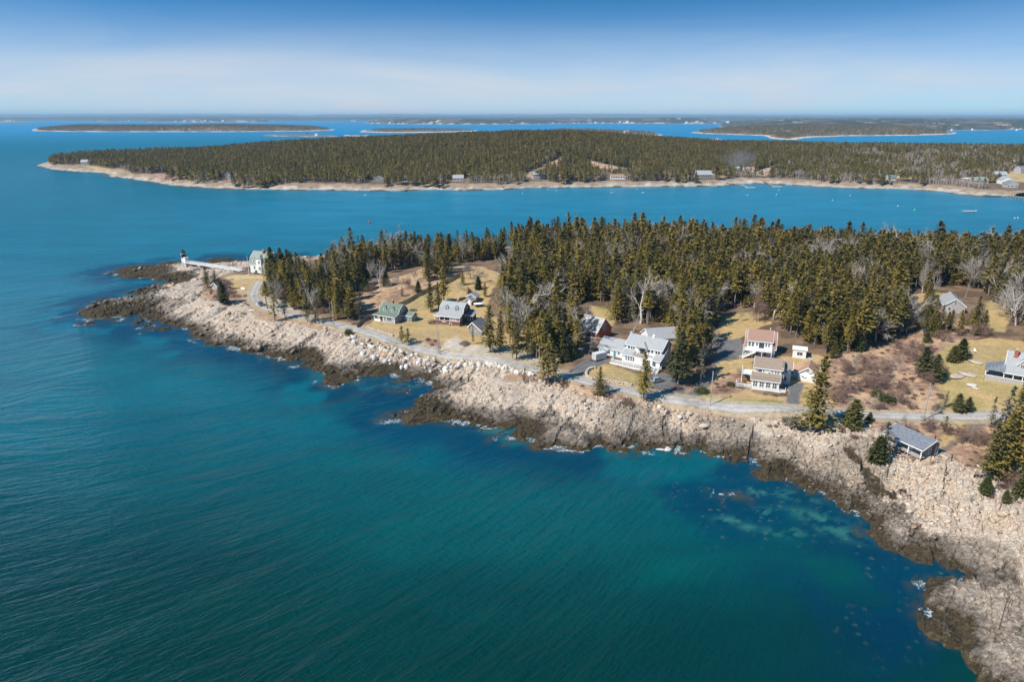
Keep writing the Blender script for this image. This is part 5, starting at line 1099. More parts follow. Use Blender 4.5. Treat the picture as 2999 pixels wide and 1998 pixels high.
def dormer(par, x, w_, y0, z0, h_, dep, wm, rm, win_=True, rise=.55):
    mb = MB(); x0, x1 = x-w_/2, x+w_/2
    mb.q((x0, y0, z0), (x1, y0, z0), (x1, y0, z0+h_), (x, y0, z0+h_+rise), (x0, y0, z0+h_))
    for q in (x0, x1): mb.q((q, y0, z0), (q, y0+dep, z0), (q, y0+dep, z0+h_), (q, y0, z0+h_))
    o = mb.build('dormer', wm, par); rb = MB(); t = .12; e = .18
    for s_ in (-1, 1):
        a = (x+s_*(w_/2+e), z0+h_-e*rise/(w_/2)); c = (x, z0+h_+rise)
        for dz in (0.02, t): rb.q((a[0], y0-e, a[1]+dz), (a[0], y0+dep, a[1]+dz), (c[0], y0+dep, c[1]+dz), (c[0], y0-e, c[1]+dz))
        rb.q((a[0], y0-e, a[1]+.02), (c[0], y0-e, c[1]+.02), (c[0], y0-e, c[1]+t), (a[0], y0-e, a[1]+t))
        rb.q((a[0], y0-e, a[1]+.02), (a[0], y0+dep, a[1]+.02), (a[0], y0+dep, a[1]+t), (a[0], y0-e, a[1]+t))
    rb.build('dormer_roof', rm, o)
    if win_: win(o, FR(y0), x, z0+.3, w_*.5, h_*.78, 1, 2, solo=True)
    return o
def railing(par, pts, h_=1.0, mat=None, name='railing', gap=.28):
    mb = MB()
    for a, b_ in zip(pts[:-1], pts[1:]):
        a, b_ = Vector(a), Vector(b_); n = max(1, round((b_-a).length/gap)); u_ = Vector((0, 0, h_))
        mb.bar(a+u_, b_+u_, .12, .1); mb.bar(a+u_*.12, b_+u_*.12, .06)
        for i in range(n+1): p = a+(b_-a)*i/n; big = (i % 7 == 0) or i == n; mb.bar(p, p+u_*(1.08 if big else 1), .13 if big else .05)
    return mb.build(name, mat or TR, par)
def deck(par, x0, x1, y0, y1, z, mat=None, posts=True, name='deck'):
    mb = MB(); mb.box(x0, x1, y0, y1, z-.22, z)
    if posts:
        for x in np.linspace(x0+.15, x1-.15, max(2, int((x1-x0)/2.4)+1)):
            for y in (y0+.15,): mb.bar((x, y, -1.2), (x, y, z-.22), .18)
    return mb.build(name, mat or W['deckwood'], par)
def steps(par, a, b_, wdt, n=8, mat=None, name='steps'):
    """a flight from a down to b"""
    mb = MB(); a, b_ = Vector(a), Vector(b_); d = Vector((b_.x-a.x, b_.y-a.y, 0)); L_ = d.length; d.normalize(); s_ = Vector((-d.y, d.x, 0))*wdt/2
    for i in range(n):
        p = a+(b_-a)*(i+.5)/n; mb.bar(p-s_, p+s_, L_/n*1.05, .06)
    for q in (-1, 1): mb.bar(a+s_*q-Vector((0, 0, .12)), b_+s_*q-Vector((0, 0, .12)), .06, .28)
    return mb.build(name, mat or TR, par)
def house(name, label, A, B_, z0=6.0, cat='house', group=None, gr=ground):
    x0, y0, za = gr(*A, z0); x1, y1, zb = gr(*B_, z0)
    o = thing(name, label, cat, (x0, y0, max(za, zb) if gr is ground else za), math.atan2(y1-y0, x1-x0), group); o['w_'] = 0; del o['w_']
    return o, math.hypot(x1-x0, y1-y0)
def loc_xy(o, u, v, z=None):
    x, y, z_ = ground(u, v); dx, dy = x-o.location.x, y-o.location.y; a = o.rotation_euler[2]
    return dx*math.cos(a)+dy*math.sin(a), -dx*math.sin(a)+dy*math.cos(a)

# ---- keeper's house
o, w_ = house('keeper_house', 'white keeper house with faded green gambrel roof beside the lighthouse walkway', (735,798), (775,801), 5)
KG = [(0, 4.6), (1.1, 7.9), (4.6, 10.9), (8.1, 7.9), (9.2, 4.6)]
walls(o, 0, 12.5, KG, W['white']); roof(o, 0, 12.5, KG, W['roof_keeper'])
dormer(o, 2.7, 1.7, .25, 5.4, 2.0, 2.4, W['white'], W['roof_keeper'])
mb = MB(); mb.box(4.7, 7.9, -.7, 2.5, -1.5, 7.9); mb.build('bay_wall', W['white'], o)
mb = MB(); mb.q((4.4,-1.0,7.9),(8.2,-1.0,7.9),(6.3,1.2,9.7)); mb.q((4.4,-1.0,7.9),(6.3,1.2,9.7),(6.3,3.4,9.7),(4.4,3.4,7.9)); mb.q((8.2,-1.0,7.9),(8.2,3.4,7.9),(6.3,3.4,9.7),(6.3,1.2,9.7)); mb.q((4.4,-1,7.88),(4.4,3.4,7.88),(8.2,3.4,7.88),(8.2,-1,7.88)); mb.build('bay_roof', W['roof_keeper'], o)
for a, z, F in ((6.7, 5.2, FR(-.7)), (6.7, 1.9, FR(-.7)), (2.8, 2.0, FR(0)), (10, 2, FR(0)), (10, 5.3, FR(.3))): win(o, F, a, z, .95, 1.6, 2, 2)
for a in (3, 6): win(o, LF(0), a, 2, .9, 1.5, 1, 2); win(o, LF(0), a, 6, .9, 1.5, 1, 2)
chimney(o, 6.9, 3.6, 8.6, 12.0, .95)
# ---- lighthouse
tx_, ty_, tz_ = ground(542, 783, 3)
o = thing('lighthouse', 'round lighthouse, grey granite below and white above, with a black lantern, on the rocky point', 'lighthouse', (tx_, ty_, tz_-.1), math.radians(-35))
mb = MB(); mb.lathe([(1.45, -2), (1.32, 3.4)], 24); mb.build('granite_base', W['granite'], o)
mb = MB(); mb.lathe([(1.33, 3.4), (1.28, 5.9), (1.7, 6.25), (1.75, 6.45)], 24); mb.build('tower', W['white'], o)
mb = MB(); mb.box(.9, 3.1, -1.0, 1.0, 3.1, 6.1); mb.box(.8, 3.25, -1.1, 1.1, 6.1, 6.25); mb.build('entry_room', W['white'], o)
mb = MB(); mb.box(1.0, 3.0, -.9, .9, -2, 3.1); mb.build('granite_pier', W['granite'], o)
mb = MB(); mb.lathe([(1.9, 6.45), (1.9, 6.6)], 24); mb.build('gallery', W['black'], o)
mb = MB()
for i in range(12): a = i*math.pi/6; mb.bar((1.8*math.cos(a), 1.8*math.sin(a), 6.6), (1.8*math.cos(a), 1.8*math.sin(a), 7.5), .05)
for h_ in (7.05, 7.5):
    for i in range(12): a, c = i*math.pi/6, (i+1)*math.pi/6; mb.bar((1.8*math.cos(a), 1.8*math.sin(a), h_), (1.8*math.cos(c), 1.8*math.sin(c), h_), .05)
mb.build('gallery_railing', W['black'], o)
ln = MB(); ln.lathe([(1.15, 6.6), (1.15, 7.7)], 10)
for i in range(10): a = i*math.pi/5; ln.bar((1.12*math.cos(a), 1.12*math.sin(a), 7.7), (1.12*math.cos(a), 1.12*math.sin(a), 8.9), .09)
ln = ln.build('lantern', W['black'], o)
mb = MB(); mb.lathe([(1.05, 7.7), (1.05, 8.9)], 10); m, nt, b = new_mat('lantern_glass'); b.inputs['Base Color'].default_value = (.35, .5, .5, 1); b.inputs['Roughness'].default_value = .08; mb.build('pane', m, ln)
mb = MB(); mb.lathe([(1.4, 8.85), (1.3, 9.0), (.3, 10.1), (.22, 10.35), (.3, 10.5), (.05, 10.7), (.04, 11.3)], 12); mb.build('lantern_roof', W['black'], o)
mb = MB(); mb.box(-2.05, -1.5, -.4, .3, 6.6, 7.9); mb.build('fog_signal_box', TR, o)
# ---- walkway
ex, ey, ez = ground(706, 795, 4.5); T0 = Vector((tx_+2.9*math.cos(R(-35)), ty_+2.9*math.sin(R(-35)), tz_+3.1)); E0 = Vector((ex, ey, ez+.35))
o = thing('footbridge', 'long white railed wooden footbridge on granite piers leading to the lighthouse', 'footbridge', T0)
dv = E0-T0; sd = Vector((-dv.y, dv.x, 0)).normalized()
mb = MB(); mb.bar((0, 0, 0), dv, 1.5, .16); mb.build('walkway_deck', W['deckwood'], o)
for s_ in (-1, 1):
    mb = MB(); n = 26
    for h_ in (.05, .65, 1.25): mb.bar(sd*.78*s_+Vector((0, 0, h_)), dv+sd*.78*s_+Vector((0, 0, h_)), .16 if h_ < .1 else .1, .32 if h_ < .1 else .12)
    for i in range(n+1): p = dv*i/n+sd*.78*s_; mb.bar(p, p+Vector((0, 0, 1.25)), .1)
    for i in range(n): p, q = dv*i/n+sd*.78*s_, dv*(i+1)/n+sd*.78*s_; mb.bar(p+Vector((0, 0, 1.2 if i % 2 else .1)), q+Vector((0, 0, .1 if i % 2 else 1.2)), .06)
    mb.build('railing', TR, o)
for f_ in (.235, .50, .73):
    p = dv*f_; mb = MB(); gz = hz(T0.x+p.x, T0.y+p.y, False)-T0.z; an = math.atan2(dv.y, dv.x); d2 = Vector((math.cos(an), math.sin(an), 0))
    mb.bar(Vector((p.x, p.y, gz-1.5)), Vector((p.x, p.y, p.z-.2)), 2.0, 1.7); mb.build('pier', W['granite'], o)
# ---- green gambrel cottage
o, w_ = house('shingled_cottage', 'cottage with green gambrel roof, grey shingles and white porch rail above the road bend', (1096,940), (1158,950)); w_ = 10.2
MG = [(2.4, 3.3), (3.2, 5.0), (5.7, 6.7), (8.2, 5.0), (9.0, 3.3)]
walls(o, 1.2, w_, MG, W['grey']); roof(o, 1.2, w_, MG, W['roof_green'], eave=.1)
def porch_roof(par, x0, x1, xi0, xi1, y0, y1, za, zb, mat, t=.16):
    mb = MB()
    for dz in (0, t): mb.q((x0, y0, za+dz), (x1, y0, za+dz), (xi1, y1, zb+dz), (xi0, y1, zb+dz)); mb.q((x0, y0, za+dz), (xi0, y1, zb+dz), (x0, y1, za+dz))
    mb.q((x0, y0, za), (x1, y0, za), (x1, y0, za+t), (x0, y0, za+t)); mb.q((x1, y0, za), (xi1, y1, zb), (xi1, y1, zb+t), (x1, y0, za+t)); mb.q((x0, y0, za), (x0, y1, za), (x0, y1, za+t), (x0, y0, za+t))
    o_ = mb.build('porch_roof', mat, par); tb = MB(); tb.bar((x0-.03, y0-.05, za+.02), (x1+.03, y0-.05, za+.02), .09, .22); tb.bar((x1+.05, y0, za+.02), (xi1+.05, y1, zb+.02), .09, .22); tb.build('trim', TR, o_)
porch_roof(o, -.4, w_+.35, 1.2, w_+.35, -.4, 2.6, 2.75, 3.6, W['roof_green'])
mb = MB(); mb.box(4.6, w_-.02, 0, 2.42, -1.4, 2.9); mb.build('porch_wall', W['greylight'], o)
mb = MB(); mb.box(0, 4.6, 0, 2.4, -.2, .1); mb.build('porch_floor', W['deckwood'], o)
mb = MB()
for x in (.1, 2.4, 4.5): mb.bar((x, .1, -.8), (x, .1, 2.8), .2)
mb.bar((.1, 2.3, 0), (.1, 2.3, 2.8), .2); mb.bar((w_, 0.0, -1), (w_, 0.0, 2.8), .24); mb.build('porch_post', TR, o)
mb = MB(); mb.box(0, 2.4, 0, .08, .1, 1.15); mb.box(0, .08, 0, 2.4, .1, 1.15); mb.box(2.4, 3.2, 0, .08, .1, 1.15); mb.build('porch_rail', W['white'], o)
win(o, FR(0), 7.7, 1.0, 2.2, 1.35, 3, 1); win(o, FR(0), 5.5, .95, .8, 1.4); win(o, RT(w_), 1.1, 1.1, .9, 1.2); win(o, RT(w_), 4.3, 1.0, 1, 1.4)
for y in (5.1, 6.3): win(o, RT(w_), y, 3.9, .6, 1.3)
door(o, FR(2.4), 3.6, .1, .9, 2, W['bluedoor'])
for x in (3.5, 7.3): dormer(o, x, 1.5, 2.7, 3.95, 1.35, 2.0, W['greylight'], W['roof_green'])
chimney(o, 5.6, 5.7, 5.8, 8.0, .7)
EG = [(5.6, 2.5), (7.4, 3.7), (9.2, 2.5)]; walls(o, w_, w_+4.4, EG, W['grey'], name='wing_wall'); roof(o, w_, w_+4.4, EG, W['roof_green'])
win(o, FR(5.6), w_+1.2, .7, .8, 1.5, glass=M['glassb']); win(o, FR(5.6), w_+2.4, .7, .8, 1.5, glass=M['glassb']); win(o, RT(w_+4.4), 7.4, .9, .9, 1.3)
# ---- grey gambrel cottage
o, w_ = house('shingled_cottage', 'taller cottage with grey gambrel roof and red brown enclosed porch on the lawn', (1273,949), (1342,957)); w_ = 11.0
MG = [(2.7, 4.5), (3.5, 6.4), (6.2, 8.1), (8.9, 6.4), (9.7, 4.5)]
walls(o, 1.3, w_, MG, W['dark']); roof(o, 1.3, w_, MG, W['roof_grey'], eave=.1)
porch_roof(o, -.4, w_+.35, 1.3, w_+.35, -.45, 2.8, 3.6, 4.8, W['roof_grey'])
mb = MB(); mb.box(0, w_-.02, 0, 2.75, .5, 1.95); mb.box(6.8, w_-.02, .02, 2.7, 1.95, 3.7); mb.build('porch_wall', W['redbrown'], o)
mb = MB(); mb.box(.1, w_-.1, .1, 2.7, -1.5, .5); mb.build('foundation', W['stone'], o)
mb = MB(); mb.box(-.04, w_, -.05, .02, 1.92, 2.05)
for x in (.06, 2.2, 4.4, 6.7, w_-.1): mb.bar((x, .05, 1.95), (x, .05, 3.7), .17)
mb.bar((.06, 2.6, 1.95), (.06, 2.6, 3.7), .17); mb.build('porch_post', TR, o)
for a in (7.6, 8.6, 9.6): win(o, FR(0), a, 2.2, .75, 1.25, 2, 3)
win(o, RT(w_), 1.3, 2.2, 1.1, 1.2); win(o, RT(w_), 5.0, 5.2, .75, 1.5); win(o, RT(w_), 7.4, 5.2, .75, 1.5); win(o, RT(w_), 5.6, 2.6, .6, 1.1)
win(o, FR(2.7), 5.4, 1.4, 1.4, 1.6, 2, 1); win(o, FR(2.7), 2.5, 1.4, 1.1, 1.6)
door(o, FR(0), 7.0, -.4, .9, 1.5, W['redbrown'])
for x in (3.9, 8.2): dormer(o, x, 1.6, 3.0, 5.1, 1.6, 2.2, W['greylight'], W['roof_grey'])
chimney(o, 7.6, 6.4, 7.4, 9.3, .75)
EG = [(6.3, 3.4), (8.6, 4.5)]; walls(o, w_, w_+3.0, [(6.3, 3.2), (9.4, 4.4)], W['dark'], name='wing_wall'); roof(o, w_, w_+3.0, [(6.3, 3.2), (9.4, 4.4)], W['roof_dark']); win(o, FR(6.3), w_+1.4, 1.0, 1.1, 1.6)
mb = MB(); mb.box(3.2, 5.0, -.07, -.02, 1.25, 1.5); mb.build('name_board', TR, o)
# ---- shingled garage, saltbox
o, w_ = house('shingled_garage', 'small grey shingled saltbox garage between spruces by the grey gambrel cottage', (1373,979), (1412,984), cat='garage'); w_ = 5.4
SB = [(0, 3.0), (1.6, 4.9), (w_, 1.9)]
walls(o, 0, 7.5, SB, W['grey'], 'y'); roof(o, 0, 7.5, SB, W['roof_dark'], 'y')
win(o, FR(0), 1.4, 2.9, .7, 1.0); win(o, FR(0), 3.4, 1.1, 1.1, .6, 2, 1); win(o, LF(0), 4, 1.2, .9, 1)
# ---- garden shed in two parts
o, w_ = house('garden_shed', 'beige garden shed with white door and a taller rear half beside the covered boat', (1361,893), (1379,895), 7, 'shed'); w_ = 3.2
SB = [(0, 2.0), (w_/2, 3.2), (w_, 2.0)]; walls(o, 0, 3.2, SB, W['beige'], 'y'); roof(o, 0, 3.2, SB, W['roof_grey'], 'y')
SB = [(-.1, 3.0), (w_/2+.3, 4.2), (w_+.7, 3.0)]; walls(o, 3.2, 7.6, SB, W['beige'], 'y', name='rear_wall'); roof(o, 3.2, 7.6, SB, W['roof_grey'], 'y')
door(o, FR(0), 2.1, .1, 1.0, 1.8, TR); win(o, FR(0), .75, .9, .6, .7)
# ---- red barn
o, w_ = house('red_barn', 'red barn with seamed grey metal roof and two skylights behind the big white house', (1699,990), (1745,1000), 7, 'barn'); w_ = 7.5
BG = [(0, 3.2), (4.6, 7.6), (9.2, 3.2)]; walls(o, -1.5, w_, BG, W['barnred']); r_ = roof(o, -1.5, w_, BG, W['metal'], trim=False)
for x in (3.3, 5.6):
    mb = MB(); s0, s1 = 1.3, 2.5; n_ = math.hypot(4.6, 4.4); f0 = lambda y: 3.2+y*4.4/4.6+.24
    mb.q((x-.4, s0, f0(s0)), (x+.4, s0, f0(s0)), (x+.4, s1, f0(s1)), (x-.4, s1, f0(s1))); mb.build('skylight', M['glass'], r_)
win(o, FR(0), 5.6, 1.0, 1.1, 1.5, 2, 2); win(o, FR(0), 2, 1.0, 1.1, 1.5, 2, 2)
mb = MB(); arc = [(4.6+.95*math.cos(a), 5.0+.95*math.sin(a)) for a in np.linspace(0, math.pi, 9)]
mb.q(*[(w_+.06, y, z) for y, z in [(3.65, 3.2), (5.55, 3.2)]+arc]); f_ = MB()
for a, b_ in zip(arc[:-1], arc[1:]): f_.bar((w_+.08, *a), (w_+.08, *b_), .12)
for y in (3.65, 4.6, 5.55): f_.bar((w_+.08, y, 3.2), (w_+.08, y, 5.0), .1)
for z in (3.2, 4.1, 5.0): f_.bar((w_+.08, 3.65, z), (w_+.08, 5.55, z), .08)
f_ = f_.build('arched_window', TR, o); mb.build('pane', M['glass'], f_)
o, w_ = house('red_cottage', 'small red cottage half hidden by spruces left of the red barn', (1583,968), (1606,972), 7)
BG = [(0, 2.8), (3, 5.2), (6, 2.8)]; walls(o, 0, 6, BG, W['barnred']); roof(o, 0, 6, BG, W['roof_grey']); win(o, FR(0), 3, 1, 1, 1.3)
# ---- big white house
o, w_ = house('white_house', 'big white two storey house with pale grey roofs and a long white deck', (1821,1059), (1914,1082)); w_ = 13.6; WH = o
LP = [(0, 2.8), (5.2, 5.4), (5.21, 0)]
mb = MB(); mb.box(.02, w_-.02, 0.02, 4.9, -1.8, 2.85); mb.q((w_-.02, 0, -1.8), (w_-.02, 5.2, -1.8), (w_-.02, 5.2, 5.35), (w_-.02, 0, 2.8)); mb.q((w_-1.6, 0, 2.8), (w_-1.6, 5.2, 2.8), (w_-1.6, 5.2, 5.3)); mb.build('lower_wall', W['white'], o)
roof(o, 0, 3.6, [(0, 2.8), (2.5, 4.05)], W['roof_grey'], oh=.1); roof(o, w_-2.4, w_, [(0, 2.8), (5.4, 5.5)], W['roof_grey'], oh=.25); roof(o, 3.6, w_-2.4, [(1.2, 2.9), (2.4, 3.2)], W['roof_grey'], oh=0, eave=0, trim=False)
UG = [(2.3, 5.7), (6.2, 8.3), (10.1, 5.7)]; walls(o, .3, w_-.6, UG, W['white'], name='upper_wall'); roof(o, .3, w_-.6, UG, W['roof_grey'])
for a in (1.6, 2.5, 3.4, 4.2): win(o, FR(0), a, .9, .55, 1.5)
for a in (8.2, 9.6, 11.6): win(o, FR(0), a, .7, 1.1, 1.7, 2, 1)
for a in (1.3, 2.4, 3.0, 8.6, 9.7, 11.2, 12.1): win(o, FR(2.3), a, 4.25, .7, 1.05, 1, 1)
door(o, FR(2.3), 6.4, 3.25, 2.0, 2.1, M['glass'], 'glass_door'); win(o, RT(w_-.02), 3.9, 3.2, .8, 1.2); win(o, RT(w_-.6), 6.2, 6.2, .7, .8)
deck(o, 4.0, 8.6, -.2, 2.25, 3.15, W['beige'], False, 'balcony'); railing(o, [(4.0, -.15, 3.15), (8.6, -.15, 3.15)], .95, W['beige'], 'balcony_railing')
mb = MB(); q = [(4.6, .2, 5.75), (8.0, .2, 5.75), (8.0, 4.6, 7.55), (4.6, 4.6, 7.55)]
mb.q((4.4, .9, 5.75), (8.2, .9, 5.75), (6.3, 2.9, 7.15)); mb.q((4.4, .9, 5.75), (6.3, 2.9, 7.15), (6.3, 4.8, 7.2), (4.4, 3.2, 5.95)); mb.q((8.2, .9, 5.75), (8.2, 3.2, 5.95), (6.3, 4.8, 7.2), (6.3, 2.9, 7.15)); mb.q((4.4, .9, 5.72), (4.4, 3.2, 5.72), (8.2, 3.2, 5.72), (8.2, .9, 5.72)); mb.build('balcony_roof', W['roof_grey'], o)
mb = MB()
for x in (4.6, 8.0): mb.bar((x, 1.1, 3.15), (x, 1.1, 5.8), .16)
mb.build('balcony_post', TR, o)
wx0, wy0 = loc_xy(o, 1754, 1035); wy0 = max(-2.5, min(3.0, wy0)); WG = [(wy0, 2.7), (wy0+4.3, 5.2), (wy0+8.6, 2.7)]
walls(o, wx0, .3, WG, W['white'], name='wing_wall'); roof(o, wx0, .2, WG, W['roof_grey'])
door(o, FR(wy0), wx0+2.0, -.5, 2.6, 2.2, W['blue'], 'garage_door'); door(o, FR(wy0), wx0+6.1, 0, .95, 2.05, W['bluedoor']); win(o, FR(wy0), wx0+7.6, 1.2, .7, .9)
mb = MB(); mb.q((wx0+.1, wy0-1.0, 2.0), (wx0+4.0, wy0-1.0, 2.0), (wx0+4.0, wy0-.05, 2.45), (wx0+.1, wy0-.05, 2.45)); mb.box(wx0+.1, wx0+4.0, wy0-1.02, wy0-.96, 1.86, 2.0); mb.build('awning', W['roof_grey'], o)
chimney(o, -.3, wy0+4.6, 3, 8.4, .95, W['stone'])
mb = MB(); mb.q((-1.6, wy0+1.8, 3.98), (-.8, wy0+1.8, 3.98), (-.8, wy0+3.1, 4.75), (-1.6, wy0+3.1, 4.75)); mb.build('skylight', M['glass'], o)
deck(o, -2.6, w_-3.6, -3.6, 0, .35, W['deckwood']); mb = MB(); mb.box(-2.7, w_-3.6, -3.75, -3.6, -1.6, .2); mb.box(-2.75, -2.6, -3.7, -.5, -1.6, .2); mb.build('deck_skirt', W['white'], o)
railing(o, [(-2.6, -1.0, .35), (-2.6, -2.9, .35), (-1.9, -3.55, .35), (w_-3.6, -3.55, .35)], 1.05)
deck(o, w_-3.6, w_+.4, -2.2, 0, .3, W['deckwood'], True, 'side_deck'); railing(o, [(w_-2.2, -2.15, .3), (w_-1.0, -2.15, .3)], 1.05); steps(o, (w_-.1, -1.9, .3), (w_-.1, -4.2, -1.2), 1.3, 7); railing(o, [(w_+.6, -.1, .3), (w_+.6, -1.9, .3), (w_+.6, -4.2, -1.2)], 1.0); railing(o, [(w_-.8, -1.9, .3), (w_-.8, -4.2, -1.2)], 1.0)
mb = MB(); mb.lathe([(.45, 8.2), (.45, 8.9), (.6, 8.95), (.05, 9.5), (.03, 9.9)], 8, 8.3, 6.2); mb.build('cupola', TR, o)
# rear garage
o, w_ = house('rear_garage', 'grey roofed garage showing behind the right end of the big white house', (1925,1016), (1975,1010), 7, 'garage')
RG = [(0, 2.9), (4, 5.4), (8, 2.9)]; walls(o, -3, 9, RG, W['white']); roof(o, -3, 9, RG, W['roof_grey']); win(o, FR(0), 2, 1.2, .9, 1)
# ---- white gambrel house with red roof
o, w_ = house('gambrel_house', 'white house with red gambrel roof, raised deck and outside stair behind the sunroom house', (2181,1037), (2267,1047), 7); w_ = 9.6
GG = [(0, 2.5), (1.1, 5.5), (3.9, 7.7), (6.7, 5.5), (7.8, 2.5)]; walls(o, 0, w_, GG, W['white']); roof(o, 0, w_, GG, W['roof_red'], eave=.15)
mb = MB(); mb.box(.55, w_-1.0, -.05, 3.0, 2.3, 5.15); mb.build('dormer_wall', W['white'], o); roof(o, .55, w_-1.0, [(-.05, 5.15), (3.9, 7.75)], W['roof_red'], oh=.2, eave=.35)
for a in (1.2, 2.3): win(o, FR(-.05), a, 3.1, .75, 1.4)
win(o, FR(-.05), 3.6, 3.4, .6, 1.1); win(o, FR(-.05), 6.6, 3.3, .5, 1.2); win(o, FR(-.05), 7.5, 3.3, .5, 1.2); door(o, FR(-.05), 5.1, 2.6, 1.7, 2.1, M['glass'], 'glass_door')
win(o, RT(w_), 3.6, 4.4, .6, 1.1); door(o, RT(w_), 5.2, -.2, 1.8, 2.0, W['garage'], 'garage_door')
deck(o, -.8, w_-1.0, -3.0, -.05, 2.5, TR); railing(o, [(-.75, -.1, 2.5), (-.75, -2.95, 2.5), (.2, -2.95, 2.5)], 1.0); railing(o, [(3.6, -2.95, 2.5), (w_-1.05, -2.95, 2.5), (w_-1.05, -.1, 2.5)], 1.0)
steps(o, (3.4, -3.5, 2.5), (-1.6, -3.5, -.6), 1.1, 14); railing(o, [(3.4, -4.0, 2.5), (-1.6, -4.0, -.6)], .95)
mb = MB(); mb.bar((w_+1.0-3, 6, 7.3), (w_-2, 6, 8.5), .2); mb.build('vent_pipe', TR, o)
for a in (1.5, 4, 6.5): win(o, FR(0), a, .3, .9, 1.3)
# ---- flat roofed studio
o, w_ = house('flat_roofed_studio', 'small white flat roofed studio with one large window at the edge of the wood', (2320,1047), (2356,1051), 7, 'shed'); w_ = 4.2
mb = MB(); mb.box(0, w_, 0, 3.6, -1, 2.85); mb.build('wall', W['white'], o); mb = MB(); mb.box(-.3, w_+.35, -.35, 3.9, 2.86, 3.08); mb.build('roof', TR, o); win(o, FR(0), 2.2, 1.0, 1.7, 1.15, 2, 1); mb = MB(); mb.box(w_-.3, w_+2.2, -.4, 1.4, -.4, .12); mb.build('doorstep', W['conc'], o)
# ---- sunroom house
o, w_ = house('sunroom_house', 'white house with brown roofs, long row of sunroom windows and stone chimney beside the road', (2198,1140), (2275,1150)); w_ = 7.9
mb = MB(); mb.box(0, w_, 0, 3.3, -.4, 3.3); mb.q((w_, 0, 3.3), (w_, 3.3, 3.3), (w_, 3.3, 4.4)); mb.q((0, 0, 3.3), (0, 3.3, 3.3), (0, 3.3, 4.4)); mb.build('sunroom_wall', W['white'], o); mb = MB(); mb.box(.1, w_-.1, .1, 3.3, -1.6, -.4); mb.build('foundation', W['stone'], o)
roof(o, 0, w_, [(0, 3.3), (3.2, 4.4)], W['roof_brown'], oh=.3)
UG = [(3.2, 6.1), (7.6, 8.1), (12, 6.1)]; walls(o, .5, w_+.3, UG, W['white'], name='upper_wall'); roof(o, .5, w_+.3, UG, W['roof_brown'])
for a in (.8, 1.45, 2.65, 3.3, 4.5, 5.15, 6.35, 7.0): win(o, FR(0), a, 1.2, .5, 1.5)
for a in (.7, 1.7, 2.6): win(o, RT(w_), a, 1.2, .6, 1.5, glass=M['glassb'])
for a, w2, z, h2_ in ((1.2, .4, 4.9, .8), (2.1, 1.1, 4.75, 1.05), (3.1, .4, 4.9, .8), (4.8, .6, 4.55, .5), (5.6, .5, 4.9, .7), (6.6, .5, 4.75, .9), (7.3, .5, 4.75, .9)): win(o, FR(3.2), a, z, w2, h2_, 1, 1 if w2 > 1 else 2)
for y, z in ((6.2, 1.2), (6.2, 4.2), (9.6, 1.2), (9.6, 4.2)): win(o, RT(w_+.3), y, z, .7, 1.2)
mb = MB(); mb.box(w_+.28, w_+1.15, 3.7, 4.9, -1, 5.0); mb.box(w_+.28, w_+1.0, 3.9, 4.7, 5.0, 8.9); mb.build('stone_chimney', W['stone'], o)
RW = [(w_-1, 5.6), (w_+2.2, 6.6), (w_+4.0, 5.6)]
EG = [(8.0, 5.2), (10.4, 6.9), (12.8, 5.2)]; walls(o, w_+.3, w_+3.2, EG, W['white'], name='wing_wall'); roof(o, w_+.3, w_+3.2, EG, W['roof_brown']); win(o, FR(8.0), w_+1.7, 1.2, .8, 1.2); win(o, FR(8.0), w_+1.7, 3.8, .6, .8)
deck(o, -3.2, .5, 4.0, 8.0, 3.4, TR, True, 'upper_deck'); railing(o, [(-.1, 4.05, 3.4), (-3.15, 4.05, 3.4), (-3.15, 8.0, 3.4)], 1.0)
deck(o, -4.4, 0, -.2, 2.8, .5, W['deckwood'], True, 'garden_deck'); railing(o, [(0, -.15, .5), (-4.35, -.15, .5), (-4.35, 2.8, .5)], .9)
deck(o, w_, w_+2.0, -.6, 1.3, .4, TR, True, 'stoop'); railing(o, [(w_+.05, -.55, .4), (w_+1.95, -.55, .4), (w_+1.95, 1.3, .4)], .95)
# ---- tan roofed garage
o, w_ = house('white_garage', 'white garage with tan roof and wide white door behind the large leaning spruce', (2336,1115), (2374,1121), cat='garage'); w_ = 5.2
TG = [(0, 2.9), (w_/2, 4.7), (w_, 2.9)]; walls(o, 0, 7.5, TG, W['white'], 'y'); roof(o, 0, 7.5, TG, W['roof_tan'], 'y'); door(o, FR(0), w_/2, -.3, 3.9, 2.5, W['garage'], 'garage_door'); win(o, FR(0), w_/2, 3.3, .5, .7)
EG = [(2.6, 2.5), (4.6, 3.7), (6.6, 2.5)]; walls(o, -3.6, 0, EG, W['white'], name='link_wall'); roof(o, -3.6, .6, EG, W['roof_tan']); win(o, FR(2.6), -2.2, 1, .8, 1.1)
# ---- shore cottage
o, w_ = house('shore_cottage', 'low grey cottage with patched dark roof and open porch on the slope above the beach', (2585,1297), (2681,1340), 5.5); w_ = 10.4
CG = [(0, 2.75), (4.3, 4.35), (6.4, 3.2)]; r_ = roof(o, 0, w_, CG, W['roof_dark'])
mb = MB(); mb.box(.15, w_-.1, 2.0, 6.3, -1.2, 3.2); mb.q((w_-.1, 2.0, 3.2), (w_-.1, 6.3, 3.2), (w_-.1, 4.3, 4.3), (w_-.1, 2.0, 3.5)); mb.q((.15, 2.0, 3.2), (.15, 6.3, 3.2), (.15, 4.3, 4.3), (.15, 2.0, 3.5)); mb.build('wall', W['grey'], o)
mb = MB(); mb.box(0, w_, -.1, 2.0, .35, .5); 
for x in (.2, 3.5, 7, w_-.2): mb.bar((x, .05, -1.2), (x, .05, .35), .18)
mb.build('porch_floor', W['deckwood'], o)
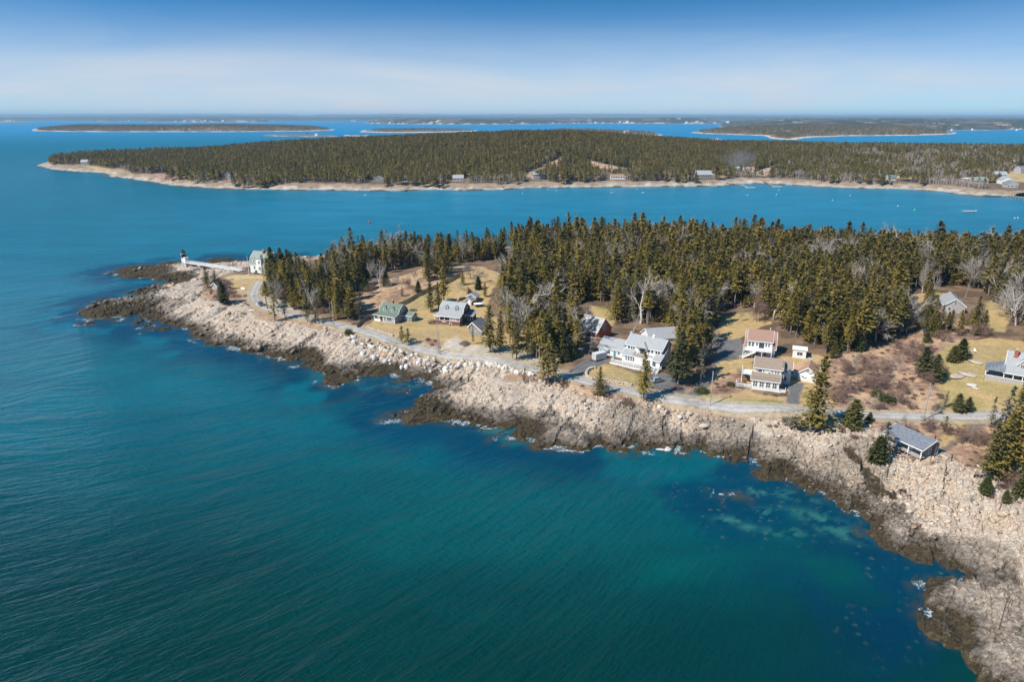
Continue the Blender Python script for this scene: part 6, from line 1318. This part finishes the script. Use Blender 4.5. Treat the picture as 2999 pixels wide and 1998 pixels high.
for x in (.15, 3.5, 6.9, w_-.15): mb = MB(); mb.bar((x, .05, .5), (x, .05, 2.75), .22); mb.build('porch_post', TR, o)
for a in (1.2, 4.6, 8.0): win(o, FR(2.0), a, 1.3, 1.0, 1.2, 2, 1)
door(o, FR(2.0), 6.2, .5, .9, 2.0, TR); door(o, FR(2.0), 3.0, .5, .9, 2.0, W['bluedoor']); win(o, RT(w_-.1), 3.0, 1.2, .7, 1.1); door(o, RT(w_-.1), 5.5, .3, .8, 2.1, W['bluedoor'])
mb = MB(); mb.box(w_-.1, w_-.04, 3.75, 4.9, -1, 3.75); mb.build('red_panel', W['redbrown'], o)
mb = MB(); mb.lathe([(.1, 3.9), (.1, 5.4), (.18, 5.42), (.18, 5.55)], 8, w_-.3, 4.4); mb.build('stovepipe', W['black'], o)
steps(o, (8.6, -.1, .45), (8.6, -1.4, -.7), 1.2, 4, W['wood']); steps(o, (4.6, -.1, .45), (4.6, -1.6, -.9), 1.2, 5, W['wood'])
# ---- porch house at the edge
o, w_ = house('porch_house', 'grey roofed house with wrap around porch, red chimney and a gabled dormer on the lawn', (2881,1113), (2947,1123), 7); w_ = 17
PG = [(0, 3.5), (7.2, 8.2), (14.4, 3.5)]
walls(o, 4.8, w_, [(2.8, 4.9), (7.2, 8.0), (11.6, 4.9)], W['greylight']); roof(o, 4.6, w_, [(0, 3.3), (2.8, 5.0), (7.2, 8.1), (11.8, 4.9)], W['roof_grey'], eave=.3)
mb = MB()
for dz in (0, .16): mb.q((-.4, -.4, 3.3+dz), (4.7, -.4, 3.3+dz), (4.7, 2.8, 5.0+dz)); mb.q((-.4, -.4, 3.3+dz), (4.7, 2.8, 5.0+dz), (4.7, 6.5, 5.0+dz), (-.4, 6.5, 3.3+dz))
mb.q((-.4, -.4, 3.3), (4.7, -.4, 3.3), (4.7, -.4, 3.46), (-.4, -.4, 3.46)); mb.q((-.4, -.4, 3.3), (-.4, 6.5, 3.3), (-.4, 6.5, 3.46), (-.4, -.4, 3.46)); mb.build('porch_roof', W['roof_dark'], o)
mb = MB(); mb.box(0, w_, 0, .12, -1.5, 1.5); mb.box(0, .12, 0, 6.4, -1.5, 1.5); mb.box(.1, 4.8, .1, 6.4, .3, .5); mb.build('porch_wall', W['greylight'], o)
mb = MB(); mb.box(-.06, w_, -.06, .18, 1.5, 1.62); mb.box(-.06, .18, .18, 6.4, 1.5, 1.62)
for x in (.06, 4.6, 6.9, 9.2, 11.5, 13.8): mb.bar((x, .06, 1.6), (x, .06, 3.4), .2)
mb.bar((.06, 3.2, 1.6), (.06, 3.2, 3.4), .2); mb.bar((.06, 6.3, 1.6), (.06, 6.3, 3.4), .2); mb.build('porch_post', TR, o)
for a in (6.5, 9, 12): win(o, FR(2.8), a, 1.2, 1.5, 1.7, 2, 1, glass=M['glassb'])
dm = dormer(o, 8.6, 2.5, 2.4, 4.7, 1.0, 3.6, W['greylight'], W['roof_grey'], False, 1.5); win(dm, FR(2.4), 8.6, 4.85, 1.1, 1.0, 2, 2, solo=True); tb = MB()
for s_ in (-1, 1): tb.bar((8.6+s_*1.5, 2.16, 5.6), (8.6, 2.16, 7.3), .12, .25)
tb.build('gable_trim', TR, dm); chimney(o, 6.4, 5.6, 6.0, 9.3, .95)
# ---- house in the wood
o, w_ = house('wood_house', 'grey gabled house half hidden by bare birches in the far clearing', (2761,915), (2812,919), 8); w_ = 7.4
HG = [(0, 3.0), (w_/2, 5.8), (w_, 3.0)]; walls(o, 0, 12, HG, W['greylight'], 'y'); roof(o, 0, 12, HG, W['roof_grey'], 'y'); win(o, FR(0), w_/2, 3.6, .8, 1.1); win(o, FR(0), 2, 1, 1, 1.3)
# ---- boat house shed near the point
o, w_ = house('point_shed', 'small grey shed with purple brown roof between spruces on the lighthouse point', (621,848), (640,850), 4.5, 'shed'); w_ = 3.6
HG = [(0, 1.9), (w_/2, 3.4), (w_, 1.9)]; walls(o, 0, 5, HG, W['greylight'], 'y'); roof(o, 0, 5, HG, W['roof_purple'], 'y'); win(o, FR(0), w_/2, 1.6, .5, .8)

# ================================================================ vehicles
CAR = dict(silver=paint('silver_car_paint', (.50, .53, .58), .25, .03, metal=.6), grey=paint('dark_grey_car_paint', (.12, .14, .16), .25, .03, metal=.5), tyre=paint('tyre_rubber', (.02, .02, .02), .8), rim=paint('alloy', (.5, .5, .52), .3, metal=.8), red=paint('tail_lamp_red', (.4, .02, .02), .3), lamp=paint('headlamp', (.7, .72, .75), .15))
def car(label, u, v, ang, mat, z0=6):
    x, y, z = ground(u, v, z0); o = thing('parked_car', label, 'car', (x, y, z+.06), ang)
    low = [(-2.2, .45), (-2.25, .85), (-2.1, 1.0), (1.0, 1.02), (2.05, .82), (2.2, .6), (2.2, .35), (-2.1, .32)]
    mb = MB(); hw = .9
    def prism(mb, P, h0, h1, mi=0, taper=None):
        n = len(P); a = [(px_, -h0, pz_) for px_, pz_ in P]; b2 = [(px_, h0, pz_) for px_, pz_ in P]; mb.q(*a, mi=mi); mb.q(*b2[::-1], mi=mi)
        for i in range(n): j = (i+1) % n; mb.q(a[i], b2[i], b2[j], a[j], mi=mi)
    prism(mb, low, .9, .9); mb.build('body', mat, o)
    cab = [(-2.02, 1.0), (-1.65, 1.5), (-.2, 1.56), (.55, 1.48), (1.25, 1.0)]
    mb = MB(); a = [(px_, -(.86 if pz_ < 1.1 else .68), pz_) for px_, pz_ in cab]; b2 = [(p[0], -p[1], p[2]) for p in a]; mb.q(*a); mb.q(*b2[::-1])
    for i in range(len(a)-1): mb.q(a[i], b2[i], b2[i+1], a[i+1])
    mb.build('windows', M['glass'], o)
    mb = MB(); mb.q((-1.68, -.7, 1.515), (-1.68, .7, 1.515), (-.2, .7, 1.575), (-.2, -.7, 1.575)); mb.q((-.2, -.7, 1.575), (-.2, .7, 1.575), (.45, .7, 1.505), (.45, -.7, 1.505))
    for s_ in (-1, 1):
        mb.bar((-1.68, s_*.69, 1.5), (.5, s_*.69, 1.5), .08)
        for p_, q_ in (((.5, 1.5), (1.28, 1.0)), ((-.3, 1.54), (-.3, 1.0)), ((-1.68, 1.5), (-2.05, 1.0))): mb.bar((p_[0], s_*.7, p_[1]), (q_[0], s_*.87, q_[1]), .07)
    mb.build('roof', mat, o)
    for sx_ in (-1.38, 1.38):
        for s_ in (-1, 1):
            wmb = MB(); k = 14
            for r_, mi in ((.34, 0), (.2, 1)):
                wd = .13 if mi == 0 else .14; n = len(wmb.v); wmb.v += [(sx_+r_*math.cos(i*6.283/k), s_*.82+wd*q_, .34+r_*math.sin(i*6.283/k)) for q_ in (-1, 1) for i in range(k)]
                for i in range(k): wmb.f.append((n+i, n+(i+1) % k, n+k+(i+1) % k, n+k+i)); wmb.m.append(mi)
                wmb.f.append(tuple(n+i for i in range(k))); wmb.m.append(mi); wmb.f.append(tuple(n+k+i for i in range(k))[::-1]); wmb.m.append(mi)
            wmb.build('wheel', [CAR['tyre'], CAR['rim']], o)
    for s_ in (-1, 1):
        mb = MB(); mb.box(2.12, 2.22, s_*.65-.15, s_*.65+.15, .62, .78); mb.build('headlight', CAR['lamp'], o)
        mb = MB(); mb.box(-2.28, -2.18, s_*.7-.12, s_*.7+.12, .75, .95); mb.build('tail_light', CAR['red'], o)
    return o
car('silver hatchback parked below the stair of the big white house', 1924, 1119, R(28), CAR['silver'])
car('dark grey car parked on the gravel lot near the keeper house', 765, 895, R(-62), CAR['grey'])
o, w_ = house('box_trailer', 'light grey box trailer with white roof parked before the blue garage door', (1733,1056), (1746,1062), cat='trailer')
mb = MB(); mb.box(0, 2.2, 0, 4.6, .55, 2.7); mb.build('body', paint('trailer_panel', (.52, .50, .48), .5, .1), o); mb = MB(); mb.box(-.05, 2.25, -.05, 4.65, 2.7, 2.82); mb.build('roof', paint('trailer_roof', (.62, .62, .62), .5, .1), o)
for x in (-.12, 2.12):
    mb = MB(); [mb.lathe([(.34, 0), (.34, .2)], 14)]; mb.v = [(x+a[2], 2.4+a[0], .34+a[1]) for a in mb.v]; mb.build('wheel', CAR['tyre'], o)
mb = MB(); mb.bar((.4, 0, .5), (1.1, -1.3, .5), .1); mb.bar((1.8, 0, .5), (1.1, -1.3, .5), .1); mb.bar((1.1, -1.2, 0), (1.1, -1.2, .6), .08); mb.build('drawbar', W['black'], o)
x, y, z = ground(1404, 899); o = thing('covered_boat', 'small boat under a white cover on a trailer beside the garden shed', 'boat', (x, y, z), R(15))
mb = MB(); st_ = [(-2.4, .9, .7), (-1, 1.0, .6), (.8, .9, .6), (2.0, .5, .75), (2.7, .03, 1.1)]
for (xa, wa, ba), (xb, wb, bb) in zip(st_[:-1], st_[1:]):
    for s_ in (-1, 1): mb.q((xa, s_*wa, 1.35), (xb, s_*wb, 1.4), (xb, 0, bb), (xa, 0, ba))
mb.q((-2.4, -.9, 1.35), (-2.4, .9, 1.35), (-2.4, 0, .7)); mb.build('hull', paint('boat_hull', (.10, .13, .16), .3), o)
mb = MB()
for (xa, wa, ba), (xb, wb, bb) in zip(st_[:-1], st_[1:]):
    for s_ in (-1, 1): mb.q((xa, s_*(wa+.04), 1.37), (xb, s_*(wb+.04), 1.42), (xb, 0, 1.95 if xb < 1.5 else 1.5), (xa, 0, 1.95 if xa < 1.5 else 1.6))
mb.q((-2.4, -.95, 1.37), (-2.4, .95, 1.37), (-2.4, 0, 1.95)); mb.build('cover', TR, o)
mb = MB(); mb.bar((-2, -.5, .5), (3.4, 0, .5), .1); mb.bar((-2, .5, .5), (3.4, 0, .5), .1); mb.bar((-.8, -1.0, .4), (-.8, 1.0, .4), .1)
mb.build('trailer_frame', W['black'], o)
for s_ in (-1, 1): mb = MB(); mb.lathe([(.3, -.08), (.3, .08)], 12); mb.v = [(-.8+a[0], s_*1.0+a[2], .3+a[1]) for a in mb.v]; mb.build('wheel', CAR['tyre'], o)

# ================================================================ poles, wires, fences, signs
POLES = []
def pole(label, u, v, hpx, arm=True, box=False, tilt=0, z0=6):
    x, y, z = ground(u, v, z0); fwd = y*math.cos(PITCH)+(CAM_H-z)*math.sin(PITCH); h_ = hpx*fwd/2000/math.cos(math.atan2(CAM_H-z, y))
    o = thing('utility_pole', label, 'utility pole', (x, y, z)); o.rotation_euler = (0, tilt, 0)
    mb = MB(); mb.lathe([(.17, -1), (.12, h_)], 8); mb.build('post', W['pole'], o)
    if arm: mb = MB(); mb.bar((-.2, -1.1, h_-.6), (.2, 1.1, h_-.6), .12); [mb.bar((q*.19, q*1.0, h_-.6), (q*.19, q*1.0, h_-.3), .08) for q in (-1, 0, 1)]; mb.build('crossarm', W['wood'], o)
    if box: mb = MB(); mb.lathe([(.28, h_-2.4), (.3, h_-1.4)], 10, .45); mb.build('transformer', W['conc'], o)
    POLES.append(Vector((x, y, z+h_-.4))); return o
pole('tall utility pole among the spruces beside the keeper drive', 777, 856, 66); pole('utility pole where the lane meets the bend below the fence', 978, 958, 76)
pole('taller of two adjoining utility poles among the granite boulders', 1284, 1040, 92, False, tilt=-.03); pole('shorter stub pole leaning against the tall one in the granite boulders', 1289, 1042, 72, False, tilt=-.03)
POLES.pop(); pole('utility pole beside the road bend spruces with wires to the house', 1628, 1100, 62, box=True); pole('utility pole on the sea side of the road below the clipped round bush', 2079, 1190, 100); pole('utility pole with a transformer beside the road above the shore cottage', 2704, 1233, 108, box=True)
def wire(a, b_, sag, label, group=None):
    o = thing('power_line', label, 'wire', a, group=group); mb = MB(); d = b_-a; pts = [d*t+Vector((0, 0, -sag*4*t*(1-t))) for t in np.linspace(0, 1, 13)]
    for p, q in zip(pts[:-1], pts[1:]): mb.bar(p, q, .045)
    mb.build('cable', W['black'], o)
for i, (a, b_) in enumerate(zip(POLES[:-1], POLES[1:])):
    for q in (-1, 1): wire(a+Vector((.19*q, q, .1)), b_+Vector((.19*q, q, .1)), 1.6, 'thin overhead cable strung between two roadside utility poles', 'overhead cables along the road')
wl = WH.matrix_basis
for dz in (0, -.8, -1.1): wire(POLES[3]+Vector((0, 0, dz)), wl @ Vector((wx0, wy0, 3.4+dz*.3)), .8, 'service cable running from the bend pole to the big white house', 'service cables')
wire(POLES[1], Vector((*ground(1096, 938)[:2], 11)), .6, 'service cable running from the bend pole to the green cottage')
def fence(label, pts, h_, mat, z0=6.5, solid=True, name='wooden_fence'):
    P = [Vector(ground(u, v, z0)) for u, v in pts]; o = thing(name, label, 'fence', P[0])
    pb, rb = MB(), MB()
    for a, b_ in zip(P[:-1], P[1:]):
        n = max(1, round((b_-a).length/2.4))
        for i in range(n):
            p, q = a+(b_-a)*i/n-P[0], a+(b_-a)*(i+1)/n-P[0]
            p = Vector((p.x, p.y, hz(p.x+P[0].x, p.y+P[0].y)-P[0].z)); q = Vector((q.x, q.y, hz(q.x+P[0].x, q.y+P[0].y)-P[0].z))
            pb.bar(p-Vector((0, 0, .4)), p+Vector((0, 0, h_+.12)), .14)
            if solid:
                k = 5
                for j in range(k): zz = Vector((0, 0, h_*(j+.55)/k)); rb.bar(p+zz, q+zz, .04, h_/k*.84)
            else:
                for f__ in (.45, .9): zz = Vector((0, 0, h_*f__)); rb.bar(p+zz, q+zz, .07, .1)
    rb.build('boards', mat, o); pb.build('posts', mat, o); return o
fence('long weathered board fence running uphill from the green cottage', [(1150,908),(1200,885),(1240,862),(1290,840),(1325,822),(1350,808)], 1.9, W['fence'])
fence('low weathered board fence beside the lane at the bend', [(1046,960),(1060,945),(1082,935),(1108,932)], 1.5, W['fence'])
fence('white rail beside the keeper house lawn path', [(706,797),(716,793),(724,792)], 1.0, TR, 5, False, 'white_rail')
def stone_wall(label, pts):
    P = resample([ground(u, v)[:2] for u, v in pts], .7); V, F = [], []; g_ = np.random.default_rng(77); n = 0
    for x, y in P:
        for lay in range(2):
            for q in range(2):
                s_ = g_.uniform(.28, .42); v_ = IV*(1+.2*g_.normal(0, 1, (12, 1)).clip(-1, 1))*[s_*1.3, s_, s_*.8]+[x+g_.normal(0, .12), y+.3*q+g_.normal(0, .1), hz(x, y)+.12+.4*lay]; V.append(v_); F.append(IF+n); n += 12
    o = link('stone_wall', mesh_np('stone_wall', np.concatenate(V), np.concatenate(F), M['granite_tan'])); tag(o, label, 'wall')
stone_wall('curved dry stone wall at the left corner of the white house lawn', [(1742,1080),(1728,1082),(1717,1092),(1718,1104),(1733,1112)]); stone_wall('straight dry stone wall along the road before the white house lawn', [(1772,1117),(1812,1123),(1852,1131)])
stone_wall('rough line of stones along the roadside edge of the cottage lawn', [(1075,962),(1110,972),(1150,985)])
def sign(label, u, v, w_, h_, z, mat, ang=-.3, name='sign_board', z0=5):
    x, y, zg = ground(u, v, z0); o = thing(name, label, 'sign', (x, y, zg), ang); mb = MB()
    for s_ in (-.42, .42): mb.bar((s_*w_, 0, -.3), (s_*w_, 0, z+h_), .1)
    mb.build('posts', W['wood'], o); mb = MB(); mb.box(-w_/2, w_/2, -.08, -.02, z, z+h_); mb.build('panel', mat, o)
sign('white notice board at the edge of the keeper lawn beside the drive', 712, 850, 2.2, 1.1, .3, TR); sign('tall narrow notice board on the keeper lawn', 711, 836, .9, 1.6, .5, W['conc']); sign('grey sign board among the spruces beside the lane', 847, 901, 1.4, 1.7, .4, W['conc'], -.2)
sign('low white sign on the rocks beside the gravel lot', 752, 893, .6, .5, .2, TR)
x, y, z = ground(730, 806, 5); o = thing('flagpole', 'bare white flagpole on the keeper lawn in front of the house', 'flagpole', (x, y, z)); mb = MB(); mb.lathe([(.13, 0), (.06, 10.4)], 8); mb.lathe([(.1, 10.4), (.14, 10.5), (.02, 10.65)], 8); mb.build('mast', TR, o); mb = MB(); mb.lathe([(.9, -.3), (.9, .35), (.4, .5)], 10); mb.build('stone_base', W['granite'], o)
x, y, z = ground(751, 804, 5); o = thing('bell_frame', 'dark timber bell frame standing on the grass before the keeper house', 'bell frame', (x, y, z)); mb = MB()
for s_ in (-1, 1):
    for q in (-1, 1): mb.bar((s_*1.0, q*.7, 0), (s_*.25, q*.1, 2.2), .16)
    mb.bar((s_*.8, -.6, .6), (s_*.8, .6, .6), .1)
mb.bar((-.6, 0, 2.2), (.6, 0, 2.2), .2); mb.build('frame', W['black'], o); mb = MB(); mb.lathe([(.45, .9), (.36, 1.1), (.28, 1.6), (.1, 1.8)], 12); mb.build('bell', paint('bell_bronze', (.12, .14, .12), .4, metal=.6), o)
x, y, z = ground(572, 865, 4); o = thing('marker_post', 'short dark post standing on the bare rock of the point', 'post', (x, y, z)); mb = MB(); mb.lathe([(.3, -.5), (.28, 1.6), (.4, 1.7), (.35, 1.9)], 8); mb.build('post', W['wood'], o)
for (u, v), lb, an in (((2841,1032), 'white wooden lawn chair at the wood edge, left of a pair', .3), ((2855,1032), 'white wooden lawn chair at the wood edge, right of a pair', -.2)):
    x, y, z = ground(u, v, 7); o = thing('lawn_chair', lb, 'chair', (x, y, z), an); 
    mb = MB(); mb.bar((0, -.3, .38), (0, .35, .28), .6, .05); mb.build('seat', TR, o); mb = MB(); mb.bar((0, .3, .25), (0, .6, 1.1), .6, .05); mb.build('backrest', TR, o)
    for s_ in (-1, 1):
        mb = MB(); mb.bar((s_*.36, -.4, .6), (s_*.36, .5, .55), .14, .04); mb.build('armrest', TR, o)
        for yy_ in (-.35, .4): mb = MB(); mb.bar((s_*.33, yy_, 0), (s_*.33, yy_, .58), .08); mb.build('leg', TR, o)
x, y, z = ground(678, 820, 5); o = thing('picnic_table', 'small grey picnic table on the grass edge of the point', 'table', (x, y, z), .1); mb = MB(); mb.box(-.9, .9, -.4, .4, .72, .78); mb.build('tabletop', W['wood'], o)
for s_ in (-1, 1): mb = MB(); mb.box(-.9, .9, s_*.75-.14, s_*.75+.14, .42, .47); mb.build('bench', W['wood'], o)
mb = MB(); [mb.bar((q*.65, -.75, .0), (q*.65, .2, .72), .1) for q in (-1, 1)]; [mb.bar((q*.65, .75, .0), (q*.65, -.2, .72), .1) for q in (-1, 1)]; mb.build('frame', W['wood'], o)

# ================================================================ on the water and the far shore
def buoy(label, u, v, s, mat, cone=False, group=None, top=True):
    x, y = G(u, v); o = thing('mooring_buoy' if not cone else 'channel_buoy', label, 'buoy', (x, y, 0), group=group); mb = MB()
    if cone: mb.lathe([(1.0*s, -.5), (1.1*s, .2*s), (1.0*s, 1.2*s), (.15*s, 3.0*s)], 12)
    else: mb.lathe([(.1*s, -.6*s), (.7*s, -.3*s), (.85*s, .1*s), (.7*s, .6*s), (.25*s, .85*s)], 12)
    mb.build('float', mat, o); mb = MB(); mb.lathe([(.12*s, (3.0 if cone else .85)*s), (.1*s, (3.5 if cone else 1.3)*s)], 6); mb.build('mast' if cone else 'pickup_ring', mat, o)
redp = paint('buoy_red', (.45, .02, .03), .4); grnp = paint('buoy_green', (.02, .35, .18), .4)
buoy('red conical channel buoy floating off the wooded shore', 1082, 653, .8, redp, True); buoy('green channel buoy floating in the eastern channel', 2678, 617, .8, grnp, True)
for i, (u, v) in enumerate([(1067,571),(1071,571),(1530,566),(1604,555),(1629,558),(1789,564),(1794,564),(1866,554),(1881,565),(1884,564),(2189,572),(2274,570),(2281,556),(2438,586),(2490,573),(2858,617),(2630,603),(2981,638),(2972,639)]): buoy('white ball mooring buoy floating in the channel', u, v, .6, TR, group='white mooring buoys in the channel')
x, y = G(2838, 620); o = thing('swim_raft', 'flat grey wooden raft moored alone in the eastern channel', 'raft', (x, y, 0)); mb = MB(); mb.box(-5.2, 5.2, -3.4, 3.4, .45, .75); mb.build('planking', W['deckwood'], o); mb = MB(); [mb.box(-5, 5, q-.4, q+.4, -.3, .45) for q in (-2.6, 0, 2.6)]; mb.build('floats', W['wood'], o)
def pier(label, a, b_, c, mat, piles=6, boat=False, z=2.6):
    A_, B_ = Vector((*G(*a, z), z)), Vector((*G(*b_, z), z)); o = thing('pier', label, 'pier', A_); mb = MB(); mb.bar((0, 0, 0), B_-A_, 2.2, .3); mb.build('deck', mat, o); mb = MB(); d = B_-A_; s_ = Vector((-d.y, d.x, 0)).normalized()
    for i in range(piles+1):
        for q in (-1, 1): p = d*i/piles+s_*q; mb.bar(p, Vector((p.x, p.y, -A_.z-1)), .35)
    mb.build('piles', W['pole'], o)
    if c: C_ = Vector((*G(*c), .4)); mb = MB(); mb.bar(d, C_-A_, 1.4, .2); mb.build('gangway', W['conc'], o); mb = MB(); q = C_-A_; mb.box(q.x-2, q.x+9, q.y-2.5, q.y+2.5, -A_.z-.2, -A_.z+.6); mb.build('landing_float', W['deckwood'], o)
pier('western wooden pier with a sloping gangway below the white porch house across the channel', (2120,533), (2172,541), (2190,550), W['wood'])
pier('eastern wooden pier with gangway beside the smoke across the channel', (2232,528), (2256,540), (2268,547), W['wood'])
pier('broken dark pier on the rocky island shore', (1500,541), (1470,547), None, W['wood'], 3); pier('small log ramp on the pale island shore', (1198,549), (1182,554), None, W['wood'], 2)
pier('stone and timber pier at the boat sheds on the far right shore', (2955,572), (3010,580), None, W['pole'], 7, z=3)
def far_house(label, u, v, w_, d_, he, hr, wm, rm, ang=0, ax='x', wing=None, z0=7, cat='house', nm='island_house', nwin=4, group=None, fl=1):
    x, y, z = isl_ground(u, v, z0); o = thing(nm, label, cat, (x, y, z+.4), ang, group); P = [(0, he), (d_/2, hr), (d_, he)] if ax == 'x' else [(0, he), (w_/2, hr), (w_, he)]
    walls(o, 0, w_ if ax == 'x' else d_, P, wm, ax, -2.5); roof(o, 0, w_ if ax == 'x' else d_, P, rm, ax, .25, .4, .5)
    for k in range(nwin):
        for f_ in range(fl): win(o, FR(0), w_*(k+.5)/nwin, .9+2.8*f_, w_/nwin*.5, 1.4, 1, 1)
    if wing: wx_, ww, wh, whr = wing; Q = [(.5, wh), (d_/2, whr), (d_-.5, wh)]; walls(o, wx_, wx_+ww, Q, wm, 'x', -2.5, 'wing_wall'); roof(o, wx_, wx_+ww, Q, rm); win(o, FR(.5), wx_+ww/2, .9, ww*.5, 1.3, 2, 1)
    return o
FH = [
 ('small grey house alone on the western tip of the long island',237,482,14,9,4,7.5,'greylight','roof_grey',.1),
 ('pale shed half behind spruces on the western shore of the island',385,486,8,7,4,7,'greylight','roof_dark',.1),
 ('narrow grey tower like cabin standing on the island rocks',662,531,6,6,6,9.5,'greylight','roof_grey',.2),
 ('green roofed cabin with dark front among the island spruces',1096,531,12,9,3,6.5,'grey','roof_green',.0),
 ('pale roofed white cottage in a gap of the island spruces',1327,530,13,8,3.4,6.8,'greylight','roof_grey',.0),
 ('two storey grey house on the tan clearing of the island',1562,529,15,10,6,9,'greylight','roof_grey',.2),
 ('long low white house with red roof on the island meadow',1788,526,19,9,3,5.6,'white','roof_red',-.05),
 ('white house with a full width porch on the island beach meadow',2040,519,21,12,3.4,8,'white','roof_grey',0),
 ('tiny white shed at the edge of trees behind the porch house',2034,500,7,6,3,5.5,'white','roof_grey',0),
 ('grey cottage in the clearing behind the eastern pier',2150,497,9,8,3.4,6,'greylight','roof_grey',.1),
 ('red roofed cottage behind the smoke of the clearing',2180,503,14,8,3.4,6.4,'white','roof_red',0),
 ('small white cottage under the eastern island trees',2603,528,10,8,3,6,'white','roof_green',.1),
 ('plain white shed on the eastern meadow beside the cottage',2824,534,9,6,4.2,4.9,'beige','trim',0),
 ('white cottage with pale green hipped roof on the eastern meadow',2853,537,17,11,3.6,6.8,'white','roof_keeper',0),
 ('pinkish grey house on the slope at the eastern end of the meadow',2913,526,13,10,6,9.5,'greylight','roof_grey',-.2),
 ('white boat shed by the far right pier',2927,556,12,12,5,8.5,'white','roof_grey',-.2),
 ('grey boat shed behind the white one at the far right pier',2946,553,12,11,4.5,7.5,'greylight','roof_dark',-.2),
 ('blue grey barn cut by the picture edge on the island slope',2988,508,18,12,5,9,'greylight','roof_dark',.1),
 ('pale houses among trees on the upper right of the island',2968,484,14,9,4,7,'greylight','roof_grey',.1)]
for lb, u, v, a, d_, he, hr, wm, rm, an in FH:
    o = far_house(lb, u, v, a, d_, he, hr, W[wm], W[rm], an, ax='y' if ('tower' in lb or 'boat shed' in lb or 'green roofed cabin' in lb) else 'x', nwin=3 if a < 14 else 6, fl=2 if he > 5.5 else 1)
    if 'full width porch' in lb:
        mb = MB(); mb.box(-2, 23, -3.5, 0, -.2, .3); mb.build('porch_floor', W['deckwood'], o); mb = MB(); mb.q((-2.4, -3.9, 3.0), (23.4, -3.9, 3.0), (23.4, .2, 4.0), (-2.4, .2, 4.0)); mb.build('porch_roof', W['roof_grey'], o); mb = MB(); [mb.bar((q, -3.4, 0), (q, -3.4, 3.1), .35) for q in np.linspace(-1.8, 22.8, 9)]; mb.build('porch_post', TR, o)
    if 'long low' in lb:
        pass
# dwellings on the farther shores
def tiny(label, u, v, z, s, wm, rm, group=None):
    x, y = G(u, v, z); o = thing('distant_house', label, 'house', (x, y, z), random.uniform(-.5, .5), group); P = [(0, 4*s), (4*s, 7*s), (8*s, 4*s)]; walls(o, 0, 12*s, P, wm, z0=-6); roof(o, 0, 12*s, P, rm, trim=False)
tiny('orange roofed house on the rocky islet beyond the island top', 1832, 390, 8, 1.9, W['beige'], W['roof_tan']); tiny('small white hut on the rocky islet west of the orange roofed house', 1776, 392, 6, 1.1, W['greylight'], W['roof_grey']); tiny('tiny white hut on the bare rock islet', 922, 395.6, 5, 1.0, W['white'], W['roof_grey'])
g_ = random.Random(5)
for k in range(42):
    u = g_.uniform(2770, 3000); v = g_.uniform(353, 363); tiny('distant white house of the harbour town on the far right shore', u, v, g_.uniform(14, 26), g_.uniform(1.0, 1.8), W['white'], W['roof_grey'], 'houses of the distant harbour town')
for k in range(26):
    u = g_.uniform(300, 2400); tiny('tiny white house on the distant mainland shore', u, g_.uniform(351.5, 354.5) if u < 1700 else g_.uniform(357, 360), 22, g_.uniform(1.4, 2.4), W['white'], W['roof_grey'], 'houses of the distant mainland shore')
for u, v, lb in ((2005,361,'white house at the waterside left of the sound island'), (2092,361,'second white house at the waterside nearer the sound island'), (2785,379.5,'white cottage on the low point right of the sound island'), (2845,378,'pale cottage on the beach of the far east shore'), (2975,379,'white shed on the far east shore beach')): tiny(lb, u, v, 8, .75, W['white'], W['roof_grey'])
# smoke over the far clearing
x, y, z = isl_ground(2190, 515); me_ = bpy.data.meshes.new('smoke'); V = IV*[34, 22, 22]; me_.from_pydata([tuple(a) for a in V], [], [tuple(int(i) for i in f_) for f_ in IF]); o = link('smoke', me_, None, (x-8, y+18, z+21)); tag(o, 'faint blue white smoke drifting over the clearing by the eastern pier', 'smoke', kind='stuff')
m = bpy.data.materials.new('thin_smoke'); m.use_nodes = True; nt = m.node_tree; nt.nodes.remove(nt.nodes['Principled BSDF']); pv = nt.nodes.new('ShaderNodeVolumePrincipled'); pv.inputs['Color'].default_value = (.8, .85, 1, 1)
tc = nt.nodes.new('ShaderNodeTexCoord'); n1 = noise(nt, tc.outputs['Object'], .09, 3, .6, .4); ln_ = N(nt, 'ShaderNodeVectorMath', operation='LENGTH'); sc_v = N(nt, 'ShaderNodeVectorMath', operation='MULTIPLY'); sc_v.inputs[1].default_value = (1/30, 1/19, 1/19); nt.links.new(tc.outputs['Object'], sc_v.inputs[0]); nt.links.new(sc_v.outputs[0], ln_.inputs[0])
a1 = N(nt, 'ShaderNodeMath', operation='SUBTRACT'); nt.links.new(n1.outputs[0], a1.inputs[0]); s1_ = N(nt, 'ShaderNodeMath', operation='MULTIPLY'); nt.links.new(ln_.outputs['Value'], s1_.inputs[0]); s1_.inputs[1].default_value = .55; nt.links.new(s1_.outputs[0], a1.inputs[1])
a2 = N(nt, 'ShaderNodeMath', operation='MULTIPLY', use_clamp=True); nt.links.new(a1.outputs[0], a2.inputs[0]); a2.inputs[1].default_value = .03; nt.links.new(a2.outputs[0], pv.inputs['Density']); nt.links.new(pv.outputs[0], nt.nodes['Material Output'].inputs['Volume']); me_.materials.append(m)
